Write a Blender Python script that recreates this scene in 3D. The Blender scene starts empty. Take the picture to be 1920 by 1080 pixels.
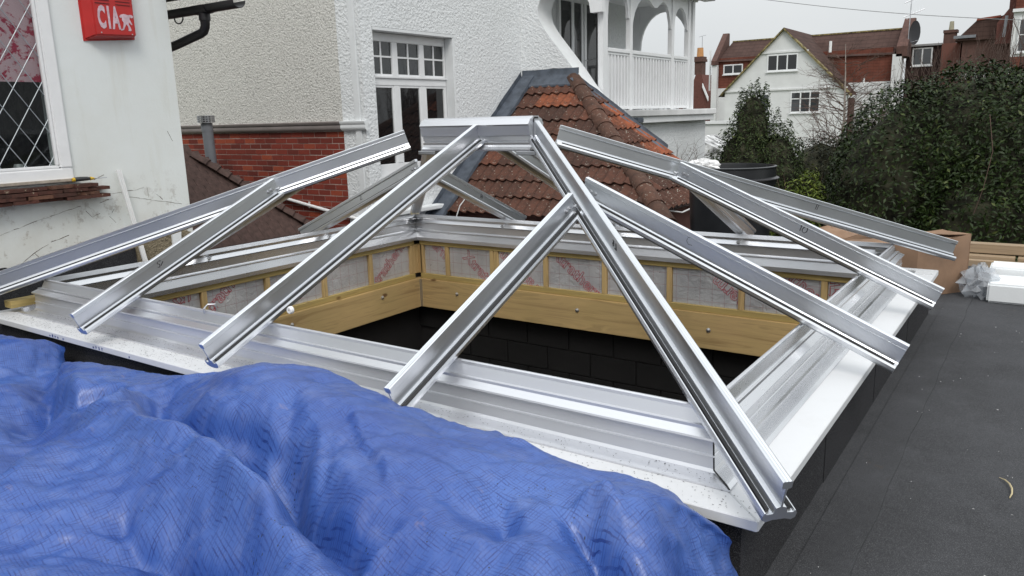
import bpy, bmesh, math, random
import numpy as np
from math import sin, cos, tan, pi, radians, sqrt
from mathutils import Vector, Matrix
random.seed(7); rng = np.random.default_rng(11)
C = bpy.context.scene.collection
S = bpy.context.scene
# ---------------------------------------------------------------- camera
cam = bpy.data.objects.new('camera', bpy.data.cameras.new('camera')); C.objects.link(cam)
yaw, pitch, roll = .608, .2176, -.028
fw = Vector((-sin(yaw)*cos(pitch), cos(yaw)*cos(pitch), -sin(pitch)))
rt = fw.cross(Vector((0, 0, 1))).normalized(); up = rt.cross(fw)
r2 = rt*cos(roll)+up*sin(roll); u2 = -rt*sin(roll)+up*cos(roll)
m = Matrix((r2, u2, -fw)).transposed().to_4x4(); m.translation = (.5745, -1.9932, 1.12)
cam.matrix_world = m
cam.data.sensor_width = 36; cam.data.lens = 27.276; cam.data.clip_end = 1000; cam.data.clip_start = .05
S.camera = cam
# ---------------------------------------------------------------- light
SUN_EL, SUN_AZ = radians(48), radians(140)      # azimuth clockwise from +Y (towards +X)
W = bpy.data.worlds.new('World'); S.world = W; W.use_nodes = True
nt = W.node_tree; nt.nodes.clear()
out = nt.nodes.new('ShaderNodeOutputWorld'); bg = nt.nodes.new('ShaderNodeBackground')
sky = nt.nodes.new('ShaderNodeTexSky'); sky.sky_type = 'NISHITA'; sky.sun_disc = False
sky.sun_elevation = SUN_EL; sky.sun_rotation = SUN_AZ; sky.dust_density = 6; sky.air_density = 1.5
mx = nt.nodes.new('ShaderNodeMix'); mx.data_type = 'RGBA'; mx.inputs[0].default_value = .93
tc = nt.nodes.new('ShaderNodeTexCoord'); mp = nt.nodes.new('ShaderNodeMapping'); mp.inputs['Scale'].default_value = (1, 1, 2.4)
ns = nt.nodes.new('ShaderNodeTexNoise'); ns.inputs['Scale'].default_value = 1.6; ns.inputs['Detail'].default_value = 5
cr = nt.nodes.new('ShaderNodeValToRGB')
cr.color_ramp.elements[0].position = .3; cr.color_ramp.elements[0].color = (6.4, 6.75, 7.0, 1)
cr.color_ramp.elements[1].position = .75; cr.color_ramp.elements[1].color = (7.7, 7.9, 8.0, 1)
L = nt.links.new
L(tc.outputs['Generated'], mp.inputs[0]); L(mp.outputs[0], ns.inputs['Vector']); L(ns.outputs[0], cr.inputs[0])
sxyz = nt.nodes.new('ShaderNodeSeparateXYZ'); L(tc.outputs['Generated'], sxyz.inputs[0])
cl = nt.nodes.new('ShaderNodeMath'); cl.operation = 'MAXIMUM'; L(sxyz.outputs[2], cl.inputs[0]); cl.inputs[1].default_value = 0
ov = nt.nodes.new('ShaderNodeMath'); ov.operation = 'MULTIPLY_ADD'; L(cl.outputs[0], ov.inputs[0]); ov.inputs[1].default_value = 1.1; ov.inputs[2].default_value = 1.0   # overcast sky: brighter overhead
vm = nt.nodes.new('ShaderNodeVectorMath'); vm.operation = 'SCALE'; L(cr.outputs[0], vm.inputs[0]); L(ov.outputs[0], vm.inputs['Scale'])
L(sky.outputs[0], mx.inputs[6]); L(vm.outputs[0], mx.inputs[7]); L(mx.outputs[2], bg.inputs[0]); bg.inputs[1].default_value = .1
L(bg.outputs[0], out.inputs[0])
sun = bpy.data.objects.new('sun', bpy.data.lights.new('sun', 'SUN')); C.objects.link(sun)
sun.data.energy = 1.5; sun.data.angle = radians(22); sun.data.color = (1, .97, .93)
sd = Vector((sin(SUN_AZ)*cos(SUN_EL), cos(SUN_AZ)*cos(SUN_EL), sin(SUN_EL)))
sun.rotation_euler = sd.to_track_quat('Z', 'Y').to_euler(); sun.location = sd*30
S.view_settings.view_transform = 'Standard'; S.view_settings.look = 'None'
S.view_settings.exposure = 0; S.view_settings.gamma = 1; S.view_settings.use_curve_mapping = False
S.render.engine = 'CYCLES'; S.cycles.max_bounces = 8

# ---------------------------------------------------------------- helpers
def tag(o, label=None, cat=None, group=None, kind=None):
    for k, v in (('label', label), ('category', cat), ('group', group), ('kind', kind)):
        if v: o[k] = v
    return o
def thing(name, loc, label, cat, group=None):
    o = bpy.data.objects.new(name, None); o.location = loc; o.empty_display_size = .1; C.objects.link(o)
    return tag(o, label, cat, group)
def link(o, parent):
    C.objects.link(o)
    if parent is not None:
        o.parent = parent
        p = Matrix.Identity(4); q = parent
        p = WM[parent.name] if parent.name in WM else Matrix.Translation(parent.location)
        o.matrix_parent_inverse = p.inverted()
        WM[o.name] = Matrix.LocRotScale(o.location, o.rotation_euler, o.scale)
    return o
WM = {}
class MB:
    def __init__(s): s.v = []; s.f = []; s.mi = []; s.cur = 0
    def add(s, vs, fs):
        b = len(s.v); s.v += [tuple(p) for p in vs]; s.f += [tuple(i+b for i in f) for f in fs]; s.mi += [s.cur]*len(fs); return s
    def box(s, x0, x1, y0, y1, z0, z1):
        x0, x1 = sorted((x0, x1)); y0, y1 = sorted((y0, y1)); z0, z1 = sorted((z0, z1))
        return s.add([(x0,y0,z0),(x1,y0,z0),(x1,y1,z0),(x0,y1,z0),(x0,y0,z1),(x1,y0,z1),(x1,y1,z1),(x0,y1,z1)],
              [(0,3,2,1),(4,5,6,7),(0,1,5,4),(1,2,6,5),(2,3,7,6),(3,0,4,7)])
    def prism(s, poly, o, U, V, D, L, L0=0.0, cut0=None, cut1=None):
        """extrude 2d poly (u,v) in frame U,V along D from L0 to L; cutN(u,v) adds to the length there (mitres)"""
        o, U, V, D = Vector(o), Vector(U), Vector(V), Vector(D); n = len(poly); vs = []
        for end, base, cut in ((0, L0, cut0), (1, L, cut1)):
            for (u, v) in poly:
                l = base+(cut(u, v) if cut else 0); vs.append(o+U*u+V*v+D*l)
        fs = [(i, (i+1) % n, n+(i+1) % n, n+i) for i in range(n)]+[tuple(range(n))[::-1], tuple(range(n, 2*n))]
        return s.add(vs, fs)
    def tube(s, pts, r, seg=8, caps=True):
        pts = [Vector(p) for p in pts]; rs = r if isinstance(r, (list, tuple)) else [r]*len(pts); vs = []; fs = []
        prev = None
        for i, p in enumerate(pts):
            d = (pts[min(i+1, len(pts)-1)]-pts[max(i-1, 0)])
            if d.length < 1e-9: d = Vector((0, 0, 1))
            d.normalize()
            if prev is None: a = d.orthogonal().normalized()
            else:
                a = prev-d*prev.dot(d)
                a = a.normalized() if a.length > 1e-6 else d.orthogonal().normalized()
            prev = a; b = d.cross(a)
            for k in range(seg):
                t = 2*pi*k/seg; vs.append(p+(a*cos(t)+b*sin(t))*rs[i])
        for i in range(len(pts)-1):
            for k in range(seg): fs.append((i*seg+k, i*seg+(k+1) % seg, (i+1)*seg+(k+1) % seg, (i+1)*seg+k))
        if caps: fs += [tuple(range(seg))[::-1], tuple(range((len(pts)-1)*seg, len(pts)*seg))]
        return s.add(vs, fs)
    def lathe(s, o, prof, seg=32):
        vs = []; fs = []; o = Vector(o)
        for (r, z) in prof:
            for k in range(seg): vs.append(o+Vector((r*cos(2*pi*k/seg), r*sin(2*pi*k/seg), z)))
        for i in range(len(prof)-1):
            for k in range(seg): fs.append((i*seg+k, i*seg+(k+1) % seg, (i+1)*seg+(k+1) % seg, (i+1)*seg+k))
        return s.add(vs, fs)
    def mesh(s, name, mats):
        me = bpy.data.meshes.new(name); me.from_pydata(s.v, [], s.f)
        for mm in (mats if isinstance(mats, (list, tuple)) else [mats]): me.materials.append(mm)
        if any(s.mi): me.polygons.foreach_set('material_index', s.mi)
        me.update(); return me
    def build(s, name, mats, parent=None, smooth=False, fix=True, bevel=0, kind=None, label=None, ang=35):
        me = s.mesh(name, mats)
        if fix or bevel:
            bm = bmesh.new(); bm.from_mesh(me)
            if bevel:
                bmesh.ops.bevel(bm, geom=[e for e in bm.edges if len(e.link_faces) == 2 and e.calc_face_angle(0) > .6], offset=bevel, segments=1 if bevel < .004 else 2, affect='EDGES', clamp_overlap=True)
            bmesh.ops.recalc_face_normals(bm, faces=bm.faces); bm.to_mesh(me); bm.free()
        o = bpy.data.objects.new(name, me); link(o, parent)
        if smooth: smooth_by_angle(me, ang)
        return tag(o, label, kind=kind)
def smooth_by_angle(me, ang):
    me.polygons.foreach_set('use_smooth', [True]*len(me.polygons))
    bm = bmesh.new(); bm.from_mesh(me); a = radians(ang)
    for e in bm.edges:
        if len(e.link_faces) == 2 and e.calc_face_angle(0) > a: e.smooth = False
    bm.to_mesh(me); bm.free()
def piece(name, me, loc, parent, rot=None, kind=None):
    o = bpy.data.objects.new(name, me); o.location = loc
    if rot is not None: o.rotation_euler = rot
    return link(o, parent)

# ---------------------------------------------------------------- materials
class Mat:
    def __init__(s, name, base=(.5,.5,.5), rough=.6, metal=0., spec=.5, coat=0.):
        s.m = bpy.data.materials.new(name); s.m.use_nodes = True; s.t = s.m.node_tree
        s.b = s.t.nodes['Principled BSDF']; s.set(base, rough, metal); s.b.inputs['Specular IOR Level'].default_value = spec
        s.b.inputs['Coat Weight'].default_value = coat; s.tc = s.n('ShaderNodeTexCoord'); s.col = None; s.base = base; s.bumpn = None
    def set(s, base, rough, metal):
        s.b.inputs['Base Color'].default_value = (*base, 1); s.b.inputs['Roughness'].default_value = rough; s.b.inputs['Metallic'].default_value = metal
    def n(s, t, **kw):
        x = s.t.nodes.new(t)
        for k, v in kw.items(): setattr(x, k, v)
        return x
    def l(s, a, b): s.t.links.new(a, b); return s
    def vec(s, scale=(1,1,1), rot=(0,0,0), which='Object'):
        mp = s.n('ShaderNodeMapping'); mp.inputs['Scale'].default_value = scale; mp.inputs['Rotation'].default_value = rot
        s.l(s.tc.outputs[which], mp.inputs[0]); return mp.outputs[0]
    def noise(s, scale, detail=4, rough=.6, v=None, dist=0):
        x = s.n('ShaderNodeTexNoise'); x.inputs['Scale'].default_value = scale; x.inputs['Detail'].default_value = detail
        x.inputs['Roughness'].default_value = rough; x.inputs['Distortion'].default_value = dist
        s.l(v if v is not None else s.tc.outputs['Object'], x.inputs['Vector']); return x.outputs[0]
    def voro(s, scale, v=None, feature='F1'):
        x = s.n('ShaderNodeTexVoronoi'); x.feature = feature; x.inputs['Scale'].default_value = scale
        s.l(v if v is not None else s.tc.outputs['Object'], x.inputs['Vector']); return x.outputs[0]
    def ramp(s, fac, stops):
        x = s.n('ShaderNodeValToRGB'); e = x.color_ramp.elements
        while len(e) < len(stops): e.new(.5)
        for i, (p, c) in enumerate(stops):
            e[i].position = p; e[i].color = (*c, 1) if isinstance(c, (tuple, list)) else (c, c, c, 1)
        s.l(fac, x.inputs[0]); return x.outputs[0]
    def mix(s, fac, a, b, mode='MIX'):
        x = s.n('ShaderNodeMix'); x.data_type = 'RGBA'; x.blend_type = mode
        for sock, val in ((x.inputs[0], fac), (x.inputs[6], a), (x.inputs[7], b)):
            if hasattr(val, 'is_output') or hasattr(val, 'links'): s.l(val, sock)
            elif isinstance(val, (int, float)): sock.default_value = val
            else: sock.default_value = (*val, 1)
        return x.outputs[2]
    def math(s, op, a, b=0.):
        x = s.n('ShaderNodeMath'); x.operation = op
        for i, val in enumerate((a, b)):
            if isinstance(val, (int, float)): x.inputs[i].default_value = val
            else: s.l(val, x.inputs[i])
        return x.outputs[0]
    def color(s, sock): s.l(sock, s.b.inputs['Base Color']); s.col = sock; return s
    def rough(s, sock): s.l(sock, s.b.inputs['Roughness']); return s
    def bump(s, h, strength=.5, dist=.01):
        x = s.n('ShaderNodeBump'); x.inputs['Strength'].default_value = strength; x.inputs['Distance'].default_value = dist
        s.l(h, x.inputs['Height'])
        if s.bumpn is not None: s.l(s.bumpn, x.inputs['Normal'])
        s.bumpn = x.outputs[0]; s.l(s.bumpn, s.b.inputs['Normal']); return s
    def rnd(s):
        x = s.n('ShaderNodeObjectInfo'); return x.outputs['Random']
    def sep(s, which='Object'):
        x = s.n('ShaderNodeSeparateXYZ'); s.l(s.tc.outputs[which], x.inputs[0]); return x.outputs

def simple(name, base, rough=.6, metal=0., var=.15, scale=6, bump=0, bscale=40, spec=.5, coat=0):
    a = Mat(name, base, rough, metal, spec, coat)
    n_ = a.noise(scale, 5)
    lo = tuple(c*(1-var) for c in base); hi = tuple(min(1, c*(1+var)) for c in base)
    a.color(a.ramp(n_, [(.3, lo), (.7, hi)]))
    if bump: a.bump(a.noise(bscale, 4), bump, .005)
    return a.m
# aluminium: faint drawn streaks, smears and specks of swarf
def alu(name, base, rmin, rmax, ax=None, met=.96):
    a = Mat(name, base, .3, 1.0)
    n1 = a.noise(2.2, 3, .5); n2 = a.noise(60, 3, .6)
    sc = [30, 30, 30]
    if ax is not None: sc = [70, 70, 70]; sc[ax] = .5
    st = a.noise(1, 3, .6, a.vec(sc)) if ax is not None else n2
    a.b.inputs['Metallic'].default_value = met
    a.color(a.mix(a.ramp(n1, [(.3, 0.), (.75, .22)]), base, tuple(c*.85 for c in base)))
    rr = a.ramp(n1, [(.3, rmin), (.7, rmax)])
    a.rough(rr if ax is None else a.mix(.07, rr, a.ramp(st, [(.3, rmin*.9), (.7, rmax*1.1)])))
    return a.m
ALU = alu('mill_aluminium', (.78, .80, .83), .30, .38)
ALUX = alu('aluminium_drawn_along_x', (.74, .75, .78), .32, .40, 0, .86)
ALUY = alu('aluminium_drawn_along_y', (.70, .71, .73), .22, .30, 1, .90)
ALUD = alu('dull_aluminium', (.55, .56, .58), .3, .5)
GASKET = simple('black_gasket_rubber', (.012, .012, .013), .55)
MARKER = simple('black_marker_ink', (.02, .02, .025), .6)
def m_pvc():
    a = Mat('white_board', (.72, .73, .745), .32, 0, .5)
    g = a.noise(2.2, 6, .65)
    a.color(a.mix(a.ramp(g, [(.5, 0.), (.8, .35)]), (.68, .69, .705), (.50, .495, .48)))
    a.rough(a.ramp(g, [(.3, .25), (.7, .45)])); return a.m
PVC = m_pvc()
PVCW = simple('white_window_plastic', (.80, .80, .80), .35, var=.04)
PAINTW = simple('white_gloss_paint', (.78, .79, .80), .4, var=.05, scale=3, bump=.08, bscale=30)
def wood(name, ax, base=(.48, .33, .15), dark=(.30, .18, .075), knots=True, z0=3.0):
    a = Mat(name, base, .62)
    sc = [14, 14, 14]; sc[ax] = .9
    v = a.vec(sc); n1 = a.noise(1.0, 6, .6, v, 1.2)
    w = a.ramp(n1, [(.3, dark), (.42, base), (.55, tuple(c*1.15 for c in base)), (.62, tuple(c*.85 for c in base)), (.75, base)])
    big = a.noise(1.3, 3); w = a.mix(a.ramp(big, [(.4, 0.), (.7, .45)]), w, (.40, .30, .12))
    if knots:
        kv = [3.2, 3.2, 3.2]; kv[ax] = 1.6
        k = a.voro(1.6, a.vec(kv)); w = a.mix(a.ramp(k, [(.07, .9), (.12, 0.)]), w, (.13, .06, .02))
    a.color(w); a.bump(n1, .12, .003); return a.m
WX, WY, WZ = wood('pine_along_x', 0), wood('pine_along_y', 1), wood('pine_upright', 2)
WGX, WGY = wood('green_tinted_pine_along_x', 0, (.38, .28, .10), (.22, .15, .05)), wood('green_tinted_pine_along_y', 1, (.38, .28, .10), (.22, .15, .05))
WOLD = wood('weathered_timber', 0, (.30, .22, .15), (.16, .11, .07))
def m_foil():
    a = Mat('foil_board_with_printed_grid', (.62, .62, .63), .33, .45)
    x, y, z = a.sep()
    cr = a.noise(26, 5, .65, None, .8)
    def line(c):
        f = a.math('FRACT', a.math('MULTIPLY', c, 10.0)); d = a.math('ABSOLUTE', a.math('SUBTRACT', f, .5))
        return a.math('LESS_THAN', d, .016)
    g = a.math('MAXIMUM', line(a.math('ADD', x, y)), line(z))
    a.color(a.mix(a.math('MULTIPLY', g, .5), a.ramp(a.noise(4, 3), [(.3, (.52, .52, .54)), (.7, (.68, .68, .69))]), (.36, .10, .12)))
    a.rough(a.ramp(cr, [(.3, .25), (.7, .5)])); a.bump(cr, .5, .012); return a.m
FOIL = m_foil()
REDINK = simple('red_print', (.48, .02, .05), .5)
def m_felt(name, base, seam=False):
    a = Mat(name, base, .9, 0, .25)
    sp = a.noise(420, 2, .7); big = a.noise(1.6, 6, .62); mid = a.noise(5, 7, .8, None, .3)
    c = a.mix(a.ramp(big, [(.35, 0.), (.7, .8)]), base, tuple(x*2.0 for x in base))
    c = a.mix(a.ramp(mid, [(.50, 0.), (.80, .40)]), c, tuple(x*3.0 for x in base))
    c = a.mix(a.ramp(sp, [(.52, 0.), (.70, .9)]), c, (.15, .15, .155))
    dirt = a.noise(3.1, 4, .7, a.vec((1, 1, 1), (0, 0, 2)))
    c = a.mix(a.ramp(dirt, [(.66, 0.), (.76, .45)]), c, (.10, .065, .035))
    a.color(c); a.bump(a.noise(500, 2), .6, .002); a.bump(a.noise(5, 4), .25, .01); return a.m
FELT = m_felt('mineral_roof_felt', (.030, .031, .034)); FELTD = m_felt('dark_felt_upstand', (.010, .010, .012))
def m_pebble(name, base, dark, sc=60, st=1.0, dist=.02):
    a = Mat(name, base, .75, 0, .3)
    v = a.voro(sc); n1 = a.noise(sc*.9, 5, .6, None, .5)
    h = a.mix(.5, v, n1)
    big = a.noise(.9, 5, .6)
    c = a.mix(a.ramp(n1, [(.34, .75), (.5, 0.)]), base, dark)
    c = a.mix(a.ramp(big, [(.45, 0.), (.8, .35)]), c, tuple(x*.8 for x in base))
    a.color(c); a.bump(n1, st, dist); a.bump(v, st*.6, dist*.6); return a.m
PEBG = m_pebble('grey_pebbledash', (.70, .69, .65), (.30, .29, .27), 42, .8, .025)
PEBW = m_pebble('painted_white_pebbledash', (.78, .80, .81), (.68, .70, .71), 30, .65, .03)
PEBX = m_pebble('bare_pebble_render', (.30, .25, .17), (.10, .08, .05), 75, 1, .02)
def m_render():
    a = Mat('stained_white_render', (.66, .69, .68), .7, 0, .35)
    big = a.noise(1.1, 6, .65); sp = a.noise(7, 6, .75); v = a.vec((5, 5, .7)); run = a.noise(1.2, 5, .6, v)
    c = a.mix(a.ramp(big, [(.4, 0.), (.75, .5)]), (.75, .78, .77), (.64, .64, .58))
    c = a.mix(a.ramp(run, [(.55, 0.), (.8, .35)]), c, (.50, .47, .36))
    x, y, z = a.sep()
    low = a.ramp(z, [(0., 1.), (1., 0.)])
    lowf = a.math('SUBTRACT', .80, z); lowf = a.math('MULTIPLY', lowf, 1.6)
    d = a.math('MULTIPLY', a.ramp(sp, [(.56, 0.), (.64, 1.)]), lowf)
    d2 = a.n('ShaderNodeClamp'); a.l(d, d2.inputs[0])
    c = a.mix(d2.outputs[0], c, (.20, .15, .11))
    lf = a.n('ShaderNodeClamp'); a.l(a.math('MULTIPLY', lowf, a.ramp(a.noise(3, 4), [(.3, 0.), (.7, .7)])), lf.inputs[0])
    c = a.mix(lf.outputs[0], c, (.50, .47, .41))
    a.color(c); a.bump(a.noise(55, 5), .25, .006); a.bump(a.noise(6, 3), .2, .01); return a.m
RENDER = m_render()
SMOOTHW = simple('smooth_white_masonry_paint', (.74, .76, .77), .6, var=.05, scale=4, bump=.25, bscale=25)
def m_brick(name, a0, a1, a2):
    a = Mat(name, a1, .85, 0, .3)
    r = a.ramp(a.rnd(), [(0., a0), (.45, a1), (.8, a1), (.93, a2), (1., a2)])
    c = a.mix(a.ramp(a.noise(60, 4, .7), [(.4, 0.), (.75, .6)]), r, tuple(x*.45 for x in a1))
    a.color(c); a.bump(a.noise(120, 4), .5, .004); return a.m
BRICK = m_brick('red_brick', (.14, .028, .020), (.24, .042, .026), (.36, .075, .035))
MORTAR = simple('mortar', (.44, .38, .34), .9, var=.25, scale=30, bump=.4, bscale=90)
BRWALL = simple('brown_red_painted_wall', (.21, .10, .085), .8, bump=.3, bscale=60)
def m_tile(name, cols, lich):
    a = Mat(name, cols[1], .85, 0, .25)
    r = a.ramp(a.rnd(), [(0., cols[0]), (.4, cols[1]), (.78, cols[1]), (.9, cols[2]), (1., cols[3])])
    n = a.noise(9, 5, .7, None, .4)
    c = a.mix(a.ramp(n, [(.40, 0.), (.7, .8)]), r, (.045, .028, .022))
    s_ = a.noise(30, 3, .7); s2 = a.noise(4, 3)
    c = a.mix(a.math('MULTIPLY', a.ramp(s_, [(.635, 0.), (.665, 1.)]), a.ramp(s2, [(.35, .2), (.6, 1.)])), c, lich)
    a.color(c); a.bump(a.noise(70, 5, .7), .6, .006); return a.m
TILE = m_tile('weathered_clay_tile', ((.065, .034, .026), (.115, .050, .034), (.15, .058, .036), (.19, .066, .038)), (.42, .40, .34))
TILEN = m_tile('new_orange_clay_tile', ((.26, .085, .042), (.31, .095, .045), (.34, .105, .048), (.36, .11, .05)), (.42, .34, .28))
TILEB = simple('brown_plain_tile', (.085, .050, .042), .85, var=.4, scale=14, bump=.4, bscale=60)
CEMENT = simple('cement_bedding', (.38, .33, .27), .9, var=.3, scale=20, bump=.5, bscale=60)
LEAD = simple('lead_flashing', (.085, .10, .125), .55, .25, var=.35, scale=8, bump=.6, bscale=9)
RED = simple('red_alarm_plastic', (.46, .018, .016), .45, var=.12, scale=5)
ALABEL = simple('faded_white_lettering', (.58, .42, .47), .6, var=.25, scale=30)
BLACKP = simple('black_gutter_plastic', (.012, .011, .013), .4)
GREYP = simple('grey_pipe_plastic', (.19, .20, .22), .45, var=.1)
BANDP = simple('grey_brown_painted_timber', (.22, .19, .18), .5, var=.15, scale=3)
CARD = simple('brown_cardboard', (.24, .15, .095), .8, var=.25, scale=4, bump=.3, bscale=9)
BINM = simple('black_bin_plastic', (.012, .013, .015), .38, var=.2, scale=8)
def m_glass(name, base, tr=.25, rough=.03, tint=(.9, .93, .93)):
    a = Mat(name, base, rough, 0, .9); t = a.t
    trn = a.n('ShaderNodeBsdfTransparent'); trn.inputs[0].default_value = (*tint, 1)
    mxs = a.n('ShaderNodeMixShader'); mxs.inputs[0].default_value = tr
    a.bump(a.noise(1.5, 2), .03, .02)
    o = [x for x in t.nodes if x.type == 'OUTPUT_MATERIAL'][0]
    a.l(a.b.outputs[0], mxs.inputs[1]); a.l(trn.outputs[0], mxs.inputs[2]); a.l(mxs.outputs[0], o.inputs[0]); return a.m
GLASS = m_glass('window_glass', (.012, .014, .016), .35)
GLASSD = m_glass('dark_window_glass', (.01, .01, .011), .15)
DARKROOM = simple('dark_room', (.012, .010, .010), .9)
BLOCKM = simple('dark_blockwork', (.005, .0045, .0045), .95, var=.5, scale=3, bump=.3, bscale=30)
CURT = simple('dark_red_curtain', (.22, .012, .035), .9, var=.35, scale=9)
def m_foliage(name, cols, rough=.45, spec=.4):
    a = Mat(name, cols[1], rough, 0, spec)
    r = a.n('ShaderNodeAttribute'); r.attribute_name = 'shade'
    a.color(a.ramp(r.outputs['Fac'], [(0., cols[0]), (.5, cols[1]), (.85, cols[2]), (1., cols[3])])); return a.m
LAUREL = m_foliage('laurel_leaf', ((.010, .018, .004), (.018, .034, .007), (.034, .054, .012), (.075, .095, .026)), .45, .22)
CONIF = m_foliage('conifer_leaf', ((.014, .024, .006), (.030, .050, .012), (.055, .078, .020), (.09, .11, .03)), .6, .3)
YELLOW = m_foliage('yellow_green_leaf', ((.06, .09, .012), (.10, .14, .02), (.16, .20, .03), (.24, .27, .05)), .5, .3)
HEDGE = m_foliage('dark_hedge_leaf', ((.008, .012, .005), (.014, .020, .008), (.028, .032, .014), (.05, .05, .03)), .6, .25)
PURPLE = m_foliage('brown_purple_leaf', ((.04, .022, .02), (.06, .035, .03), (.085, .05, .04), (.10, .075, .05)), .7, .2)
BARK = simple('grey_bark', (.13, .10, .08), .9, var=.3, scale=20)
TWIG = simple('brown_twig', (.10, .062, .048), .9, var=.3, scale=20)
BIRCHB = simple('pale_birch_bark', (.30, .26, .23), .8, var=.3, scale=12)

# ================================================================ SETTING
ZR = -.37                                   # flat roof surface
g = MB(); g.box(-150, 150, -60, 220, -3.4, -3.25)
def m_ground():
    a = Mat('garden_ground', (.06, .07, .03), .95)
    a.color(a.ramp(a.noise(.6, 6, .7), [(.3, (.035, .05, .018)), (.55, (.07, .085, .03)), (.75, (.10, .085, .05))])); a.bump(a.noise(8, 5), .5, .05); return a.m
tag(g.build('ground', m_ground()), kind='structure')
def m_added_hill():
    a = Mat('added_hillside_cover', (.03, .035, .02), .95, 0, .2)
    a.color(a.ramp(a.noise(.5, 8, .75), [(.3, (.012, .018, .008)), (.5, (.035, .040, .022)), (.7, (.075, .06, .045))])); a.bump(a.noise(1.2, 8, .75), 1., .8); return a.m
vs = []; fs = []; na = 48
for i in range(na+1):
    t_ = pi*1.12+(pi*.93)*i/na; rr_ = 24+3*sin(i*.9)+2*sin(i*2.3); hh = 3.2+1.0*sin(i*.55)+.8*sin(i*1.7)+.5*sin(i*3.9)
    for k_, (dr, zz) in enumerate(((0, -3.3), (1.0, -.5), (1.8, hh*.55), (3.2, hh), (9, hh+1.5), (20, hh))): vs.append(((rr_+dr)*cos(t_), -2+(rr_+dr)*sin(t_), zz+(.5*sin(i*5.1+k_*2) if k_ > 1 else 0)))
for i in range(na):
    for k_ in range(5): a0 = i*6+k_; fs.append((a0, a0+1, a0+7, a0+6))
g = MB(); g.add(vs, fs); tag(g.build('added_unseen_hillside', m_added_hill(), fix=False), kind='structure')  # added unseen rise behind the camera, there to darken reflections in the metal
# flat roof deck with a hole for the lantern
g = MB()
X0, X1, Y0, Y1 = -5.18, 4.2, -6.2, 6.75
hx0, hx1, hy0, hy1 = -4.60, -.22, .22, 3.80
g.box(X0, hx0, Y0, Y1, ZR-.22, ZR); g.box(hx1, X1, Y0, Y1, ZR-.22, ZR); g.box(hx0, hx1, Y0, hy0, ZR-.22, ZR); g.box(hx0, hx1, hy1, Y1, ZR-.22, ZR)
tag(g.build('flat_roof', FELT), kind='structure')
def strip(name, x0, x1, y0, y1, z):      # lapped felt strips: thin sheets with a slightly ragged edge
    b = MB(); n = 60; vs = []; fs = []
    for i in range(n+1):
        y = y0+(y1-y0)*i/n; w = .004*sin(i*1.7)+.003*sin(i*.61); lift = .0015*abs(sin(i*.8))
        vs += [(x0, y, z), (x1+w, y, z+lift), (x1+w+.001, y, z-.004)]
    for i in range(n): a = i*3; fs += [(a, a+1, a+4, a+3), (a+1, a+2, a+5, a+4)]
    b.add(vs, fs); return tag(b.build(name, FELT, fix=False), kind='structure')
strip('flat_roof_lap', .0, .165, -2.5, 6.4, ZR+.005); strip('flat_roof_lap', 1.25, 1.7, -2.5, 6.4, ZR+.005)
# the walls that carry the flat roof, and the dark room under it
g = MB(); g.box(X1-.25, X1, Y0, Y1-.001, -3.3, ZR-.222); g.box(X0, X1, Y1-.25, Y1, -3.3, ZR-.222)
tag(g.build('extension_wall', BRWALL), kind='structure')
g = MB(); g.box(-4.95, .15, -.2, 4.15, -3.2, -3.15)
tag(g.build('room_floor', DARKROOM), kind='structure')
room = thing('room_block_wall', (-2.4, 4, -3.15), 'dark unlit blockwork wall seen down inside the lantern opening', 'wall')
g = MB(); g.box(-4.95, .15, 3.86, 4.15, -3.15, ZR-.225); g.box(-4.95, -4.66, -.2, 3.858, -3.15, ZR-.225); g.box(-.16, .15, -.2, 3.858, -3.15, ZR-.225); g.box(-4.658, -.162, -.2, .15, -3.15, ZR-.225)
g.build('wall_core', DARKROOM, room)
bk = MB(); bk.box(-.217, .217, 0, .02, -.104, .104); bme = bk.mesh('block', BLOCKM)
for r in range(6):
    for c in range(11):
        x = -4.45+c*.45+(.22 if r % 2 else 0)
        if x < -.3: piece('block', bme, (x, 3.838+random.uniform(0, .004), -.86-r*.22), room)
b = MB()
b.tube([(-.62, 3.3, -.9), (-.6, 3.28, -1.05), (-.58, 3.27, -1.2), (-.60, 3.27, -1.28), (-.63, 3.27, -1.2), (-.62, 3.28, -1.02)], .012, 6)
tag(b.build('hanging_cable', PVCW), 'pale looped cable hanging in the dark under the opening', 'cable')

# ================================================================ LANTERN KERB
RX0, RX1, RY0, RY1 = -4.588, -.23, .23, 3.78       # rail line of the eaves frame
kerb = thing('lantern_kerb', (-2.4, 2.0, ZR), 'timber framed roof opening kerb, foil insulated inside and capped with white board', 'roof kerb')
BX0, BX1, BY0, BY1 = -4.86, 0., 0., 4.01
t = .036
def mitre(name, pts, mat, parent, z0, z1):
    b = MB(); n = len(pts); b.add([(x, y, z0) for x, y in pts]+[(x, y, z1) for x, y in pts], [tuple(range(n))[::-1], tuple(range(n, 2*n))]+[(i, (i+1) % n, n+(i+1) % n, n+i) for i in range(n)])
    return b.build(name, mat, parent, bevel=.0035)
ix0, ix1, iy0, iy1 = -4.62, -.2, .2, 3.81
e = .0008
mitre('capping_board', [(BX0, BY0), (BX1, BY0), (ix1, iy0-e), (ix0, iy0-e)], PVC, kerb, -t, 0)
mitre('capping_board', [(BX1, BY0+e), (BX1, BY1), (ix1+e, iy1), (ix1+e, iy0)], PVC, kerb, -t, 0)
mitre('capping_board', [(BX1-e, BY1), (BX0, BY1), (ix0, iy1+e), (ix1, iy1+e)], PVC, kerb, -t, 0)
mitre('capping_board', [(BX0, BY1-e), (BX0, BY0+e), (ix0-e, iy0), (ix0-e, iy1)], PVC, kerb, -t, 0)
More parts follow.
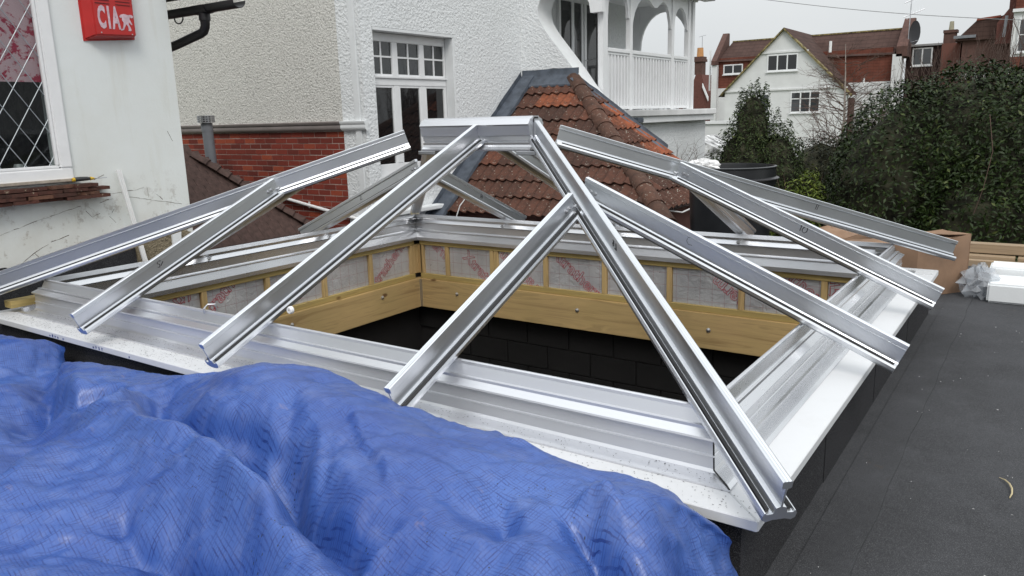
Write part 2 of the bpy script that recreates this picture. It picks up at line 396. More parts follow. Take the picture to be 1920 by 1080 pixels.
# felt covered outside faces of the kerb
g = MB(); k = .065
g.box(BX0+k, BX1-k, BY0+k, BY0+k+.05, ZR+.001, -t-.001); g.box(BX0+k, BX1-k, BY1-k-.05, BY1-k, ZR+.001, -t-.001)
g.box(BX1-k-.05, BX1-k-.0005, BY0+k+.051, BY1-k-.051, ZR+.001, -t-.001); g.box(BX0+k+.0005, BX0+k+.05, BY0+k+.051, BY1-k-.051, ZR+.001, -t-.001)
for y in (1.1, 2.15, 3.2): g.box(BX1-k, BX1-k+.003, y, y+1.03, ZR+.001, -t-.002)
g.build('felt_face', FELTD, kerb)
# stud frames, back and left walls (the ones seen) and the other two
def bar(name, mat, *b_, bev=.003, parent=kerb): return MB().box(*b_).build(name, mat, parent, bevel=bev)
ZT = -.052
def frame_x(y0, y1, studs, face):            # wall running along X
    bar('top_plate', WGX, -4.53, -.29, y0, y1, -.097, ZT); bar('bottom_plate', WGX, -4.53, -.29, y0, y1, -.435, -.385)
    for x in studs: bar('stud', WZ, x-.022, x+.022, y0+.003, y1-.003, -.3845, -.0975)
def frame_y(x0, x1, studs):
    bar('top_plate', WGY, x0, x1, .29, 3.70, -.097, ZT); bar('bottom_plate', WGY, x0, x1, .29, 3.70, -.435, -.385)
    for y in studs: bar('stud', WZ, x0+.003, x1-.003, y-.022, y+.022, -.3845, -.0975)
frame_x(3.75, 3.80, [-.69, -1.29, -1.88, -2.47, -3.06, -3.60, -3.65, -4.19, -4.505, -4.53], 1)
frame_y(-4.60, -4.555, [.75, 1.35, 1.93, 2.53, 3.10, 3.67, 3.716])
bar('corner_stud', WZ, -4.599, -4.5535, 3.7385, 3.7995, -.3845, -.0975)
frame_x(.22, .27, [-.69, -1.29, -1.88, -2.47, -3.06, -3.65, -4.19], -1)
frame_y(-.27, -.225, [.75, 1.35, 1.93, 2.53, 3.10])
bar('trimmer_beam', WX, -4.52, -.30, 3.728, 3.80, -.725, -.4365, bev=.004)
bar('trimmer_beam', WY, -4.60, -4.5225, .30, 3.80, -.725, -.4365, bev=.004)
bar('trimmer_beam', WX, -4.52, -.30, .20, .28, -.725, -.4365, bev=.004)
bar('trimmer_beam', WY, -.298, -.225, .30, 3.72, -.725, -.4365, bev=.004)
# galvanised corner plate
MB().box(-4.5215, -4.50, 3.715, 3.7275, -.72, -.44).build('corner_bracket', ALUD, kerb)
# foil panels between the studs
def panels_x(y, studs, s):
    xs = sorted([-4.555]+studs+[-.28])
    for a, b in zip(xs, xs[1:]):
        if b-a > .08:
            m_ = MB(); x0, x1 = a+.025, b-.025; n = max(2, int((x1-x0)/.08)); vs = []; fs = []
            for i in range(n+1):
                for j in range(5): vs.append((x0+(x1-x0)*i/n, y+random.uniform(-.0035, .0035), -.384+.286*j/4))
            for i in range(n):
                for j in range(4): fs.append((i*5+j, i*5+j+1, i*5+j+6, i*5+j+5))
            m_.add(vs, fs); m_.build('insulation_panel', FOIL, kerb, fix=False, smooth=True)
def panels_y(x, studs):
    ys = sorted([.28]+studs+[3.70])
    for a, b in zip(ys, ys[1:]):
        if b-a > .08:
            m_ = MB(); y0, y1 = a+.025, b-.025; n = max(2, int((y1-y0)/.08)); vs = []; fs = []
            for i in range(n+1):
                for j in range(5): vs.append((x+random.uniform(-.0035, .0035), y0+(y1-y0)*i/n, -.384+.286*j/4))
            for i in range(n):
                for j in range(4): fs.append((i*5+j, i*5+j+1, i*5+j+6, i*5+j+5))
            m_.add(vs, fs); m_.build('insulation_panel', FOIL, kerb, fix=False, smooth=True)
panels_x(3.775, [-.69, -1.29, -1.88, -2.47, -3.06, -3.625, -4.19], 1); panels_y(-4.585, [.75, 1.35, 1.93, 2.53, 3.10, 3.67])
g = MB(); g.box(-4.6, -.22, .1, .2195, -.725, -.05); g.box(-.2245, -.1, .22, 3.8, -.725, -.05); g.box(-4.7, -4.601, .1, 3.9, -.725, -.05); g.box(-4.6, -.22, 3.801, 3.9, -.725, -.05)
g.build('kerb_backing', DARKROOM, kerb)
def bolt(o, n, r=.016, parent=kerb):
    n = Vector(n); MB().tube([Vector(o), Vector(o)+n*.004, Vector(o)+n*.006, Vector(o)+n*.014, Vector(o)+n*.016], [r*1.2, r*1.2, r*.75, r*.6, r*.2], 10).build('bolt_head', ALU, parent, smooth=True)
for p in ((-4.06, -.55), (-2.72, -.55), (-1.53, -.57), (-.62, -.56)): bolt((p[0], 3.728, p[1]), (0, -1, 0))
for p in ((3.18, -.52), (2.1, -.53), (1.2, -.54)): bolt((-4.5225, p[0], p[1]), (1, 0, 0))
# printed brand wording on the foil
def text_mesh(txt, size, outline=0.0, extrude=0.0, bold=0.0, res=3):
    cu = bpy.data.curves.new('t', 'FONT'); cu.body = txt; cu.size = size; cu.resolution_u = res; cu.offset = bold
    cu.align_x = 'CENTER'; cu.align_y = 'CENTER'
    if outline: cu.fill_mode = 'NONE'; cu.bevel_depth = outline; cu.bevel_resolution = 0
    else: cu.extrude = extrude
    o = bpy.data.objects.new('t', cu); C.objects.link(o); dg = bpy.context.evaluated_depsgraph_get()
    me = bpy.data.meshes.new_from_object(o.evaluated_get(dg)); bpy.data.objects.remove(o); bpy.data.curves.remove(cu); return me
def clip_text(me, M_, planes, name, mat, parent):
    bm = bmesh.new(); bm.from_mesh(me); bm.transform(M_)
    for co, no in planes:
        bmesh.ops.bisect_plane(bm, geom=bm.verts[:]+bm.edges[:]+bm.faces[:], plane_co=co, plane_no=no, clear_outer=True)
    if len(bm.faces) == 0: bm.free(); return
    me2 = bpy.data.meshes.new(name); bm.to_mesh(me2); bm.free(); me2.materials.clear(); me2.materials.append(mat)
    return link(bpy.data.objects.new(name, me2), parent)
XT = text_mesh('Xtratherm', .15, outline=.0019, bold=.002)
def print_x(cx, cz, ang, x0, x1):   # on the back wall (faces -Y)
    M_ = Matrix.Translation((cx, 3.7705, cz)) @ Matrix.Rotation(ang, 4, 'Y') @ Matrix.Rotation(pi/2, 4, 'X') @ Matrix.Diagonal((1, 1, .3, 1))
    clip_text(XT, M_, [((x0, 0, 0), (-1, 0, 0)), ((x1, 0, 0), (1, 0, 0)), ((0, 0, -.384), (0, 0, -1)), ((0, 0, -.098), (0, 0, 1))], 'printed_wording', REDINK, kerb)
def print_y(cy, cz, ang, y0, y1):   # on the left wall (faces +X)
    M_ = Matrix.Translation((-4.5805, cy, cz)) @ Matrix.Rotation(ang, 4, 'X') @ Matrix.Rotation(pi/2, 4, 'Z') @ Matrix.Rotation(pi/2, 4, 'X') @ Matrix.Diagonal((1, 1, .3, 1))
    clip_text(XT, M_, [((0, y0, 0), (0, -1, 0)), ((0, y1, 0), (0, 1, 0)), ((0, 0, -.384), (0, 0, -1)), ((0, 0, -.098), (0, 0, 1))], 'printed_wording', REDINK, kerb)
A = radians(38)
print_x(-4.43, -.02, A, -4.53, -4.22); print_x(-3.72, -.36, A, -4.16, -3.70); print_x(-3.3, -.32, A+pi, -3.58, -3.09)
print_x(-2.73, -.25, A, -3.03, -2.5); print_x(-1.26, -.36, A+pi, -1.85, -1.32); print_x(-.88, -.12, A, -1.25, -.72); print_x(-.45, -.30, A, -.66, -.3)
print_y(3.34, -.24, A, 3.13, 3.64); print_y(2.62, -.10, A, 2.56, 3.07); print_y(2.25, -.28, A+pi, 1.96, 2.50); print_y(1.55, -.12, A, 1.38, 1.90); print_y(1.02, -.24, A+pi, .78, 1.32)

# ================================================================ ROOF LANTERN
lan = thing('roof_lantern_frame', (-2.41, 2.0, 0), 'bare aluminium roof lantern frame of eaves beams, ridge, hips and rafters, unglazed', 'roof lantern')
# eaves beam section: (inset from board edge, height)
EP = [(.125, .001), (.125, .007), (.140, .011), (.196, .014), (.203, .024), (.206, .060), (.203, .062), (.203, .068), (.207, .070), (.208, .112), (.196, .118), (.194, .126),
      (.222, .143), (.224, .152), (.229, .153), (.233, .150), (.240, .152), (.254, .190), (.250, .203), (.256, .206), (.262, .206),
      (.272, .178), (.259, .174), (.258, .160), (.263, .157), (.283, .129), (.268, .124), (.265, .118), (.264, .062), (.268, .054), (.283, .050), (.283, .043), (.272, .038), (.286, -.018), (.286, -.050), (.222, -.050), (.216, .001)]
def eaves(o, U, D, Ln, mat):
    b = MB(); b.prism(EP, o, U, (0, 0, 1), D, Ln, 0, cut0=lambda u, v: u, cut1=lambda u, v: -u)
    return b.build('eaves_beam', mat, lan)
eaves((-4.818, 0, .0), (0, 1, 0), (1, 0, 0), 4.818, ALUX)           # front
eaves((0, 0, 0), (-1, 0, 0), (0, 1, 0), 4.01, ALUY)                # right
eaves((0, 4.01, 0), (0, -1, 0), (-1, 0, 0), 4.818, ALUX)           # back
eaves((-4.818, 4.01, 0), (1, 0, 0), (0, -1, 0), 4.01, ALUY)        # left
# rafters
SL = .437
def zr(d): return .208+SL*d                                        # underside height, d = distance inside the rail
WING = [(-.040, .011), (-.044, .002), (-.042, -.013), (-.032, -.022), (-.015, -.026), (.015, -.026), (.032, -.022), (.042, -.013), (.044, .002), (.040, .011), (.037, .011), (.034, .004), (.018, .001), (.013, .014), (.003, .018), (-.003, .018), (-.013, .014), (-.018, .001), (-.034, .004), (-.037, .011)]
WEB = [(-.0028, .0175), (.0028, .0175), (.0028, .082), (-.0028, .082)]
CAP = [(-.010, .081), (.010, .081), (.014, .085), (.014, .103), (.010, .106), (.004, .1045), (.0, .106), (-.004, .1045), (-.010, .106), (-.014, .103), (-.014, .085)]
def rafter(name, p0, p1, label=None, hip=False, cut_web=0.0, trim=None):
    """p0 lower end, p1 upper end: underside line"""
    p0, p1 = Vector(p0), Vector(p1); D = (p1-p0); Ln = D.length; D.normalize()
    Sd = D.cross(Vector((0, 0, 1))).normalized(); N = Sd.cross(D).normalized(); o = p0+N*.02
    wing = WING
    if hip: wing = [(u*1.12, v-(abs(u)*.30 if abs(u) > .016 else 0)) for u, v in WING]
    b = MB(); up_ = (lambda u, v: -v*cut_web) if cut_web else None
    b.prism(wing, o, Sd, N, D, Ln, 0, cut1=up_); b.prism(WEB, o, Sd, N, D, Ln, 0, cut0=None, cut1=up_); b.prism(CAP, o, Sd, N, D, Ln, 0, cut1=up_)
    r = b.build(name, ALU, lan, label=label)
    for s in (-1, 1):
        gk = [(s*.0185, .003), (s*.0365, .0055), (s*.0365, .014), (s*.028, .0185), (s*.0185, .013)]
        if hip: gk = [(s*.027, -.004), (s*.038, -.004), (s*.038, .003), (s*.033, .007), (s*.027, .004)]
        MB().prism(gk, o, Sd, N, D, Ln-.03, .012).build('gasket', GASKET, r)
    r['o'] = list(o); return r, o, Sd, N, D, Ln
def strokes(r, items, s0, h, side, w=.0023):
    h *= 1.2
    """marker writing on the web: items are polylines in (along, up)"""
    rf, o, Sd, N, D, Ln = r; b = MB()
    for pl in items:
        b.tube([o+D*(s0+a*h)+N*(.044+c*h)+Sd*(side*.0034) for a, c in pl], w, 5)
    b.build('handwritten_number', MARKER, rf)
yc = 2.005; XL, XR = -2.80, -2.02
def front(x, d0=-.30, d1=None, **k): return rafter('rafter', (x, RY0+.01+d0, zr(d0)), (x, RY0+.01+d1, zr(d1)), **k)
def back(x, d0=-.30, d1=None, **k): return rafter('rafter', (x, RY1-.01-d0, zr(d0)), (x, RY1-.01-d1, zr(d1)), **k)
def right(y, d0=-.36, d1=None, **k): return rafter('rafter', (RX1-.01-d0, y, zr(d0)), (RX1-.01-d1, y, zr(d1)), **k)
def left(y, d0=-.30, d1=None, **k): return rafter('rafter', (RX0+.01+d0, y, zr(d0)), (RX0+.01+d1, y, zr(d1)), **k)
J = 1.09; K = 1.18
f1 = front(RX0+J, d1=J-.05); f2 = front(-2.39, d1=1.73, cut_web=0); f3 = front(RX1-J+.03, d1=J-.09)
b1 = back(RX0+J, d1=J-.05); b2 = back(-2.39, d1=1.73); b3 = back(RX1-J, d1=J-.05)
r1 = right(RY0+K, d1=K-.05); r2_ = right(RY1-K, d1=K-.05)
l1 = left(RY0+K, d1=K-.05); l2 = left(RY1-K, d1=K-.05)
def hip(cx, cy, sx, sy, d0, d1):
    return rafter('hip_rafter', (cx+sx*d0, cy+sy*d0, zr(d0)), (cx+sx*d1, cy+sy*d1, zr(d1)), hip=True)
hN = hip(RX1-.01, RY0+.01, -1, 1, -.315, 1.75); hR = hip(RX1-.01, RY1-.01, -1, -1, -.30, 1.68)
hL = hip(RX0+.01, RY0+.01, 1, 1, -.60, 1.66); hF = hip(RX0+.01, RY1-.01, 1, -1, -.02, 1.70)
# handwriting: 11 and 10 on the right hand bars, C, 14, 2, an S like 9, 28
ONE = [(0, .0), (.1, 1.)]
def O_(x): return [(x+.35*cos(t)+.35, .5+.5*sin(t)) for t in [i*pi/5 for i in range(11)]]
def mir(pls, f=-1): return [[(f*a, c) for a, c in p] for p in pls]
strokes(hR, mir([[(0, 0), (.1, 1)], [(.35, 0), (.45, 1)]]), 1.12, .03, -1)
strokes(r2_, mir([[(0, 0), (-.1, 1)], O_(.25)]), .80, .032, -1)
strokes(r1, mir([[(.8, .9), (.4, 1.0), (.0, .7), (.0, .3), (.35, 0), (.8, .1)]]), 1.03, .034, -1, .0011)
strokes(f1, [[(0, .2), (.3, 0), (.5, .4), (.2, .7), (.45, 1.0), (.9, .8)], [(.55, .1), (1.2, .5)]], .52, .03, 1)
strokes(hN, [[(0, .9), (.4, 1), (.3, .5), (0, 0), (.6, 0)], [(1.0, .2), (1.2, 0), (1.5, .25), (1.1, .7), (1.3, 1.), (1.5, .8), (1.05, .3)]], 1.45, .03, -1)
strokes(l2, [[(0, .8), (.3, 1.), (.5, .7), (.0, 0), (.6, .05)]], .85, .035, 1)
strokes(b1, mir([[(0, 0), (0, 1)], [(.35, 0), (.35, 1)], [(.75, 0), (.75, 1.), (.45, .35), (.95, .35)]]), .75, .03, -1)
# ridge
RP = [(-.030, .176), (.030, .176), (.034, .168), (.062, .158), (.085, .128), (.078, .120), (.068, .062), (.052, .058), (.052, .034), (.040, .030), (.040, .022),
      (.056, .018), (.050, .006), (.056, -.006), (.072, -.020), (.070, -.030), (.040, -.030), (.030, -.022), (-.030, -.022), (-.040, -.030), (-.070, -.030), (-.072, -.020), (-.056, -.006), (-.050, .006), (-.056, .018),
      (-.040, .022), (-.040, .030), (-.052, .034), (-.052, .058), (-.068, .062), (-.078, .120), (-.085, .128), (-.062, .158), (-.034, .168)]
zb = .945
rd = MB().prism(RP, (XL-.05, yc, zb), (0, 1, 0), (0, 0, 1), (1, 0, 0), XR-XL+.07, 0).build('ridge_beam', ALUX, lan)
rp2 = [(u*.93, v*.96+.004) for u, v in RP]
MB().prism([(-.018, .170), (.018, .170), (.03, .155), (.03, .140), (-.03, .140), (-.03, .155)], (XR+.0205, yc, zb), (0, 1, 0), (0, 0, 1), (1, 0, 0), .003, 0).build('end_plug', GASKET, rd)
MB().box(XR+.021, XR+.05, yc-.028, yc+.028, zb+.0, zb+.158).build('ridge_end_bracket', ALU, lan, bevel=.004)
for xx in (XL-.01, XR-.01):
    b = MB(); b.box(xx-.07, xx+.07, yc-.075, yc-.015, zb-.055, zb-.031); b.box(xx-.07, xx+.07, yc+.015, yc+.075, zb-.055, zb-.031); b.box(xx-.055, xx+.055, yc-.014, yc+.014, zb-.05, zb-.034)
    b.build('ridge_bracket', ALUD, lan, bevel=.003)
    for s in (-.04, 0, .04):
        MB().tube([(xx+s, yc-.045, zb-.031), (xx+s, yc-.045, zb-.024)], .008, 8).build('bolt_head', GASKET, lan)
# bolts and cleats where rafters land on the eaves beam (inside face) and at the jack tops
def cleat(x, y, nx, ny):
    b = MB(); tx, ty = -ny, nx
    o = Vector((x, y, .145)); n = Vector((nx, ny, 0)); tt = Vector((tx, ty, 0))
    b.tube([o, o+n*.012], .014, 6); b.tube([o+n*.012, o+n*.03], .006, 6); b.tube([o+tt*.016+Vector((0, 0, .014)), o+tt*.016+n*.02+Vector((0, 0, .014))], .006, 5)
    b.build('bolt_cleat', ALUD, lan)
for x in (RX0+J, -2.39, RX1-J): cleat(x, RY1+.01-.05, 0, -1)
for y in (RY0+K, RY1-K): cleat(RX0-.01+.05, y, 1, 0)
for y in (RY0+K, RY1-K): cleat(RX1+.01-.05, y, -1, 0)
for (r, sd_) in ((f1, 1), (f3, 1), (r1, -1), (r2_, -1), (l1, 1), (l2, 1), (b1, -1)):
    rf, o, Sd, N, D, Ln = r; b = MB()
    for q in (0, .026):
        c_ = o+D*(Ln-.045-q)+N*.045+Sd*sd_*.003
        b.tube([c_, c_+Sd*sd_*.006], .011, 10); b.tube([c_+Sd*sd_*.006, c_+Sd*sd_*.010], .006, 8)
    b.tube([o+D*(Ln-.01)+N*.03+Sd*sd_*.012, o+D*(Ln+.012)+N*.03+Sd*sd_*.005], .008, 6)
    b.build('jack_bolt', ALUD, rf)
# corner cleats inside the far corner
b = MB()
for s in (0, 1):
    for i in range(4):
        o = Vector((-4.55+.0, 3.72, .08)) + (Vector((.02+i*.018, .0255, 0)) if s else Vector((-.0095, -.02-i*.018, 0)))
        b.tube([o, o+(Vector((0, -.008, 0)) if s else Vector((.008, 0, 0)))], .0075, 8)
b.build('corner_screw', ALUD, lan)
b = MB(); b.box(-4.548, -4.47, 3.695, 3.7425, .168, .176); b.box(-4.550, -4.5, 3.64, 3.6945, .168, .176); b.build('corner_cleat', ALUD, lan)
b = MB(); b.box(-.36, -.275, 3.70, 3.728, .15, .17); b.build('corner_cleat', ALUD, lan)
# black mitre seal at the near corner
b = MB(); b.tube([(-.209, .209, .118), (-.2055, .2055, .062), (-.2025, .2025, .02), (-.14, .14, .013), (-.126, .126, .008)], .0028, 5); b.build('mitre_seal', GASKET, lan)
# polythene strip hanging on left eaves beam, small hook, roll
b = MB(); b.add([(-4.43, 1.0, .235), (-4.43, 1.02, .235), (-4.44, 1.035, .05), (-4.44, .99, .05)], [(0, 1, 2, 3)])
PLAST = m_glass('clear_polythene', (.7, .72, .74), .72, .15, (.97, .97, .97))
tag(b.build('polythene_strip', PLAST, fix=False), 'thin clear plastic strip hanging over the left eaves beam', 'plastic strip')
b = MB(); b.tube([(-2.88, .245, .19), (-2.88, .243, .215), (-2.87, .262, .235), (-2.85, .29, .232), (-2.85, .30, .20)], .005, 6)
tag(b.build('wire_hook', ALUD), 'small wire hook over the front eaves rail beside a foil panel', 'hook')
b = MB(); b.lathe((0, 0, 0), [(.006, 0), (.006, -.003), (.015, -.003), (.018, 0), (.018, .006), (.0, .008)], 20); b.v = [(-2.30+p[0], .31+p[2]*2, .262+p[1]) for p in b.v]
tag(b.build('plastic_disc', PVCW, smooth=True), 'round white plastic disc behind the middle front rafter', 'plastic disc')
# swarf on the board and flange
sw = MB()
for i in range(2600):
    if i < 2200:
        x = -4.7+4.3*abs(rng.beta(1.1, 2.2)); y = rng.uniform(.012, .195); z = .0008 if y < .125 else .0145 if y > .15 else .0095
    else:
        x = rng.uniform(-1.5, -.02); y = rng.uniform(.01, .19); z = .0008 if y < .125 else .0145
    s = rng.uniform(.0016, .0048); a_ = rng.uniform(0, 6.28)
    sw.add([(x+s*cos(a_), y+s*sin(a_), z), (x+s*.5*cos(a_+2), y+s*.5*sin(a_+2), z+.0006), (x+s*cos(a_+3.6), y+s*sin(a_+3.6), z+.001)], [(0, 1, 2)])
tag(sw.build('metal_swarf', simple('dark_swarf', (.02, .02, .02), .6, 0., .3), fix=False), 'fine dark grit and metal swarf scattered along the white board', 'swarf', kind='stuff')
# blue print on the front edge of the board at its left end
b = MB()
for i, x in enumerate((-4.02, -3.99, -3.96, -3.93, -3.87, -3.55, -3.52, -3.49, -3.46, -3.37, -3.28, -3.20)):
    w = random.uniform(.008, .016); h = random.uniform(.010, .018)
    if i in (9, 10): continue
    b.box(x, x+w*.35, -.0012, -.0002, -.028, -.028+h); b.box(x, x+w, -.0012, -.0002, -.028+h*.6, -.028+h*.8)
    if i % 2: b.box(x+w*.7, x+w, -.0012, -.0002, -.028, -.028+h)
b.build('blue_edge_print', simple('blue_print', (.03, .07, .30), .5), kerb)

# ================================================================ LEFT HOUSE
lh = thing('left_house', (-5.2, 0, -3.2), 'near white rendered house wall at far left with leaded window and red alarm box', 'house')
WXL = -5.2; WE = 1.73
def wall_hole(plane, a0, a1, z0, z1, h, th, name, mat, parent):
    """wall slab with one rectangular hole h=(b0,b1,c0,c1); plane ('x',val,sign): thickness goes away from sign"""
    ax, val, sg = plane; b = MB(); b0, b1, c0, c1 = h; v2 = val-sg*th
    def bx(p0, p1, q0, q1):
        if ax == 'x': b.box(val, v2, p0, p1, q0, q1)
        else: b.box(p0, p1, val, v2, q0, q1)
    bx(a0, b0, z0, z1); bx(b1, a1, z0, z1); bx(b0, b1, z0, c0); bx(b0, b1, c1, z1)
    return b.build(name, mat, parent, fix=True)
wy0, wy1, wz0, wz1 = -1.4, .835, .765, 2.6
wall_hole(('x', WXL, 1), -5.0, WE, ZR+.001, 4.2, (wy0, wy1, wz0, wz1), .28, 'wall', RENDER, lh)
MB().box(-10.5, WXL-.281, WE-.28, WE, -3.2, 4.2).build('side_wall', PEBG, lh)
MB().box(WXL-.28, WXL-.0005, -5.0, WE, -3.2, ZR-.001).build('lower_wall', RENDER, lh)
b = MB(); b.box(-7.6, WXL-.282, -5, WE-.282, -.4, -.3); b.box(-7.6, -7.5, -5, WE-.282, -.299, 4.0); b.box(-7.49, WXL-.282, -5, WE-.282, 3.0, 3.1)
b.box(-7.49, WXL-.282, WE-.35, WE-.283, -.299, 2.99)
b.build('room_inside', simple('dim_room_paint', (.06, .055, .05), .9, .3, 2), lh)
win = MB(); fx = WXL-.035
for (y0, y1, z0, z1) in ((wy0, wy1, wz0, wz0+.085), (wy0, wy1, wz1-.085, wz1), (wy1-.085, wy1, wz0+.0855, wz1-.0855), (wy0, wy0+.085, wz0+.0855, wz1-.0855), (-.33, -.27, wz0+.0855, wz1-.0855)):
    win.box(fx, fx+.06, y0, y1, z0, z1)
wn = win.build('window', PVCW, lh, bevel=.008)
win = MB()
for (y0, y1, z0, z1) in ((-.269, wy1-.0855, wz0+.086, wz0+.106), (wy1-.105, wy1-.0855, wz0+.107, wz1-.086)): win.box(fx+.012, fx+.048, y0, y1, z0, z1)
win.build('window_bead', PVCW, wn, bevel=.004)
MB().box(fx+.02, fx+.026, wy0+.06, wy1-.06, wz0+.06, wz1-.06).build('pane', GLASSD and m_glass('leaded_window_glass', (.015, .016, .018), .82), wn)
ld = MB(); DW, DH = .164, .255; cy_, cz_ = .70, 1.395
yA, yB, zA, zB = wy0+.085, wy1-.105, wz0+.105, wz1-.085
for k in range(-14, 26):
    for s in (1, -1):
        # line z = cz + s*(DH/DW)*(y-cy-k*DW)
        pts = []
        sl = s*DH/DW; y_k = cy_+k*DW
        ts = []
        for yy in (yA, yB):
            zz = cz_+sl*(yy-y_k)
            if zA <= zz <= zB: ts.append((yy, zz))
        for zz in (zA, zB):
            yy = y_k+(zz-cz_)/sl
            if yA < yy < yB: ts.append((yy, zz))
        if len(ts) >= 2:
            (a, c), (d, e_) = ts[0], ts[-1]; l_ = sqrt((d-a)**2+(e_-c)**2)
            if l_ > .05:
                nx, nz = -(e_-c)/l_*.0032, (d-a)/l_*.0032; X_ = fx+.0265+(0 if s > 0 else .0012)
                ld.add([(X_, a+nx, c+nz), (X_, a-nx, c-nz), (X_, d-nx, e_-nz), (X_, d+nx, e_+nz), (X_+.003, a, c), (X_+.003, d, e_)], [(0, 4, 5, 3), (4, 1, 2, 5), (0, 1, 4), (3, 5, 2)])
ld.build('lead_strip', simple('lead_came', (.34, .37, .39), .45, .3), wn, fix=False)
def m_painted_reflection():  # reflection of bright sky and something red, put into the colour
    a = Mat('painted_pink_and_red_reflection', (.5, .3, .3), .85)
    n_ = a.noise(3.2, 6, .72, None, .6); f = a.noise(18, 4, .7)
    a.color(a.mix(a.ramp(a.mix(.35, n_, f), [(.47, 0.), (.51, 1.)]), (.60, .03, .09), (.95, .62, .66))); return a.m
MB().box(fx-.02, fx-.012, wy0, wy1, 1.44, 2.6).build('painted_reflection_panel', m_painted_reflection(), wn)  # added panel behind the glass carrying the painted reflection
b = MB()
for i in range(9):
    y = .62-i*.17; b.lathe((-5.52+random.uniform(-.03, .08), y, .70), [(.05, 0), (.05+random.uniform(0, .02), .10), (.03, .16+random.uniform(0, .08)), (.0, .17)], 10)
b.build('ornament', simple('pale_ornaments', (.25, .2, .16), .6, .5, 8), lh, smooth=True)
MB().box(-5.75, WXL-.29, wy0, wy1, .66, .70).build('inside_sill', PVCW, lh)
# creasing of stacked tiles under the window
bt = MB(); bt.box(-.085, .085, -.081, .081, -.008, .008)
for r in range(4):
    n_ = 34; zz = .640+r*.027
    for i in range(28):
        y = .955-i*.166-(r % 2)*.08+random.uniform(-.006, .006)
        pr_ = MB(); dx = random.uniform(0, .035)
        x0, x1 = WXL+.001, WXL+.075+dx+(.02 if r < 3 else 0); h = .0115
        nn = 5; poly = [(x0, y-.080), ] + [(x1+random.uniform(-.008, .008), y-.080+.16*j/nn) for j in range(nn+1)]+[(x0, y+.080)]
        q = len(poly); dz = random.uniform(-.003, .003)
        pr_.add([(a, c, zz-h+dz) for a, c in poly]+[(a, c, zz+h+dz) for a, c in poly], [tuple(range(q))[::-1], tuple(range(q, 2*q))]+[(j, (j+1) % q, q+(j+1) % q, q+j) for j in range(q)])
        pr_.build('sill_tile', RIMT if 'RIMT' in globals() else globals().setdefault('RIMT', m_tile('old_creasing_tile', ((.06, .028, .022), (.10, .04, .03), (.13, .055, .035), (.15, .075, .05)), (.3, .25, .18))), lh)
        if y < -2.5: break
MB().box(WXL+.001, WXL+.05, -2.6, .86, .757, .775).build('mortar_bed', CEMENT, lh)
# screwdriver on the tiles
sdv = MB(); sdv.tube([(-5.13, .80, .766), (-5.13, .81, .768), (-5.13, .85, .768), (-5.13, .90, .767), (-5.13, .92, .766)], [.010, .015, .016, .014, .010], 10)
sv = thing('screwdriver', (-5.13, .85, .76), 'yellow and black handled screwdriver lying on the tile ledge under the window', 'screwdriver')
sdv.build('handle', simple('black_grip', (.03, .03, .03), .5), sv, smooth=True)
MB().tube([(-5.13, .795, .766), (-5.13, .81, .768)], [.0125, .0155], 10).build('handle_end', simple('yellow_grip', (.6, .38, .02), .5), sv); MB().tube([(-5.13, .9195, .766), (-5.13, .93, .766), (-5.13, .95, .7655)], [.0135, .012, .006], 10).build('collar', bpy.data.materials['yellow_grip'], sv)
MB().tube([(-5.13, .95, .7655), (-5.125, 1.04, .765)], .0035, 6).build('shaft', ALUD, sv)
# cracks, old flashing line, exposed base
CRM = simple('dark_crack', (.13, .10, .075), .95, 0, .5, 30)
def crack(pts, w=.004):
    b = MB()
    for (a, c), (d, e_) in zip(pts, pts[1:]):
        l_ = sqrt((d-a)**2+(e_-c)**2); n_ = max(1, int(l_/.03))
        prev = None
        for i in range(n_+1):
            t_ = i/n_; p = (WXL+.0006, a+(d-a)*t_+random.uniform(-.002, .002), c+(e_-c)*t_+random.uniform(-.003, .003))
            if prev:
                w_ = w*random.uniform(.15, .75); b.add([prev, (prev[0]+.002, prev[1], prev[2]+w_), (p[0]+.002, p[1], p[2]+w_), p], [(0, 1, 2, 3)])
            prev = p
    b.build('render_crack', CRM, lh, fix=False)
crack([(.30, .43), (.55, .50), (.86, .57)], .006); crack([(.95, .64), (1.2, .64), (1.36, .66)], .006); crack([(1.22, .60), (1.40, .56), (1.66, .50)], .005)
crack([(.90, .60), (.89, .53), (.93, .48), (.99, .50)], .009); crack([(.62, .34), (.75, .37)], .008); crack([(.40, .22), (.52, .29), (.60, .33)], .010); crack([(.50, .28), (.55, .20), (.60, .24)], .012); crack([(1.38, .66), (1.385, .58)], .006)
crack([(1.1, .52), (1.06, .47), (1.1, .42)], .012); crack([(1.10, .60), (1.04, .59), (1.0, .575)], .010); crack([(1.45, .60), (1.50, .55)], .01); crack([(1.61, 1.08), (1.63, 1.03), (1.645, 1.0)], .008); crack([(.98, .75), (1.06, .78)], .01)
def patch(name, poly, mat, th=.02):
    m_ = MB(); q = len(poly); m_.add([(WXL+.001, y, z) for y, z in poly]+[(WXL+th, y, z) for y, z in poly], [tuple(range(q))[::-1], tuple(range(q, 2*q))]+[(j, (j+1) % q, q+(j+1) % q, q+j) for j in range(q)])
    return m_.build(name, mat, lh)
patch('exposed_pebble_base', [(1.26, ZR+.01), (1.22, .2), (1.235, .33), (1.29, .365), (1.42, .37), (1.5, .35), (1.62, .30), (1.725, .26), (1.725, ZR+.01)], PEBX)
patch('felt_upstand', [(-3, ZR+.01), (-3, .20), (.3, .215), (.45, .16), (.72, .14), (1.0, .22), (1.215, .27), (1.24, ZR+.01)], FELTD, .008)
patch('board_edge', [(1.52, .10), (1.52, .30), (1.60, .29), (1.585, .08)], SMOOTHW, .04)
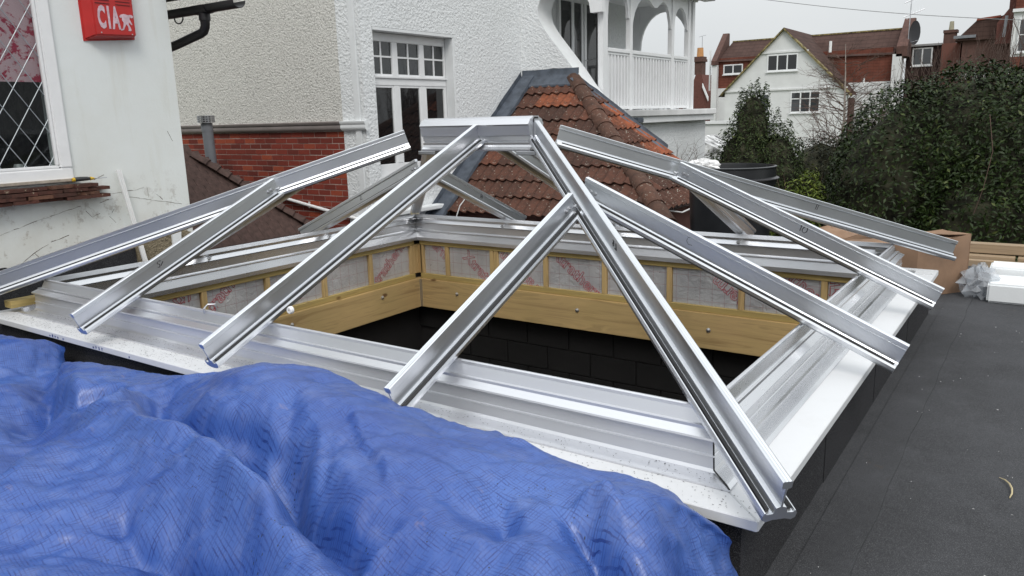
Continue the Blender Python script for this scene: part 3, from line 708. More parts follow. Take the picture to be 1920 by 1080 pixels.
# leaning plastic strip
b = MB(); b.prism([(-.017, -.009), (.017, -.009), (.017, .009), (.010, .009), (.010, -.002), (-.010, -.002), (-.010, .009), (-.017, .009)], (-5.125, 1.265, -.0), (0, 1, 0), (1, 0, 0), Vector((-.045, -.105, .80)).normalized(), .82, -.35)
tag(b.build('plastic_trim_strip', PVCW), 'thin white plastic trim strip leaning against the stained wall', 'trim strip')
# alarm box
ab = thing('alarm_box', (-5.15, 1.25, 1.74), 'red alarm bell box with white lettering mounted high on the left wall', 'alarm box')
b = MB(); b.add([(-5.199, 1.055, 1.735), (-5.199, 1.425, 1.765), (-5.199, 1.425, 2.25), (-5.199, 1.055, 2.25), (-5.115, 1.10, 1.765), (-5.115, 1.40, 1.775), (-5.115, 1.40, 2.25), (-5.115, 1.10, 2.25)], [(0, 1, 2, 3), (4, 5, 6, 7), (0, 1, 5, 4), (1, 2, 6, 5), (2, 3, 7, 6), (3, 0, 4, 7)])
b.build('box_case', RED, ab, bevel=.008)
cia = text_mesh('C I A'.replace(' ', chr(8201)), .2, extrude=.0008, bold=.009)
M_ = Matrix.Translation((-5.1138, 1.207, 1.885)) @ Matrix.Rotation(pi/2, 4, 'Z') @ Matrix.Rotation(pi/2, 4, 'X') @ Matrix.Diagonal((.40, 1.02, 1, 1))
bm = bmesh.new(); bm.from_mesh(cia); bm.transform(M_); bm.to_mesh(cia); bm.free(); cia.materials.clear(); cia.materials.append(ALABEL)
link(bpy.data.objects.new('lettering', cia), ab)
fig = [(0, .84), (.12, .95), (.35, 1.0), (.62, .95), (.78, .99), (1., .92), (.93, .80), (.82, .78), (.74, .86), (.70, .70), (.80, .52), (.86, .42), (.80, .36), (.70, .45), (.62, .55), (.60, .42), (.72, .20), (.76, .06), (.68, 0), (.52, .02), (.56, .10), (.54, .28), (.44, .40), (.34, .26), (.22, .06), (.04, .0), (.0, .06), (.14, .12), (.22, .30), (.26, .48), (.16, .62), (.18, .78), (.06, .76)]
b = MB(); q = len(fig); b.add([(-5.1145, 1.287+a*.108, 1.808+c*.118) for a, c in fig]+[(-5.1128, 1.287+a*.108, 1.808+c*.118) for a, c in fig], [tuple(range(q))[::-1], tuple(range(q, 2*q))]); b.build('crouching_figure_emblem', ALABEL, ab, fix=False)
b = MB()
for j in range(3):
    for (y0, y1) in ((1.12, 1.225), (1.27, 1.38)): b.box(-5.1146, -5.1110, y0, y1, 1.985+j*.022, 1.989+j*.022)
b.build('vent_slot', simple('dark_red_slot', (.10, .008, .008), .6), ab)
for y in (1.14, 1.37): MB().tube([(-5.1146, y, 1.786), (-5.110, y, 1.786)], .0045, 8).build('screw', ALUD, ab)
# gutter end sticking out past the corner
gt = thing('gutter', (-5.3, 2.0, 2.0), 'black plastic gutter end and downpipe sticking out past the white wall corner', 'gutter')
hr = [(.058*cos(a), .058*sin(a)) for a in np.linspace(pi, 2*pi, 11)]; hr = hr+[(x*.93, z*.93) for x, z in hr[::-1]]
MB().prism(hr, (-7.6, 2.0, 2.045), (0, 1, 0), (0, 0, 1), (1, 0, 0), 2.93).build('gutter_channel', BLACKP, gt, smooth=True)
MB().prism([(u*1.12, v*1.12) for u, v in hr], (-5.20, 2.0, 2.045), (0, 1, 0), (0, 0, 1), (1, 0, 0), .16).build('outlet_socket', BLACKP, gt, smooth=True)
MB().tube([(-5.12, 2.0, 2.0), (-5.12, 2.0, 1.93), (-5.125, 2.0, 1.89), (-5.15, 2.0, 1.855), (-5.20, 2.0, 1.84), (-5.5, 2.0, 1.785), (-5.9, 2.0, 1.72)], [.041, .038, .036, .036, .036, .036, .036], 14).build('downpipe', BLACKP, gt, smooth=True)
MB().tube([(-5.12, 2.0, 1.985), (-5.12, 2.0, 1.935)], .045, 14).build('pipe_collar', BLACKP, gt, smooth=True)
b = MB(); ar = [(-5.47, 2.0+.07*cos(a), 1.99+.05*sin(a)) for a in np.linspace(pi, 2*pi, 9)]; b.tube([(x+.0+.06*cos(a), 2.0, 1.985+.045*sin(a)) for (x, _, _), a in zip(ar, np.linspace(pi, 2*pi, 9))], .006, 6); b.build('bracket', BLACKP, gt)
MB().box(-7.6, -5.06, 1.95, 1.975, 2.115, 2.4).build('eaves_fascia', BLACKP, lh)
MB().box(-7.6, -5.06, 1.731, 1.949, 2.12, 2.14).build('soffit', BLACKP, lh)

# ================================================================ BROWN TILED LEAN ROOF between the houses
lr = thing('lower_tiled_roof', (-7.4, 4.0, -.3), 'dark brown plain tiled hip roof with bonnet tiles beside the red brick wall', 'roof')
kx, hx, hy, hz = 1.0, -7.40, 4.90, -.25         # hip foot
nT = Vector((1, 0, 1)).normalized()
ti = MB(); ti.box(-.0815, .0815, -.13, .13, -.007, .007); tme = ti.mesh('plain_tile', TILEB)
rotT = Matrix(((0, 1, 0), (0, 0, 0), (0, 0, 0)))
Md = Matrix((Vector((0, 1, 0)), Vector((1, 0, -1)).normalized(), nT)).transposed()   # columns: across, down slope, normal
Md = Matrix((Vector((0, 1, 0)), Vector((-1, 0, 1)).normalized(), Vector((1, 0, 1)).normalized())).transposed().to_3x3()
for r in range(17):
    s = .07+r*.115
    for c in range(26):
        y = 1.85+c*.166+(.083 if r % 2 else 0)
        x = hx-s*.7071*1.0; z = hz+s*.7071
        if y > hy-(s*.7071)-.02 or y < 1.75: continue
        lift = .012
        E3 = (Md @ Matrix.Rotation(radians(3.0+random.uniform(-.8, .8)), 3, 'X')).to_euler()
        if y > 2.15: piece('plain_tile', tme, (x+nT.x*lift, y, z+nT.z*lift), lr, E3)
b = MB(); b.add([(hx, 1.8, hz), (hx, hy, hz), (hx-1.6, hy-1.6, hz+1.6), (hx-1.6, 1.8, hz+1.6), (hx-1.6, hy, hz+.0), (hx-3, hy, hz), (hx-1.6, 1.8, hz)], [(0, 1, 2, 3), (1, 5, 2)]); b.build('roof_deck', DARKROOM, lr, fix=False)
MB().box(hx-3, hx-.02, 1.8, hy-.02, -3.2, hz-.02).build('wall', RENDER, lr)
# bonnets down the hip
hd = Vector((-1, -1, 1)).normalized(); sd3 = Vector((1, -1, 0)).normalized(); up3 = sd3.cross(hd).normalized()
if up3.z < 0: up3 = -up3
for i in range(11):
    o = Vector((hx, hy, hz))+hd*(.02+i*.152)+up3*.02
    b = MB(); arc = [(.10*math.sin(a)*1.25, .075*cos(a)-.05) for a in np.linspace(-1.35, 1.35, 9)]
    arc2 = [(u*.86, v-.014) for u, v in arc[::-1]]
    vs = []
    pol = arc+arc2; n_ = len(pol)
    fl = 1.25
    b.add([o+sd3*(u*fl)+up3*(v*1.0+.03)-hd*.02 for u, v in pol]+[o+sd3*(u*.7)+up3*(v*.8+.005)+hd*.20 for u, v in pol],
          [(j, (j+1) % n_, n_+(j+1) % n_, n_+j) for j in range(n_)]+[tuple(range(n_))[::-1], tuple(range(n_, 2*n_))])
    bo = b.build('bonnet_tile', TILEB, lr, smooth=True)
    if i < 3:
        b = MB(); pl = [(u*.92*fl, v+.022) for u, v in arc]+[(0, -.03)]; q = len(pl)
        b.add([o+sd3*u+up3*v-hd*.012 for u, v in pl]+[o+sd3*u*.9+up3*(v-.005)+hd*.02 for u, v in pl], [tuple(range(q))[::-1], tuple(range(q, 2*q))]+[(j, (j+1) % q, q+(j+1) % q, q+j) for j in range(q)])
        b.build('mortar_fillet', CEMENT, lr)
g = MB(); g.box(-7.36, -5.20, 1.76, 5.0, -.40, -.30); tag(g.build('lower_flat_roof', FELT), kind='structure')
vp = thing('soil_vent_pipe', (-9.05, 4.62, 0), 'grey vent pipe with slotted cap standing before the red brick wall', 'vent pipe')
MB().tube([(-9.03, 4.62, -.1), (-9.05, 4.62, .6), (-9.07, 4.62, 1.14)], .073, 20).build('pipe', GREYP, vp, smooth=True)
MB().tube([(-9.068, 4.62, 1.03), (-9.07, 4.62, 1.145)], .078, 20).build('pipe_socket', GREYP, vp, smooth=True)
b = MB()
for i in range(4): b.tube([(-9.07, 4.62, 1.15+i*.028), (-9.07, 4.62, 1.162+i*.028)], .115, 18)
for i in range(18): b.tube([(-9.07+.108*cos(i*pi/9), 4.62+.108*sin(i*pi/9), 1.15), (-9.07+.108*cos(i*pi/9), 4.62+.108*sin(i*pi/9), 1.24)], .006, 4)
b.build('slotted_cap', ALUD, vp)
MB().tube([(-9.07, 4.62, 1.14), (-9.07, 4.62, 1.235)], .06, 12).build('cap_core', BLACKP, vp)

# ================================================================ PEBBLEDASH NEIGHBOUR (grey, brick base)
ph = thing('pebbledash_house', (-9, 5.1, -3.2), 'grey pebbledash house wall over a red brick base with a painted band', 'house')
BY = 5.1
MB().box(-12.5, -6.90, BY+.001, BY+.3, 1.1205, 5.0).build('pebbledash_wall', PEBG, ph)
MB().box(-12.5, -6.90, BY+.0045, BY+.3, -3.2, 1.0).build('brick_wall', MORTAR, ph)
bw = [o for o in ph.children if o.name.startswith('brick_wall')][0]
bmb = MB(); bmb.box(-.1075, .1075, 0, .03, -.0325, .0325); bme = bmb.mesh('brick', BRICK)
hmb = MB(); hmb.box(-.0515, .0515, 0, .03, -.0325, .0325); hme = hmb.mesh('brick_header', BRICK)
nb = 0
for r in range(20):
    z = .955-r*.0755; x = -6.905-(0 if r % 2 else .1)
    first = True
    while x > -10.42 and nb < 298:
        if first and r % 2 == 0: piece('brick', hme, (-6.955, BY-.0+random.uniform(-.002, .002), z), bw); x = -7.013
        first = False
        piece('brick', bme, (x-.112, BY+random.uniform(-.002, .002), z+random.uniform(-.001, .001)), bw, (0, 0, 0)); x -= .224; nb += 1
b = MB(); b.prism([(0, 1.0), (-.03, 1.0), (-.045, 1.012), (-.055, 1.035), (-.05, 1.065), (-.04, 1.075), (-.04, 1.082), (-.06, 1.086), (-.06, 1.094), (-.066, 1.10), (-.066, 1.115), (-.01, 1.12), (0, 1.12)], (0, BY, 0), (0, 1, 0), (0, 0, 1), (1, 0, 0), -6.9005, -12.5)
b.build('painted_band', BANDP, ph, smooth=True)
b = MB(); b.tube([(-8.22, BY-.04, .12), (-7.6, BY-.04, .02), (-7.0, BY-.04, -.075), (-6.62, BY-.04, -.13)], .022, 10)
b.build('white_overflow_pipe', PVCW, ph, smooth=True); b = MB()
for x, z in ((-7.62, .022),): b.tube([(x, BY-.04, z-.03), (x, BY-.04, z+.05)], .013, 8)
b.build('pipe_clip', PVCW, ph)

# ================================================================ WHITE HOUSE WITH BALCONY
wh = thing('white_house', (-6.5, 8, -3.2), 'white painted roughcast house with swooping buttress, arched balcony and clay tiled bay roof', 'house')
XC, YW = -6.5, 8.6
MB().box(-6.9, XC-.3, BY-.004, BY+.3, -3.2, 5.0).build('corner_wall', PEBW, wh)
wall_hole(('x', XC, 1), BY-.004, YW, -3.2, 5.0, (5.31, 6.92, .28, 2.25), .30, 'flank_wall', PEBW, wh)
MB().box(-6.665, -6.565, BY-.03, BY-.005, -1, 5.0).build('smooth_pilaster', SMOOTHW, wh, bevel=.006)
b = MB(); b.prism([(0, 1.0), (-.03, 1.0), (-.05, 1.02), (-.056, 1.04), (-.05, 1.07), (-.06, 1.086), (-.066, 1.10), (-.066, 1.118), (0, 1.122)], (0, BY-.005, 0), (0, 1, 0), (0, 0, 1), (1, 0, 0), -6.46, -6.90)
b.build('white_band', SMOOTHW, wh, smooth=True)
# smooth reveals round the window
b = MB(); rx = XC-.145
b.box(rx, XC+.004, 6.88, 6.925, .30, 2.21); b.box(rx, XC+.004, 5.30, 6.925, 2.211, 2.255); b.box(rx, XC+.03, 5.30, 6.94, .25, .30)
b.build('window_reveal', SMOOTHW, wh, bevel=.004)
fw0 = XC-.14
b = MB()
b.box(fw0-.06, fw0, 5.33, 6.88, 2.10, 2.209); b.box(fw0-.06, fw0, 5.33, 6.88, 1.555, 1.645); b.box(fw0-.06, fw0+.02, 5.33, 6.88, 1.645, 1.675); b.box(fw0-.06, fw0, 5.33, 6.88, .31, .55)
for (a, c) in ((5.33, 5.40), (5.79, 5.90), (6.325, 6.43), (6.845, 6.88)):
    b.box(fw0-.06, fw0-.0005, a, c, .551, 1.5545); b.box(fw0-.06, fw0-.0005, a, c, 1.676, 2.0995)
wf = b.build('window', PAINTW, wh, bevel=.006)
b = MB()
for (a, c) in ((5.40, 5.79), (5.90, 6.325), (6.43, 6.845)):
    mid = (a+c)/2
    b.box(fw0-.045, fw0-.012, mid-.011, mid+.011, 1.70, 2.10); b.box(fw0-.0445, fw0-.0125, a, c, 1.905, 1.927); b.box(fw0-.05, fw0-.008, a, c, 1.676, 1.70)
    b.box(fw0-.05, fw0-.008, a, a+.022, .551, 1.554); b.box(fw0-.05, fw0-.008, c-.022, c, .551, 1.554); b.box(fw0-.05, fw0-.008, a+.023, c-.023, 1.53, 1.554)
b.build('glazing_bar', PAINTW, wf)
for (a, c) in ((5.40, 5.79), (5.90, 6.325), (6.43, 6.845)):
    MB().box(fw0-.03, fw0-.026, a, c, 1.70, 2.099).build('pane', m_glass('upper_window_glass', (.03, .034, .036), .1, .02) if 'UG' not in globals() else UG, wf); UG = bpy.data.materials['upper_window_glass']
    MB().box(fw0-.03, fw0-.026, a, c, .552, 1.553).build('pane', GLASSD, wf)
b = MB(); b.box(-8.5, -8.4, BY+.311, YW, -.2, 3); b.box(-8.39, XC-.301, BY+.311, BY+.35, -.2, 3); b.box(-8.39, XC-.301, YW-.05, YW, -.2, 3); b.box(-8.39, XC-.301, BY+.36, YW-.051, -.3, -.2); b.box(-8.39, XC-.301, BY+.36, YW-.051, 3.0, 3.05); b.build('room_inside', DARKROOM, wh)
MB().box(-6.98, -6.96, 6.45, 6.8, .3, 1.6).build('curtain', CURT, wh)
# wing wall with swooping edge: profile in x,z, thickness 8.6..9.0
curve = [(-5.14, 1.285), (-5.20, 1.35), (-5.24, 1.40), (-5.40, 1.60), (-5.55, 1.80), (-5.70, 1.98), (-5.86, 2.17), (-5.98, 2.31), (-6.07, 2.43), (-6.14, 2.54), (-6.17, 2.64), (-6.17, 2.74), (-6.13, 2.84), (-6.05, 2.93), (-5.95, 2.99), (-5.84, 3.02), (-5.72, 3.01), (-5.60, 2.96), (-5.50, 2.87), (-5.44, 2.76), (-5.42, 2.62), (-5.42, 1.64)]
body = [(XC, -.5), (XC, 5.0), (-5.42+.0, 5.0)] 
b = MB()
outer = [(XC-.2, 1.2), (XC-.2, 5.0)]
# left/below part
pl = [(XC-.2, 1.0), (XC-.2, 5.0), (-5.84, 5.0), (-5.84, 3.02), (-5.95, 2.99), (-6.05, 2.93), (-6.13, 2.84), (-6.17, 2.74), (-6.17, 2.64), (-6.14, 2.54), (-6.07, 2.43), (-5.98, 2.31), (-5.86, 2.17), (-5.70, 1.98), (-5.55, 1.80), (-5.40, 1.60), (-5.24, 1.40), (-5.14, 1.285), (-5.14, 1.16), (-5.6, 1.0)]
b.prism(pl, (0, YW, 0), (1, 0, 0), (0, 0, 1), (0, 1, 0), .40)
bm = None
ww = b.build('buttress_wall', [PEBW, SMOOTHW], wh, bevel=0)
for p in ww.data.polygons:
    if abs(p.normal.y) < .5 and p.center.x > -6.3: p.material_index = 1
smooth_by_angle(ww.data, 40)
b = MB(); b.prism([(-5.838, 5.0), (-5.84+.002, 3.021), (-5.72, 3.01), (-5.60, 2.96), (-5.50, 2.87), (-5.44, 2.76), (-5.42, 2.62), (-5.42, 2.62), (-5.22, 2.62), (-5.22, 5.0)], (0, YW+.3, 0), (1, 0, 0), (0, 0, 1), (0, 1, 0), .10)
b.build('arch_panel', PAINTW, wh)
MB().box(-5.7, -5.14, YW+.02, YW+.395, .95, 1.16).build('buttress_foot', SMOOTHW, wh)
# smooth cap slab along the lower edge of the swoop (slightly proud)
# lower walls under the balcony and back wall
b = MB(); b.box(XC, -5.2, YW+.401, 13.2, -3.2, .95); b.build('lower_wall', PEBW, wh)
b = MB(); b.box(XC-.3, XC, YW+.401, 12.75, .951, 5.0); b.build('balcony_back_wall', PEBW, wh)
BP = -5.3
bal = []
MB().box(XC+.001, -5.02, YW+.41, 13.32, 1.06, 1.165).build('balcony_slab', simple('grey_stone_edge', (.42, .42, .40), .7, .15, 6, .2), wh, bevel=.01)
MB().box(XC+.001, -5.06, YW+.41, 13.28, .952, 1.059).build('balcony_fascia', PAINTW, wh, bevel=.006)
for (y0, y1) in ((9.02, 9.19), (9.97, 10.06), (11.66, 11.76), (12.42, 12.52)):
    ps = MB().box(BP-.06, BP+.03, y0, y1, 1.166, 3.2).build('balcony_post', PAINTW, wh, bevel=.008)
def arch(name, y0, y1, bot, axis='y', val=BP, th=.05):
    pts = [(y0, 3.35), (y1, 3.35)]+bot[::-1]; b = MB()
    if axis == 'y': b.prism(pts, (val-th/2-.015, 0, 0), (0, 1, 0), (0, 0, 1), (1, 0, 0), th)
    else: b.prism(pts, (0, val, 0), (1, 0, 0), (0, 0, 1), (0, 1, 0), th)
    return b.build(name, PAINTW, wh)
def arc(y0, z0, y1, z1, zc, n=12):
    r = []
    for i in range(n+1):
        a = pi*i/n; yy = (y0+y1)/2-(y1-y0)/2*cos(a); zz = (z0 if a < pi/2 else z1)+((zc-(z0 if a < pi/2 else z1)))*sin(a); r.append((yy, zz))
    return r
arch('arched_spandrel', 9.191, 9.969, [(9.191, 2.55)]+arc(9.23, 2.62, 9.93, 2.62, 3.08)+[(9.969, 2.60)])
arch('arched_spandrel', 10.061, 11.659, [(10.061, 2.36), (10.08, 2.40), (10.10, 2.55), (10.17, 2.72), (10.30, 2.87), (10.46, 2.96), (10.62, 2.99), (10.75, 2.955), (10.85, 2.90), (10.95, 2.865), (11.05, 2.875), (11.15, 2.93), (11.27, 2.99), (11.36, 2.99), (11.47, 2.93), (11.55, 2.82), (11.61, 2.68), (11.635, 2.58), (11.659, 2.56)])
arch('arched_spandrel', 11.761, 12.419, [(11.761, 2.56)]+arc(11.80, 2.62, 12.38, 2.62, 2.97)+[(12.419, 2.58)])
# far side
MB().box(XC+.001, XC+.12, 12.62, 12.72, 1.166, 3.2).build('balcony_post', PAINTW, wh)
MB().box(BP-.06, BP+.03, 12.62, 12.72, 1.166, 3.2).build('balcony_post', PAINTW, wh)
MB().box(-6.02, -5.93, 12.62, 12.72, 1.166, 2.10).build('balcony_post', PAINTW, wh)
arch('arched_spandrel', XC+.12, BP-.061, [(XC+.121, 2.2)]+arc(XC+.14, 2.35, BP-.08, 2.35, 3.0, 16)+[(BP-.061, 2.3)], 'x', 12.64)
MB().box(XC+.001, BP+.05, 8.9, 12.8, 3.13, 3.16).build('balcony_ceiling', PAINTW, wh)
b = MB(); b.box(BP+.051, -5.0, 8.8, 13.1, 3.16, 3.2); b.box(XC, -4.96, 8.8, 13.15, 3.2, 3.26); b.build('roof_eave', simple('mossy_stone_eave', (.33, .34, .25), .85, .3, 9, .4), wh, bevel=.02)
MB().box(XC, BP+.05, 8.9, 12.8, 3.261, 5).build('upper_wall', PEBW, wh)
for (y0, y1) in ((9.191, 9.969), (10.061, 11.659), (11.761, 12.419)):
    b = MB(); b.box(BP-.045, BP+.025, y0, y1, 2.06, 2.125); b.box(BP-.03, BP+.012, y0, y1, 2.02, 2.0595); b.build('handrail', PAINTW, wh, bevel=.01)
    MB().box(BP-.035, BP+.02, y0, y1, 1.185, 1.235).build('bottom_rail', PAINTW, wh, bevel=.006)
    n_ = max(2, round((y1-y0)/.118))
    for i in range(n_):
        yy = y0+(i+.5)*(y1-y0)/n_; MB().box(BP-.03, BP+.012, yy-.021, yy+.021, 1.2355, 2.0195).build('baluster', PAINTW, wh)
for (a, c) in ((XC+.12, -6.02), (-5.93, BP-.061)):
    MB().box(a, c, 12.64, 12.70, 2.04, 2.10).build('handrail', PAINTW, wh)
    n_ = 4
    for i in range(n_):
        xx = a+(i+.5)*(c-a)/n_; MB().box(xx-.02, xx+.02, 12.65, 12.69, 1.17, 2.039).build('baluster', PAINTW, wh)
# french doors
b = MB(); dx = XC+.03
for (y0, y1) in ((9.70, 9.76), (10.12, 10.20), (10.46, 10.52), (10.56, 10.64), (11.06, 11.16)): b.box(XC+.001, dx+.02, y0, y1, 1.166, 3.05)
b.box(XC+.001, dx+.021, 9.70, 11.16, 1.1665, 1.40); b.box(XC+.001, dx+.021, 9.70, 11.16, 3.0, 3.1)
dr = b.build('french_door', PAINTW, wh)
for (y0, y1) in ((9.76, 10.12), (10.20, 10.46), (10.64, 11.06)): MB().box(XC+.002, dx, y0, y1, 1.40, 3.0).build('pane', GLASSD, dr)
MB().tube([(dx+.02, 10.60, 2.05), (dx+.06, 10.60, 2.05), (dx+.06, 10.50, 2.05)], .008, 6).build('door_handle', ALUD, dr)
# ---- clay tiled bay roof: apex against the buttress wall
AX, AY, AZ = -5.52, 8.58, 1.62            # apex
PT = .80                                     # tan of pitch
EX, EYf, EZ = -3.22, 6.05, -.05
tr = MB()
def zf(y): return AZ-PT*(AY-y)               # front slope (faces -Y)
def zs(x): return AZ-.715*(x-AX)             # side slope (faces +X)
hipk = .715/PT
def yhip(x): return AY-hipk*(x-AX)
def wave(u): 
    q = (u/.15) % 1.0
    return .030*(sin(pi*min(1, q/.62)) if q < .62 else -.12*sin(pi*(q-.62)/.38))
def tile_mesh(wd=.30, ln=.36, seg=14):
    vs = []; fs = []
    for j, (v, dn) in enumerate(((0, 0), (1, 0))):
        for i in range(seg+1): vs.append((i*wd/seg, -v*ln, wave(i*wd/seg)+.012+(.026 if v == 1 else -.008)))
    for i in range(seg+1): vs.append((i*wd/seg, -ln, wave(i*wd/seg)+.012+.026-.016))
    n_ = seg+1
    for i in range(seg): fs += [(i, i+1, n_+i+1, n_+i), (n_+i, n_+i+1, 2*n_+i+1, 2*n_+i)]
    fs += [(0, n_, 2*n_), (seg, 2*n_+seg, n_+seg)]
    return vs, fs
tv, tf = tile_mesh()
def tiled(origin, across, down, nrm, ncol, nrow, keep, newt=()):
    Mx = Matrix((across, -down, nrm)).transposed().to_4x4()
    base = {}
    for mt in ('o', 'n'):
        me = bpy.data.meshes.new('roof_tile'); me.from_pydata(tv, [], tf); me.materials.append(TILEN if mt == 'n' else TILE); me.polygons.foreach_set('use_smooth', [True]*len(me.polygons)); smooth_by_angle(me, 50); base[mt] = me
    for r in range(nrow):
        for c in range(ncol):
            o = origin+across*(c*.30)+down*(r*.315)
            cen = o+across*.15+down*.17
            k_ = keep(o, across, down)
            if not k_: continue
            mt = 'n' if (r, c) in newt else 'o'
            rr = Mx @ Matrix.Rotation(radians(random.uniform(-.7, .7)), 4, 'X')
            if k_ == 1:
                ob = bpy.data.objects.new('roof_tile', base[mt]); ob.matrix_world = Matrix.Translation(o+nrm*random.uniform(0, .006)) @ rr
                C.objects.link(ob); ob.parent = wh; ob.matrix_parent_inverse = Matrix.Translation(wh.location).inverted()
            else:
                bm = bmesh.new(); bm.from_mesh(base[mt]); bm.transform(Matrix.Translation(o) @ rr)
                for co, no in k_: bmesh.ops.bisect_plane(bm, geom=bm.verts[:]+bm.edges[:]+bm.faces[:], plane_co=co, plane_no=no, clear_outer=True)
                if len(bm.faces):
                    me = bpy.data.meshes.new('roof_tile'); bm.to_mesh(me); me.materials.clear(); me.materials.append(TILEN if mt == 'n' else TILE); link(bpy.data.objects.new('roof_tile', me), wh)
                bm.free()
hdir = Vector((1, -hipk, 0)).normalized(); hn = Vector((hipk, 1, 0)).normalized()     # hn points to the side slope
hipn = Vector((-hdir.y, hdir.x, 0)); hipn = hipn if hipn.x > 0 else -hipn
def side_of(p): return (p.x-AX)*hipn.x+(p.y-AY)*hipn.y
dF = Vector((0, -1, -PT)).normalized(); nF = Vector((0, -PT, 1)).normalized(); aF = Vector((1, 0, 0))
dS = Vector((1, 0, -.715)).normalized(); nS = Vector((.715, 0, 1)).normalized(); aS = Vector((0, 1, 0))
def keepF(o, a, d):
    ps = [o, o+a*.3, o+d*.36, o+a*.3+d*.36]; sd_ = [side_of(p) for p in ps]
    if min(sd_) > 0 or o.x+.3 < XC: return 0
    pl = []
    if max(sd_) > 0: pl.append(((AX, AY, 0), hipn))
    if o.x < XC: pl.append(((XC, 0, 0), (-1, 0, 0)))
    return pl or 1
def keepS(o, a, d):
    ps = [o, o+a*.3, o+d*.36, o+a*.3+d*.36]; sd_ = [side_of(p) for p in ps]
    if max(sd_) < 0 or o.y > AY+.0: return 0
    pl = []
    if min(sd_) < 0: pl.append(((AX, AY, 0), -hipn))
    if o.y+.3 > AY: pl.append(((0, AY, 0), (0, 1, 0)))
    return pl or 1
oF = Vector((XC-.02, AY, AZ))+nF*.02
tiled(oF, aF, dF, nF, 12, 9, keepF, {(1, 2), (1, 3)})
oS = Vector((AX, AY-12*.3+.06, AZ))+nS*.02
tiled(oS, aS, dS, nS, 12, 9, keepS, {(2, 11), (3, 10), (3, 11), (4, 11), (5, 11), (6, 11), (5, 10), (7, 11)})
b = MB(); b.add([(XC, AY, AZ-.03), (AX, AY, AZ-.03), (EX-.05, yhip(EX-.05), zs(EX-.05)-.03), (EX-.05, AY, zs(EX-.05)-.03), (XC, yhip(EX-.05), zf(yhip(EX-.05))-.03)], [(0, 1, 2, 4), (1, 3, 2)])
b.build('roof_deck', DARKROOM, wh, fix=False)
# hip tiles (half round) running down
hs = Vector((AX, AY, AZ)); he = Vector((EX-.0, yhip(EX), zs(EX))); hD = (he-hs).normalized(); hS = hD.cross(Vector((0, 0, 1))).normalized(); hN2 = hS.cross(hD)
hL_ = (he-hs).length; i = 0; pos = -.06
while pos < hL_:
    b = MB(); arcs = [(.125*sin(a), .115*cos(a)) for a in np.linspace(-1.5, 1.5, 11)]; arcs2 = [(u*.86, v*.86-.004) for u, v in arcs[::-1]]; pl = arcs+arcs2; q = len(pl)
    o = hs+hD*pos+hN2*.0; l_ = .40; j = random.uniform(-.006, .006)
    b.add([o+hS*u*.93+hN2*(v*.9) for u, v in pl]+[o+hD*l_+hS*(u*1.0+j)+hN2*(v*1.0+.004) for u, v in pl], [(k_, (k_+1) % q, q+(k_+1) % q, q+k_) for k_ in range(q)]+[tuple(range(q))[::-1], tuple(range(q, 2*q))])
    b.build('hip_tile', TILEH if 'TILEH' in globals() else globals().setdefault('TILEH', m_tile('lichened_hip_tile', ((.085, .05, .038), (.10, .055, .04), (.12, .06, .042), (.13, .065, .045)), (.36, .33, .28))), wh, smooth=True)
    pos += .385
# lead flashings
b = MB()
def sheet(b, grid, th=.004):
    n_, m_2 = len(grid), len(grid[0]); vs = [p for r in grid for p in r]; fs = [(i*m_2+j, i*m_2+j+1, (i+1)*m_2+j+1, (i+1)*m_2+j) for i in range(n_-1) for j in range(m_2-1)]; b.add(vs, fs)
gr = []
for i in range(25):                     # left flashing along the flank wall, up the wall and over the tiles
    y = AY-i*.12; z = zf(y); jj = random.uniform(-.008, .008)
    gr.append([(XC+.006, y, z+.19+jj), (XC+.010, y, z+.10+jj), (XC+.02, y, z+.12), (XC+.12, y, z+.118+jj*.4), (XC+.25+jj, y, z+.118), (XC+.26+jj, y, z+.06)])
sheet(b, gr); gr = []
for i in range(10):
    x = XC+.02+i*(AX+.05-XC)/9; jj = random.uniform(-.008, .008)
    gr.append([(x, YW-.006, AZ+.20+jj), (x, YW-.012, AZ+.12+jj), (x, YW-.03, AZ+.085), (x, YW-.15, AZ-.01+jj), (x, YW-.20, AZ-.045+jj), (x, YW-.20, AZ-.075)])
sheet(b, gr); gr = []
for i in range(14):
    x = AX+.03+i*.115; z = zs(x); jj = random.uniform(-.008, .008)
    gr.append([(x, YW-.004, z+.13+jj), (x, YW-.012, z+.09), (x, YW-.05, z+.065), (x, YW-.18, z+.07+jj), (x, YW-.21, z+.05)])
sheet(b, gr)
fl = b.build('lead_flashing', LEAD, wh, fix=False, smooth=True)
b = MB(); b.box(-5.14, -4.62, YW-.03, YW+.42, .88, .96); b.box(-5.2, -4.66, YW+.38, YW+.6, .97, 1.05); b.build('lead_apron', LEAD, wh, bevel=.01)
# bay walls under the tiles
b = MB(); b.box(XC+.01, EX-.25, 6.65, 6.9, -3.2, -.14); b.box(EX-.45, EX-.25, 6.901, YW+.4, -3.2, -.14); b.build('bay_wall', BRWALL, wh)
# white buttress ledge below the flashing on the flank wall (seen through the bars)
b = MB(); b.tube([(-5.9, 6.05, -.18), (-5.85, 6.08, -.02), (-5.78, 6.15, .1), (-5.7, 6.2, .14)], .008, 5); b.tube([(-3.3, 6.7, -.02), (-3.15, 7.1, -.10), (-3.12, 7.5, -.06), (-3.1, 7.9, .02)], .010, 5)
tag(b.build('loose_cable', PVCW), 'thin pale cable lying over the clay tiled roof', 'cable')
b = MB(); b.box(XC+.005, XC+.16, 5.35, 6.75, -.10, -.04); b.build('sill_ledge', SMOOTHW, wh, bevel=.01)

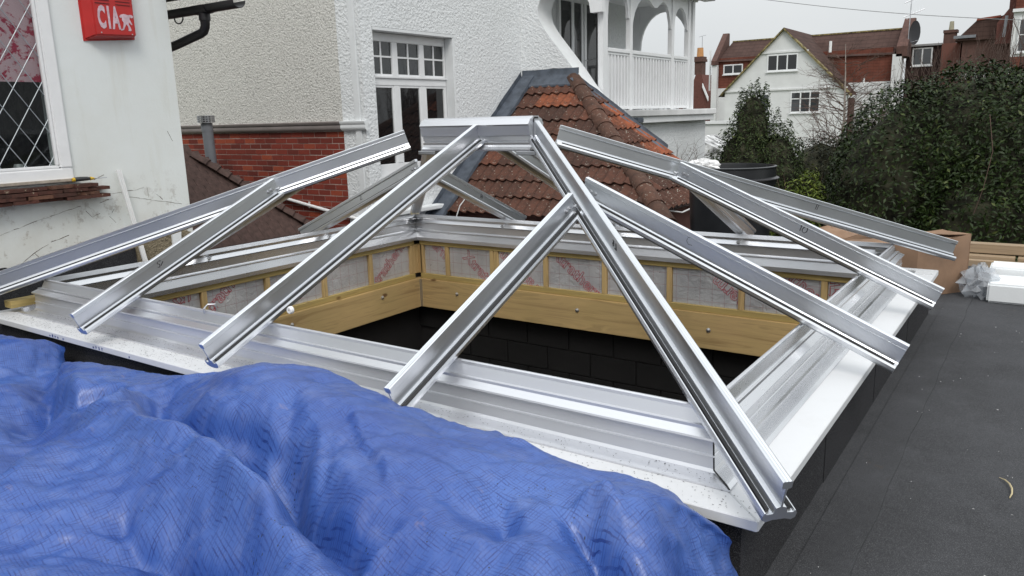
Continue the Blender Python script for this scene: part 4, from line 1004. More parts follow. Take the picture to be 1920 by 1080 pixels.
# ================================================================ VEGETATION
def leaf_mesh(name, blobs, n, size, mat, parent, droop=.25, shell=.75, aspect=.42, clump=0, up_bias=0., twist=1., seed=1, jag=.12, fold=.18):
    """many folded leaf-sized faces through the outer part of a set of ellipsoids: blobs = (cx,cy,cz,rx,ry,rz)"""
    R = np.random.default_rng(seed); B = np.array(blobs, float)
    area = (B[:, 3]*B[:, 4]+B[:, 4]*B[:, 5]+B[:, 3]*B[:, 5]); pick = R.choice(len(B), n, p=area/area.sum()); b = B[pick]
    d = R.normal(size=(n, 3)); d /= np.linalg.norm(d, axis=1)[:, None]
    # lumpy radius
    ph = R.uniform(0, 6.28, (8, 3)); fr = R.uniform(1.5, 6., (8, 3))
    lump = sum(np.sin((d*fr[k]).sum(1)*2+ph[k].sum()+pick*1.7) for k in range(8))/8
    rad = (shell+(1-shell)*R.random(n)**.6)*(1+jag*lump)+np.abs(R.normal(0, .03, n))
    c = b[:, :3]+d*b[:, 3:]*rad[:, None]
    if clump:
        k = R.normal(0, clump, (n//12+1, 3)); c += np.repeat(k, 12, 0)[:n]
    nrm = d*.8+R.normal(0, .55*twist, (n, 3)); nrm[:, 2] += .5; nrm /= np.linalg.norm(nrm, axis=1)[:, None]
    a = np.cross(nrm, R.normal(size=(n, 3))); a[:, 2] += up_bias-droop; a -= nrm*(a*nrm).sum(1)[:, None]; a /= np.linalg.norm(a, axis=1)[:, None]
    w = np.cross(nrm, a); s = size*R.uniform(.55, 1.25, n)[:, None]
    base = c-a*s*.5; tip = c+a*s*.5-nrm*s*.08; l = c+w*s*aspect*.5+nrm*s*fold*.4; r = c-w*s*aspect*.5+nrm*s*fold*.4
    V = np.stack([base, l, tip, r], 1).reshape(-1, 3); i = np.arange(n)*4
    F = np.concatenate([np.stack([i, i+1, i+2], 1), np.stack([i, i+2, i+3], 1)]).astype(np.int32)
    me = bpy.data.meshes.new(name); me.vertices.add(len(V)); me.vertices.foreach_set('co', V.ravel().astype(np.float32))
    me.loops.add(F.size); me.loops.foreach_set('vertex_index', F.ravel()); me.polygons.add(len(F))
    me.polygons.foreach_set('loop_start', np.arange(0, F.size, 3, dtype=np.int32)); me.polygons.foreach_set('loop_total', np.full(len(F), 3, np.int32))
    me.update(calc_edges=True); me.materials.append(mat)
    sh = np.clip(R.normal(.45, .22, n)+.25*lump, 0, 1); at = me.attributes.new('shade', 'FLOAT', 'POINT'); at.data.foreach_set('value', np.repeat(sh, 4).astype(np.float32))
    return link(bpy.data.objects.new(name, me), parent)
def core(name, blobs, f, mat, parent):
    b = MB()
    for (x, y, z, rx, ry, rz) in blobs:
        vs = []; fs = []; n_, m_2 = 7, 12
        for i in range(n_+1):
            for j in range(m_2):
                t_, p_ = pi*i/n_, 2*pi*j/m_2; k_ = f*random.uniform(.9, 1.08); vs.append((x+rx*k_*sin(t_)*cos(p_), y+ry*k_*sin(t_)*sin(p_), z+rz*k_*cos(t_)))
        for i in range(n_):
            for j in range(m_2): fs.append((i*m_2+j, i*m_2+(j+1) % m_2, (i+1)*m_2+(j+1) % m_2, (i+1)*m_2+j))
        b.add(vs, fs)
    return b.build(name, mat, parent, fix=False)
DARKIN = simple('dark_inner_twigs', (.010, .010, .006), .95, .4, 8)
def branches(b, p, d, ln, r, depth, spread=.5, up_=.15, R=random, n=(2, 3), seg=5, shrink=.72):
    p = Vector(p); d = Vector(d).normalized(); pts = [p]; rs = [r]
    for i in range(3):
        d = (d+Vector((R.gauss(0, .10), R.gauss(0, .10), R.gauss(0, .06)+up_*.2))).normalized(); p = p+d*ln/3; pts.append(p); rs.append(r*(1-.12*(i+1)))
    b.tube(pts, rs, max(3, seg), caps=False)
    if depth <= 0: return
    for k in range(R.randint(*n)):
        q = pts[R.choice((1, 2, 3)) if k else 3]; nd = (d+Vector((R.gauss(0, spread), R.gauss(0, spread), R.gauss(0, spread)*.6+up_))).normalized()
        branches(b, q, nd, ln*shrink*R.uniform(.8, 1.15), r*.58, depth-1, spread, up_, R, n, max(3, seg-1), shrink)
# big laurel
lb = thing('laurel_bush', (-.2, 9.4, -3.25), 'large dark glossy green laurel bush filling the right side behind the roof', 'bush')
BL = [(-.98, 9.4, -.15, 1.0, 1.1, 1.56), (-.30, 9.5, .20, 1.05, 1.1, 1.42), (.35, 9.5, .15, 1.2, 1.2, 1.36), (1.2, 9.6, .1, 1.3, 1.2, 1.32), (2.2, 9.6, .0, 1.3, 1.2, 1.4), (3.2, 9.6, -.1, 1.2, 1.2, 1.3),
      (-.7, 9.4, -1.8, 1.2, 1.0, 1.6), (.5, 9.4, -1.8, 1.4, 1.0, 1.6), (2.0, 9.4, -1.8, 1.6, 1.1, 1.6), (-1.2, 9.35, -.55, .72, .8, .75), (.0, 8.9, -.3, .9, .8, .9), (1.2, 8.9, -.4, 1, .8, .9), (-.9, 9.9, .35, .8, .8, .72)]
leaf_mesh('crown', BL, 185000, .068, LAUREL, lb, seed=3, shell=.85, jag=.06, droop=.15)
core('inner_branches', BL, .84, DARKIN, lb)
b = MB(); b.tube([(-.2, 9.5, -3.25), (-.2, 9.5, -1.5)], [.12, .08], 8); b.tube([(1.2, 9.6, -3.25), (1.2, 9.6, -1.5)], [.12, .08], 8); b.build('trunk', BARK, lb)
b = MB(); b.tube([(-.05, 8.25, 1.0), (.02, 8.15, .6), (-.03, 8.1, .2), (-.10, 8.1, -.1)], .004, 5); b.build('bare_stem', TWIG, lb)
# conifer shrub
cs = thing('conifer_shrub', (-4.0, 12.2, -3.25), 'upright green evergreen shrub in front of the white gabled house', 'shrub')
BC = [(-4.0, 12.2, -.2, .65, .6, 1.25), (-3.95, 12.2, .6, .36, .4, .95), (-3.5, 12.3, -.1, .5, .5, .95), (-4.4, 12.1, -.6, .5, .5, 1.0), (-3.9, 12.2, -1.8, .9, .8, 1.5), (-3.72, 12.2, 1.15, .08, .08, .42), (-3.88, 12.2, 1.2, .07, .07, .50), (-4.12, 12.2, 1.0, .09, .09, .52), (-3.98, 12.2, 1.15, .07, .07, .35), (-3.30, 12.2, .55, .10, .1, .42), (-4.42, 12.2, .35, .08, .1, .45), (-3.5, 12.2, .75, .08, .1, .40), (-3.1, 12.2, .2, .08, .1, .4), (-4.68, 12.1, .05, .08, .1, .35)]
leaf_mesh('crown', BC, 34000, .065, CONIF, cs, droop=-.1, up_bias=1.1, shell=.7, aspect=.34, seed=5, jag=.22)
core('inner_branches', BC[:5], .80, DARKIN, cs); MB().tube([(-4, 12.2, -3.25), (-4, 12.2, -.5)], .08, 8).build('trunk', BARK, cs)
# dark hedge between
hgd = thing('dark_hedge', (-2.6, 13, -3.25), 'low dark evergreen hedge between the pointed shrub and the laurel', 'hedge')
BH = [(-3.0, 13.3, -.5, .9, .7, 1.1), (-2.2, 13.0, -.4, .9, .7, 1.15), (-1.6, 12.6, -.4, .8, .7, 1.1), (-2.4, 12.3, -1.6, 1.6, .8, 1.5)]
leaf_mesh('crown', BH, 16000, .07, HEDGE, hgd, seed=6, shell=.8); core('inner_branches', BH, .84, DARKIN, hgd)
pb = thing('brown_bush', (-2.6, 16, -3.25), 'bare brownish purple bush under the windows of the gabled house', 'bush')
BP_ = [(-3.1, 16.0, -.1, .8, .6, 1.1), (-2.2, 16.2, .05, .8, .6, 1.1), (-3.7, 16.0, -.2, .7, .6, .9)]
leaf_mesh('crown', BP_, 9000, .06, PURPLE, pb, seed=8, shell=.5, aspect=.3, jag=.25); b = MB()
R1 = random.Random(4)
for i in range(14): branches(b, (-2.7+R1.uniform(-.9, .9), 16, -1.4), (R1.uniform(-.4, .4), 0, 1), 1.0, .02, 3, .35, .25, R1)
b.build('twigs', TWIG, pb, fix=False)
# yellow green shrub behind bin
ys = thing('yellow_green_shrub', (-2.3, 9.0, -3.25), 'bright yellow green shrub between the black bin and the laurel', 'shrub')
BY_ = [(-2.28, 9.0, -.25, .30, .3, .42), (-2.12, 9.0, .05, .16, .2, .30), (-2.42, 9.0, -.4, .3, .3, .42), (-2.2, 9.0, -.9, .45, .4, .8), (-2.02, 8.9, -.15, .2, .2, .35)]
leaf_mesh('crown', BY_, 5200, .085, YELLOW, ys, seed=9, shell=.4, aspect=.26, jag=.3, up_bias=.5); core('inner_branches', BY_[:4], .6, DARKIN, ys)
b = MB()
for i in range(9): b.tube([(-2.35+.05*i, 9.0, -1.2), (-2.5+.06*i, 9.0, -.2), (-2.62+.085*i, 8.95, .12+.06*(i % 3))], [.008, .006, .003], 4)
b.build('stem', TWIG, ys, fix=False)
# birch and bare trees
R2 = random.Random(12)
bt_ = thing('birch_tree', (-4.05, 20, -3.25), 'slender bare tree with pale trunk standing before the gabled house', 'tree'); b = MB()
b.tube([(-4.05, 20, -3.25), (-4.08, 20, -.5), (-4.02, 20, .8), (-4.06, 20, 2.0), (-4.10, 20, 2.7)], [.07, .055, .035, .016, .005], 8); b.build('trunk', BIRCHB, bt_, smooth=True); b = MB()
for i in range(70):
    z = R2.uniform(-.2, 2.5); s_ = R2.choice((-1, 1)); branches(b, (-4.05, 20, z), (s_*R2.uniform(.4, 1.1), R2.uniform(-.5, .5), R2.uniform(-.05, .8)), R2.uniform(.35, .75)*(1.1-.2*max(0, z)), .012, 3, .45, -.02, R2, (2, 3), 4)
b.build('twigs', TWIG, bt_, fix=False)
def bare(name, x, y, zt, wd, label, cat, seed, n=16, group=None, r0=.03, dp=4):
    R = random.Random(seed); th_ = thing(name, (x, y, -3.25), label, cat, group); b = MB()
    for i in range(n): branches(b, (x+R.uniform(-wd, wd)*.5, y+R.uniform(-.3, .3), -1.2), (R.uniform(-.25, .25), R.uniform(-.1, .1), 1), (zt+1.2)*.36, r0, dp, .24, .30, R, (2, 3), 5, .74)
    b.build('twigs', TWIG, th_, fix=False); b = MB(); b.tube([(x, y, -3.25), (x, y, -1.1)], [.12, .07], 8); b.build('trunk', BARK, th_); return th_
bare('bare_shrub', -.95, 14.5, 1.9, .8, 'bare upright brown shrub behind the laurel, left of the pair', 'shrub', 21, 26)
bare('bare_shrub', -.2, 14.0, 2.0, .8, 'bare upright brown shrub behind the laurel at right frame edge', 'shrub', 22, 26)
bare('bare_shrub', -1.7, 15.0, 1.2, .6, 'low bare brown shrub under the small white window of the dark block', 'shrub', 25, 16)
bare('bare_shrub', .6, 14.5, 2.1, .8, 'tall bare brown twigs behind the laurel beyond the bay house', 'shrub', 23, 20)
b = MB(); R3 = random.Random(5); bs = thing('bare_shrub', (-4.9, 11.4, -3.25), 'thin bare twigs beside the balcony wall corner and white lean-to', 'shrub')
for i in range(9): branches(b, (-5.2+R3.uniform(-.1, .3), 11.5, -.4), (R3.uniform(-.1, .8), 0, R3.uniform(.5, 1)), .45, .010, 3, .5, .0, R3, (2, 2), 4)
b.build('twigs', TWIG, bs, fix=False)

# ================================================================ FAR HOUSES
def roofmat(name, base, sc):
    a = Mat(name, base, .9, 0, .2); x, y, z = a.sep()
    w = a.math('FRACT', a.math('MULTIPLY', z, sc)); v_ = a.math('FRACT', a.math('MULTIPLY', x, 3.3))
    c = a.ramp(a.noise(1.2, 6, .7), [(.3, tuple(k*.7 for k in base)), (.7, tuple(k*1.3 for k in base))])
    c = a.mix(a.ramp(w, [(.0, .65), (.22, 0.)]), c, tuple(k*.3 for k in base)); c = a.mix(a.ramp(v_, [(.0, .4), (.15, 0.)]), c, tuple(k*.4 for k in base))
    a.color(c); a.bump(w, .5, .03); return a.m
FARROOF = roofmat('far_brown_roof_tiles', (.078, .047, .040), 4.5); HUNG = roofmat('red_hung_tiles', (.17, .06, .042), 6.0); DARKHUNG = roofmat('dark_brown_hung_tiles', (.045, .028, .026), 6.0)
REDRIDGE = simple('red_ridge', (.25, .07, .045), .85); MOSS = simple('mossy_ridge', (.11, .09, .04), .9, .3, 3)
BRWN = simple('brown_brick', (.10, .052, .042), .9, var=.3, scale=5, bump=.3, bscale=14)
FARW = simple('far_white_render', (.68, .69, .69), .8, var=.06, scale=1.5, bump=.3, bscale=7)
def qprism(poly, y0, y1, name, mat, parent, **k):
    return MB().prism(poly, (0, y0, 0), (1, 0, 0), (0, 0, 1), (0, 1, 0), y1-y0).build(name, mat, parent, **k)
def far_window(parent, x0, x1, z0, z1, y, cols, glass=GLASSD, rows=None, fr=.07):
    w_ = MB(); w_.box(x0, x1, y-.05, y, z0, z0+fr); w_.box(x0, x1, y-.05, y, z1-fr, z1)
    W_ = (x1-x0-fr)/cols
    for i in range(cols+1): w_.box(x0+i*W_, x0+i*W_+fr, y-.049, y-.001, z0+fr, z1-fr)
    if rows: w_.box(x0, x1, y-.047, y-.002, rows, rows+fr*.7)
    f = w_.build('window', PAINTW, parent)
    MB().box(x0-.05, x1+.05, y-.10, y-.051, z0-.06, z0-.001).build('sill', PAINTW, f)
    for i in range(cols): MB().box(x0+i*W_+fr, x0+(i+1)*W_, y-.03, y-.02, z0+fr, z1-fr).build('pane', glass, f)
GLF = m_glass('far_window_glass', (.05, .055, .06), .05)
gh = thing('gabled_house', (-12.5, 44, -3.25), 'white rendered gabled house with brown tiled roof beyond the garden', 'house')
qprism([(-15.75, -3.25), (-15.75, 2.19), (-12.46, 5.42), (-8.95, 1.93), (-8.95, -3.25)], 44, 44.3, 'gable_wall', FARW, gh)
b = MB(); b.prism([(-12.46, 5.52), (-15.95, 2.06), (-15.95, 1.96), (-12.46, 5.42)], (0, 43.8, 0), (1, 0, 0), (0, 0, 1), (0, 1, 0), .5); b.prism([(-12.46, 5.52), (-12.46, 5.42), (-8.75, 1.68), (-8.75, 1.80)], (0, 43.8, 0), (1, 0, 0), (0, 0, 1), (0, 1, 0), .5)
b.build('barge_board', MOSS, gh)
# right slope runs back to the main roof
b = MB(); b.add([(-12.46, 43.82, 5.53), (-8.75, 43.82, 1.75), (-8.75, 45.6, 1.75), (-11.0, 47.85, 4.04), (-12.0, 49.3, 5.06), (-12.46, 49.8, 5.53), (-16.1, 43.82, 1.9), (-16.1, 47.8, 1.9), (-12.46, 47.8, 5.53)], [(0, 1, 2, 3, 4, 5), (0, 8, 7, 6)]); b.build('roof', FARROOF, gh, fix=False)
for z, x0, x1 in ((4.18, -13.72, -11.1), (2.14, -15.8, -8.95)): MB().box(x0, x1, 43.93, 43.999, z, z+.09).build('string_course', FARW, gh)
far_window(gh, -13.34, -11.64, 3.2, 4.12, 44, 3); far_window(gh, -11.95, -10.33, .88, 2.04, 44, 3, GLF, 1.62); far_window(gh, -13.75, -13.1, .95, 2.0, 44, 1, GLF)
MB().box(-9.2, -8.85, 44.31, 45.5, -3.25, 1.6).build('side_wall', BRWN, gh)
MB().tube([(-8.15, 43.9, 1.35), (-8.15, 43.9, 2.6)], .05, 6).build('waste_pipe', PAINTW, gh); MB().tube([(-10.2, 45, 4.1), (-10.2, 45, 4.7)], .08, 6).build('vent_pipe', PAINTW, gh)
# terrace behind
th = thing('tile_hung_house', (-12, 48, -3.25), 'long brown roofed house with red tile hung wall behind the white gable', 'house')
MB().box(-17.8, -7.5, 48, 48.4, -3.25, 4.36).build('tile_hung_wall', HUNG, th)
MB().box(-17.8, -7.5, 47.9, 47.995, -3.25, 2.5).build('lower_wall', FARW, th)
b = MB(); b.add([(-17.7, 47.85, 4.15), (-7.4, 47.85, 3.95), (-7.2, 49.6, 5.42), (-17.3, 49.6, 5.46), (-17.3, 52, 3.9), (-7.2, 52, 3.9)], [(0, 1, 2, 3), (3, 2, 5, 4)]); b.build('roof', FARROOF, th, fix=False)
MB().box(-17.3, -7.2, 49.52, 49.68, 5.42, 5.50).build('ridge', MOSS, th)
b = MB(); b.prism([(47.5, 3.95), (47.5, 4.2), (49.5, 6.0), (49.8, 6.0), (49.8, 3.95)], (-17.95, 0, 0), (0, 1, 0), (0, 0, 1), (1, 0, 0), .35); b.build('parapet', BRWN, th)
b = MB(); b.prism([(47.5, 3.8), (47.5, 4.35), (49.6, 6.0), (50, 6.0), (50, 3.8)], (-7.25, 0, 0), (0, 1, 0), (0, 0, 1), (1, 0, 0), .55); b.build('parapet', BRWN, th)
MB().box(-17.95, -17.6, 47.6, 47.9, -3.25, 3.94).build('party_wall', FARW, th); MB().box(-7.42, -6.95, 47.5, 48.3, -3.25, 3.94).build('party_wall', FARW, th)
far_window(th, -17.3, -16.05, 3.35, 3.95, 47.99, 2)
MB().tube([(-18.2, 48, 2.4), (-18.2, 48, 4.9)], .06, 6).build('soil_pipe', PAINTW, th)
# aerial and dish
ae = thing('tv_aerial', (-6.85, 48, 4.5), 'tv aerial on a thin mast above the far roof parapet', 'aerial'); b = MB()
b.tube([(-6.75, 48, 4.2), (-6.75, 48, 7.0)], .03, 6); b.build('mast', ALUD, ae); b = MB()
for z0 in (6.75, 6.0):
    b.tube([(-7.05, 47.8, z0-.1), (-6.1, 48.3, z0+.30)], .025, 5)
    for i in range(7): x = -7.0+i*.14; zz = z0-.09+i*.055; b.tube([(x, 47.7, zz-.22), (x, 47.95, zz+.22)], .010, 4)
b.build('antenna', ALUD, ae)
dsh = thing('satellite_dish', (-6.6, 48, 4.9), 'dark satellite dish fixed beside the far roof parapet', 'satellite dish'); b = MB()
vs = []; fs = []
for i in range(7):
    for j in range(16): r_ = i/6*.52; vs.append((-6.50+.10*(i/6)**2-.05+.55*cos(j*pi/8)*r_, 48-.05*(i/6)**2, 5.05+r_*1.25*sin(j*pi/8)))
for i in range(6):
    for j in range(16): fs.append((i*16+j, i*16+(j+1) % 16, (i+1)*16+(j+1) % 16, (i+1)*16+j))
b.add(vs, fs); b.build('dish', simple('dark_dish', (.03, .03, .035), .5), dsh, fix=False); MB().tube([(-6.75, 48, 4.5), (-6.5, 47.8, 4.55), (-6.2, 47.5, 4.6)], .02, 5).build('arm', ALUD, dsh)
# dark block
db = thing('flat_roofed_house', (-6, 49, -3.25), 'dark tile hung flat roofed house with one white window beyond the laurel', 'house')
MB().box(-6.94, -4.9, 49, 53, -3.25, 4.36).build('tile_hung_wall', DARKHUNG, db); MB().box(-6.94, -4.85, 48.85, 53, 4.361, 4.47).build('roof_edge', simple('grey_fascia', (.3, .3, .3), .7), db)
far_window(db, -6.63, -5.6, 3.3, 4.28, 49, 2, GLF)
MB().box(-5.30, -5.0, 50.5, 51, 4.45, 5.15).build('chimney', BRWN, db)
c2 = thing('chimney_house', (-4.6, 47, -3.25), 'narrow red brick house with a pot topped chimney beyond the laurel', 'house')
MB().box(-4.95, -4.05, 47, 50, -3.25, 4.3).build('brick_wall', BRWALL and simple('orange_red_brick', (.15, .06, .045), .9, 0, 0.), c2); MB().box(-4.9, -4.35, 47.2, 47.8, 4.3, 4.85).build('chimney', BRWN, c2); MB().box(-4.96, -4.29, 47.14, 47.86, 4.85, 5.0).build('chimney_cap', BRWN, c2)
MB().tube([(-4.62, 47.5, 5.0), (-4.62, 47.5, 5.45)], [.13, .10], 10).build('chimney_pot', simple('buff_pot', (.35, .33, .24), .8), c2)
# right hand houses
rh = thing('bay_house', (-1.5, 45, -3.25), 'brown brick house with white bay windows at the top right corner', 'house')
MB().box(-3.9, 3, 46, 50, -3.25, 4.5).build('brick_wall', BRWN, rh)
b = MB(); b.prism([(-4.25, 4.3), (-3.31, 5.27), (-2.35, 5.35), (-1.9, 5.5), (-1.9, 4.3)], (0, 45.8, 0), (1, 0, 0), (0, 0, 1), (0, 1, 0), 4); b.build('roof', FARROOF, rh)
b = MB(); b.prism([(-3.35, 5.24), (-3.31, 5.34), (-2.3, 5.42), (-2.3, 5.32)], (0, 45.75, 0), (1, 0, 0), (0, 0, 1), (0, 1, 0), .4); b.build('ridge', REDRIDGE, rh)
MB().box(-4.3, -3.3, 45.7, 45.79, 4.42, 4.56).build('gutter', GREYP, rh)
b = MB(); b.prism([(-2.4, 5.0), (-1.95, 5.65), (-1.95, 9), (-1.60, 9), (-1.60, 4.0), (-2.4, 4.0)], (0, 45.3, 0), (1, 0, 0), (0, 0, 1), (0, 1, 0), .4); b.build('chimney_breast', simple('dark_red_brick', (.12, .045, .036), .9, 0, .2), rh)
MB().box(-1.75, 2, 44.6, 45.9, 5.40, 5.55).build('bay_cornice', PAINTW, rh); MB().box(-1.65, 2, 44.7, 45.9, 5.56, 7.5).build('bay_gable', HUNG, rh)
MB().box(-1.70, 2, 44.75, 45.9, 1.6, 5.399).build('bay_wall', FARW, rh); MB().box(-1.71, 2, 44.73, 44.749, 2.6, 3.3).build('bay_panel', HUNG, rh)
far_window(rh, -1.45, -.35, 3.5, 5.1, 44.74, 2, GLF, 4.3); far_window(rh, -.1, 1.0, 3.5, 5.1, 44.74, 2, GLF, 4.3)
MB().tube([(-2.05, 45, 4.3), (-2.0, 45, 5.3)], .07, 6).build('downpipe', GREYP, rh); b = MB(); b.box(-4.0, -1.75, 45.93, 45.99, 2.35, 2.65); b.build('string_course', PAINTW, rh)
# far left chimney house seen past the balcony
fc = thing('far_chimney_house', (-23.7, 60, -3.25), 'dark red brick house end with tall chimney seen past the balcony', 'house')
b = MB(); b.prism([(-25.5, -3.25), (-25.5, 2.0), (-24.15, 3.3), (-23.9, 4.0), (-23.4, 4.0), (-23.2, 3.3), (-22.9, 2.6), (-22.9, -3.25)], (0, 60, 0), (1, 0, 0), (0, 0, 1), (0, 1, 0), 3); b.build('brick_wall', simple('deep_red_brick', (.13, .05, .04), .9, 0, .2), fc)
MB().box(-24.05, -23.42, 60.1, 60.9, 4.0, 5.0).build('chimney', BRWN, fc); b = MB(); b.box(-24.15, -23.32, 60.0, 61, 5.0, 5.2); b.box(-24.1, -23.37, 60.05, 60.95, 5.2, 5.4); b.build('chimney_cap', BRWN, fc)
MB().tube([(-23.75, 60.5, 5.4), (-23.75, 60.5, 6.1)], [.28, .24], 10).build('chimney_pot', simple('orange_pot', (.5, .25, .10), .8), fc)
b = MB(); b.tube([(-23.6, 60.5, 6.0), (-23.6, 60.5, 7.0)], .03, 5); b.tube([(-23.9, 60.5, 6.95), (-23.3, 60.5, 7.05)], .02, 4); b.build('aerial', ALUD, fc)
b = MB(); b.prism([(-23.25, 3.3), (-22.75, 2.2), (-22.75, 1.9), (-23.25, 3.0)], (0, 59.8, 0), (1, 0, 0), (0, 0, 1), (0, 1, 0), .15); b.prism([(-24.2, 3.6), (-25.3, 2.0), (-25.3, 1.8), (-24.2, 3.4)], (0, 59.8, 0), (1, 0, 0), (0, 0, 1), (0, 1, 0), .15); b.build('barge_board', PAINTW, fc)
MB().box(-22.9, -21.4, 61, 64, -3.25, 2.4).build('side_wall', simple('deep_red_brick_side', (.13, .05, .04), .9, 0, .2), fc)
# white lean-to and garden wall left of conifer
lt = thing('white_outbuilding', (-5.1, 13.6, -3.25), 'white boarded outbuilding with moulded eave beside the balcony wall', 'outbuilding')
b = MB(); b.prism([(-5.5, .62), (-5.35, .52), (-4.85, .30), (-4.85, .22), (-5.5, .22)], (0, 13.45, 0), (1, 0, 0), (0, 0, 1), (0, 1, 0), 1.2); b.build('roof', simple('cream_roof_sheet', (.5, .48, .38), .7, .2, 6), lt)
b = MB(); b.box(-5.5, -4.80, 13.40, 14.6, .15, .219); b.box(-5.5, -4.86, 13.45, 14.6, .08, .149); b.build('eave_moulding', PAINTW, lt); MB().box(-5.5, -4.92, 13.5, 14.6, -3.25, .079).build('wall', FARW, lt)
gw = thing('white_garden_wall', (-7, 20, -3.25), 'pale white garden wall glimpsed behind twigs beside the balcony', 'wall')
MB().box(-9, -5.6, 20, 20.25, -3.25, .75).build('wall_face', FARW, gw); MB().box(-9, -5.55, 19.95, 20.3, .7505, .83).build('coping', PAINTW, gw)
b = MB(); pts = []
for i in range(25): t_ = i/24; pts.append((-9.0+10.5*t_, 25, 4.92-1.80*t_-.5*sin(pi*t_)*.35))
b.tube(pts, .012, 4); tag(b.build('overhead_cable', simple('grey_cable', (.25, .25, .26), .7)), 'thin overhead cable crossing the pale sky above the far roofs', 'cable')

# ================================================================ THINGS ON THE ROOF
bn = thing('black_bin', (-2.22, 6.15, ZR), 'large round black plastic bin with rimmed top behind the lantern', 'bin')
MB().lathe((-2.22, 6.15, ZR), [(.36, .0), (.40, .01), (.42, .40), (.435, .72), (.455, .725), (.46, .78), (.475, .785), (.475, .80), (.455, .81), (.45, .90), (.46, .905), (.46, .915), (.435, .92), (.43, .90), (.42, .5), (.38, .05), (0, .04)], 56).build('bin_body', BINM, bn, smooth=True)
MB().lathe((-2.22, 6.15, ZR), [(.462, .782), (.484, .784), (.486, .795), (.470, .803), (.458, .803)], 56).build('bin_rim', simple('worn_black_rim', (.05, .05, .055), .4), bn, smooth=True)
# second black box form left of it (the straight dark side)
b = MB(); R4 = random.Random(8)
def crumple(name, cx, cy, cz, rx, ry, rz, mat, label, cat, n=14, amp=.28, seed=3):
    R = random.Random(seed); b = MB(); vs = []; fs = []
    for i in range(n+1):
        for j in range(n*2):
            t_, p_ = pi*i/n, pi*j/n; k_ = 1+R.uniform(-amp, amp); vs.append((cx+rx*k_*sin(t_)*cos(p_), cy+ry*k_*sin(t_)*sin(p_), max(cz-rz*.98, cz+rz*k_*cos(t_))))
    for i in range(n):
        for j in range(n*2): fs.append((i*n*2+j, i*n*2+(j+1) % (n*2), (i+1)*n*2+(j+1) % (n*2), (i+1)*n*2+j))
    b.add(vs, fs); return tag(b.build(name, mat, fix=False), label, cat)
POLY = m_glass('crumpled_polythene', (.55, .57, .6), .60, .12, (.93, .95, .97))
crumple('white_plastic_bag', -2.47, 5.98, .55, .16, .12, .07, PVCW, 'crumpled white plastic bag on the rim of the black bin', 'plastic bag', seed=4)
# cardboard box: open top, flaps, crushed
cb = thing('cardboard_box', (-.38, 5.0, ZR), 'large crushed brown cardboard box with open flaps behind the lantern corner', 'cardboard box')
def sheet3(name, quad, mat, parent, n=8, amp=.008, th=.006, seed=1):
    R = random.Random(seed); a_, b2, c_, d_ = [Vector(q) for q in quad]; nr = (b2-a_).cross(d_-a_).normalized(); vs = []; 
    for i in range(n+1):
        for j in range(n+1):
            u, v = i/n, j/n; p = a_*(1-u)*(1-v)+b2*u*(1-v)+c_*u*v+d_*(1-u)*v
            e_ = 0 if i in (0, n) or j in (0, n) else 1
            vs.append(p+nr*(R.uniform(-amp, amp)*e_+ .015*sin(u*5+v*3)*e_))
    m_2 = n+1; N0 = len(vs); vs += [v-nr*th for v in vs]
    fs = [(i*m_2+j, (i+1)*m_2+j, (i+1)*m_2+j+1, i*m_2+j+1) for i in range(n) for j in range(n)]; fs += [tuple(N0+k for k in f[::-1]) for f in fs]
    for i in range(n):
        for a, c in ((i*m_2, (i+1)*m_2), (i*m_2+n, (i+1)*m_2+n), (i, i+1), (n*m_2+i, n*m_2+i+1)): fs.append((a, c, c+N0, a+N0))
    return MB().add(vs, fs).build(name, mat, parent, smooth=True)
zt = .085
P = {'a': (-.93, 4.72), 'b': (-.22, 4.72), 'c': (.10, 5.12), 'd': (-.62, 5.25)}
a_, b_2, c_2, d_2 = P['a'], P['b'], P['c'], P['d']
sheet3('side_panel', [(*a_, ZR+.004), (*b_2, ZR+.004), (b_2[0], b_2[1], zt-.03), (*a_, zt-.09)], CARD, cb, seed=1)
sheet3('side_panel', [(*b_2, ZR+.004), (*c_2, ZR+.004), (c_2[0], c_2[1], zt+.02), (b_2[0], b_2[1], zt-.03)], CARD, cb, seed=2)
sheet3('side_panel', [(*c_2, ZR+.004), (*d_2, ZR+.004), (*d_2, zt), (c_2[0], c_2[1], zt+.02)], CARD, cb, seed=3)
sheet3('side_panel', [(*d_2, ZR+.004), (*a_, ZR+.004), (*a_, zt-.09), (*d_2, zt)], CARD, cb, seed=4)
sheet3('flap', [(a_[0], a_[1], zt-.085), (b_2[0], b_2[1], zt-.028), (b_2[0]-.10, b_2[1]+.20, zt+.0), (a_[0]+.10, a_[1]+.26, zt-.07)], CARD, cb, seed=5, amp=.015)
sheet3('flap', [(b_2[0]+.005, b_2[1], zt-.03), (c_2[0], c_2[1], zt+.022), (c_2[0]-.18, c_2[1]+.04, zt+.03), (b_2[0]-.12, b_2[1]+.08, zt+.02)], CARD, cb, seed=6, amp=.012)
sheet3('flap', [(c_2[0], c_2[1], zt+.022), (d_2[0], d_2[1], zt+.002), (d_2[0]+.05, d_2[1]-.2, zt+.01), (c_2[0]-.15, c_2[1]-.15, zt+.03)], CARD, cb, seed=7, amp=.015)
sheet3('flap', [(d_2[0], d_2[1], zt), (a_[0], a_[1], zt-.09), (a_[0]-.10, a_[1]+.12, zt+.03), (d_2[0]-.22, d_2[1]+.02, zt+.07)], CARD, cb, seed=8, amp=.02)
MB().prism([(0, 0), (.05, 0), (.05, .10), (0, .10)], (-.06, 4.922, zt-.10), Vector((.32, .40, 0)).normalized(), (0, 0, 1), Vector((.78, -.62, 0)).normalized(), .003).build('tape', simple('brown_tape', (.30, .15, .07), .4), cb)
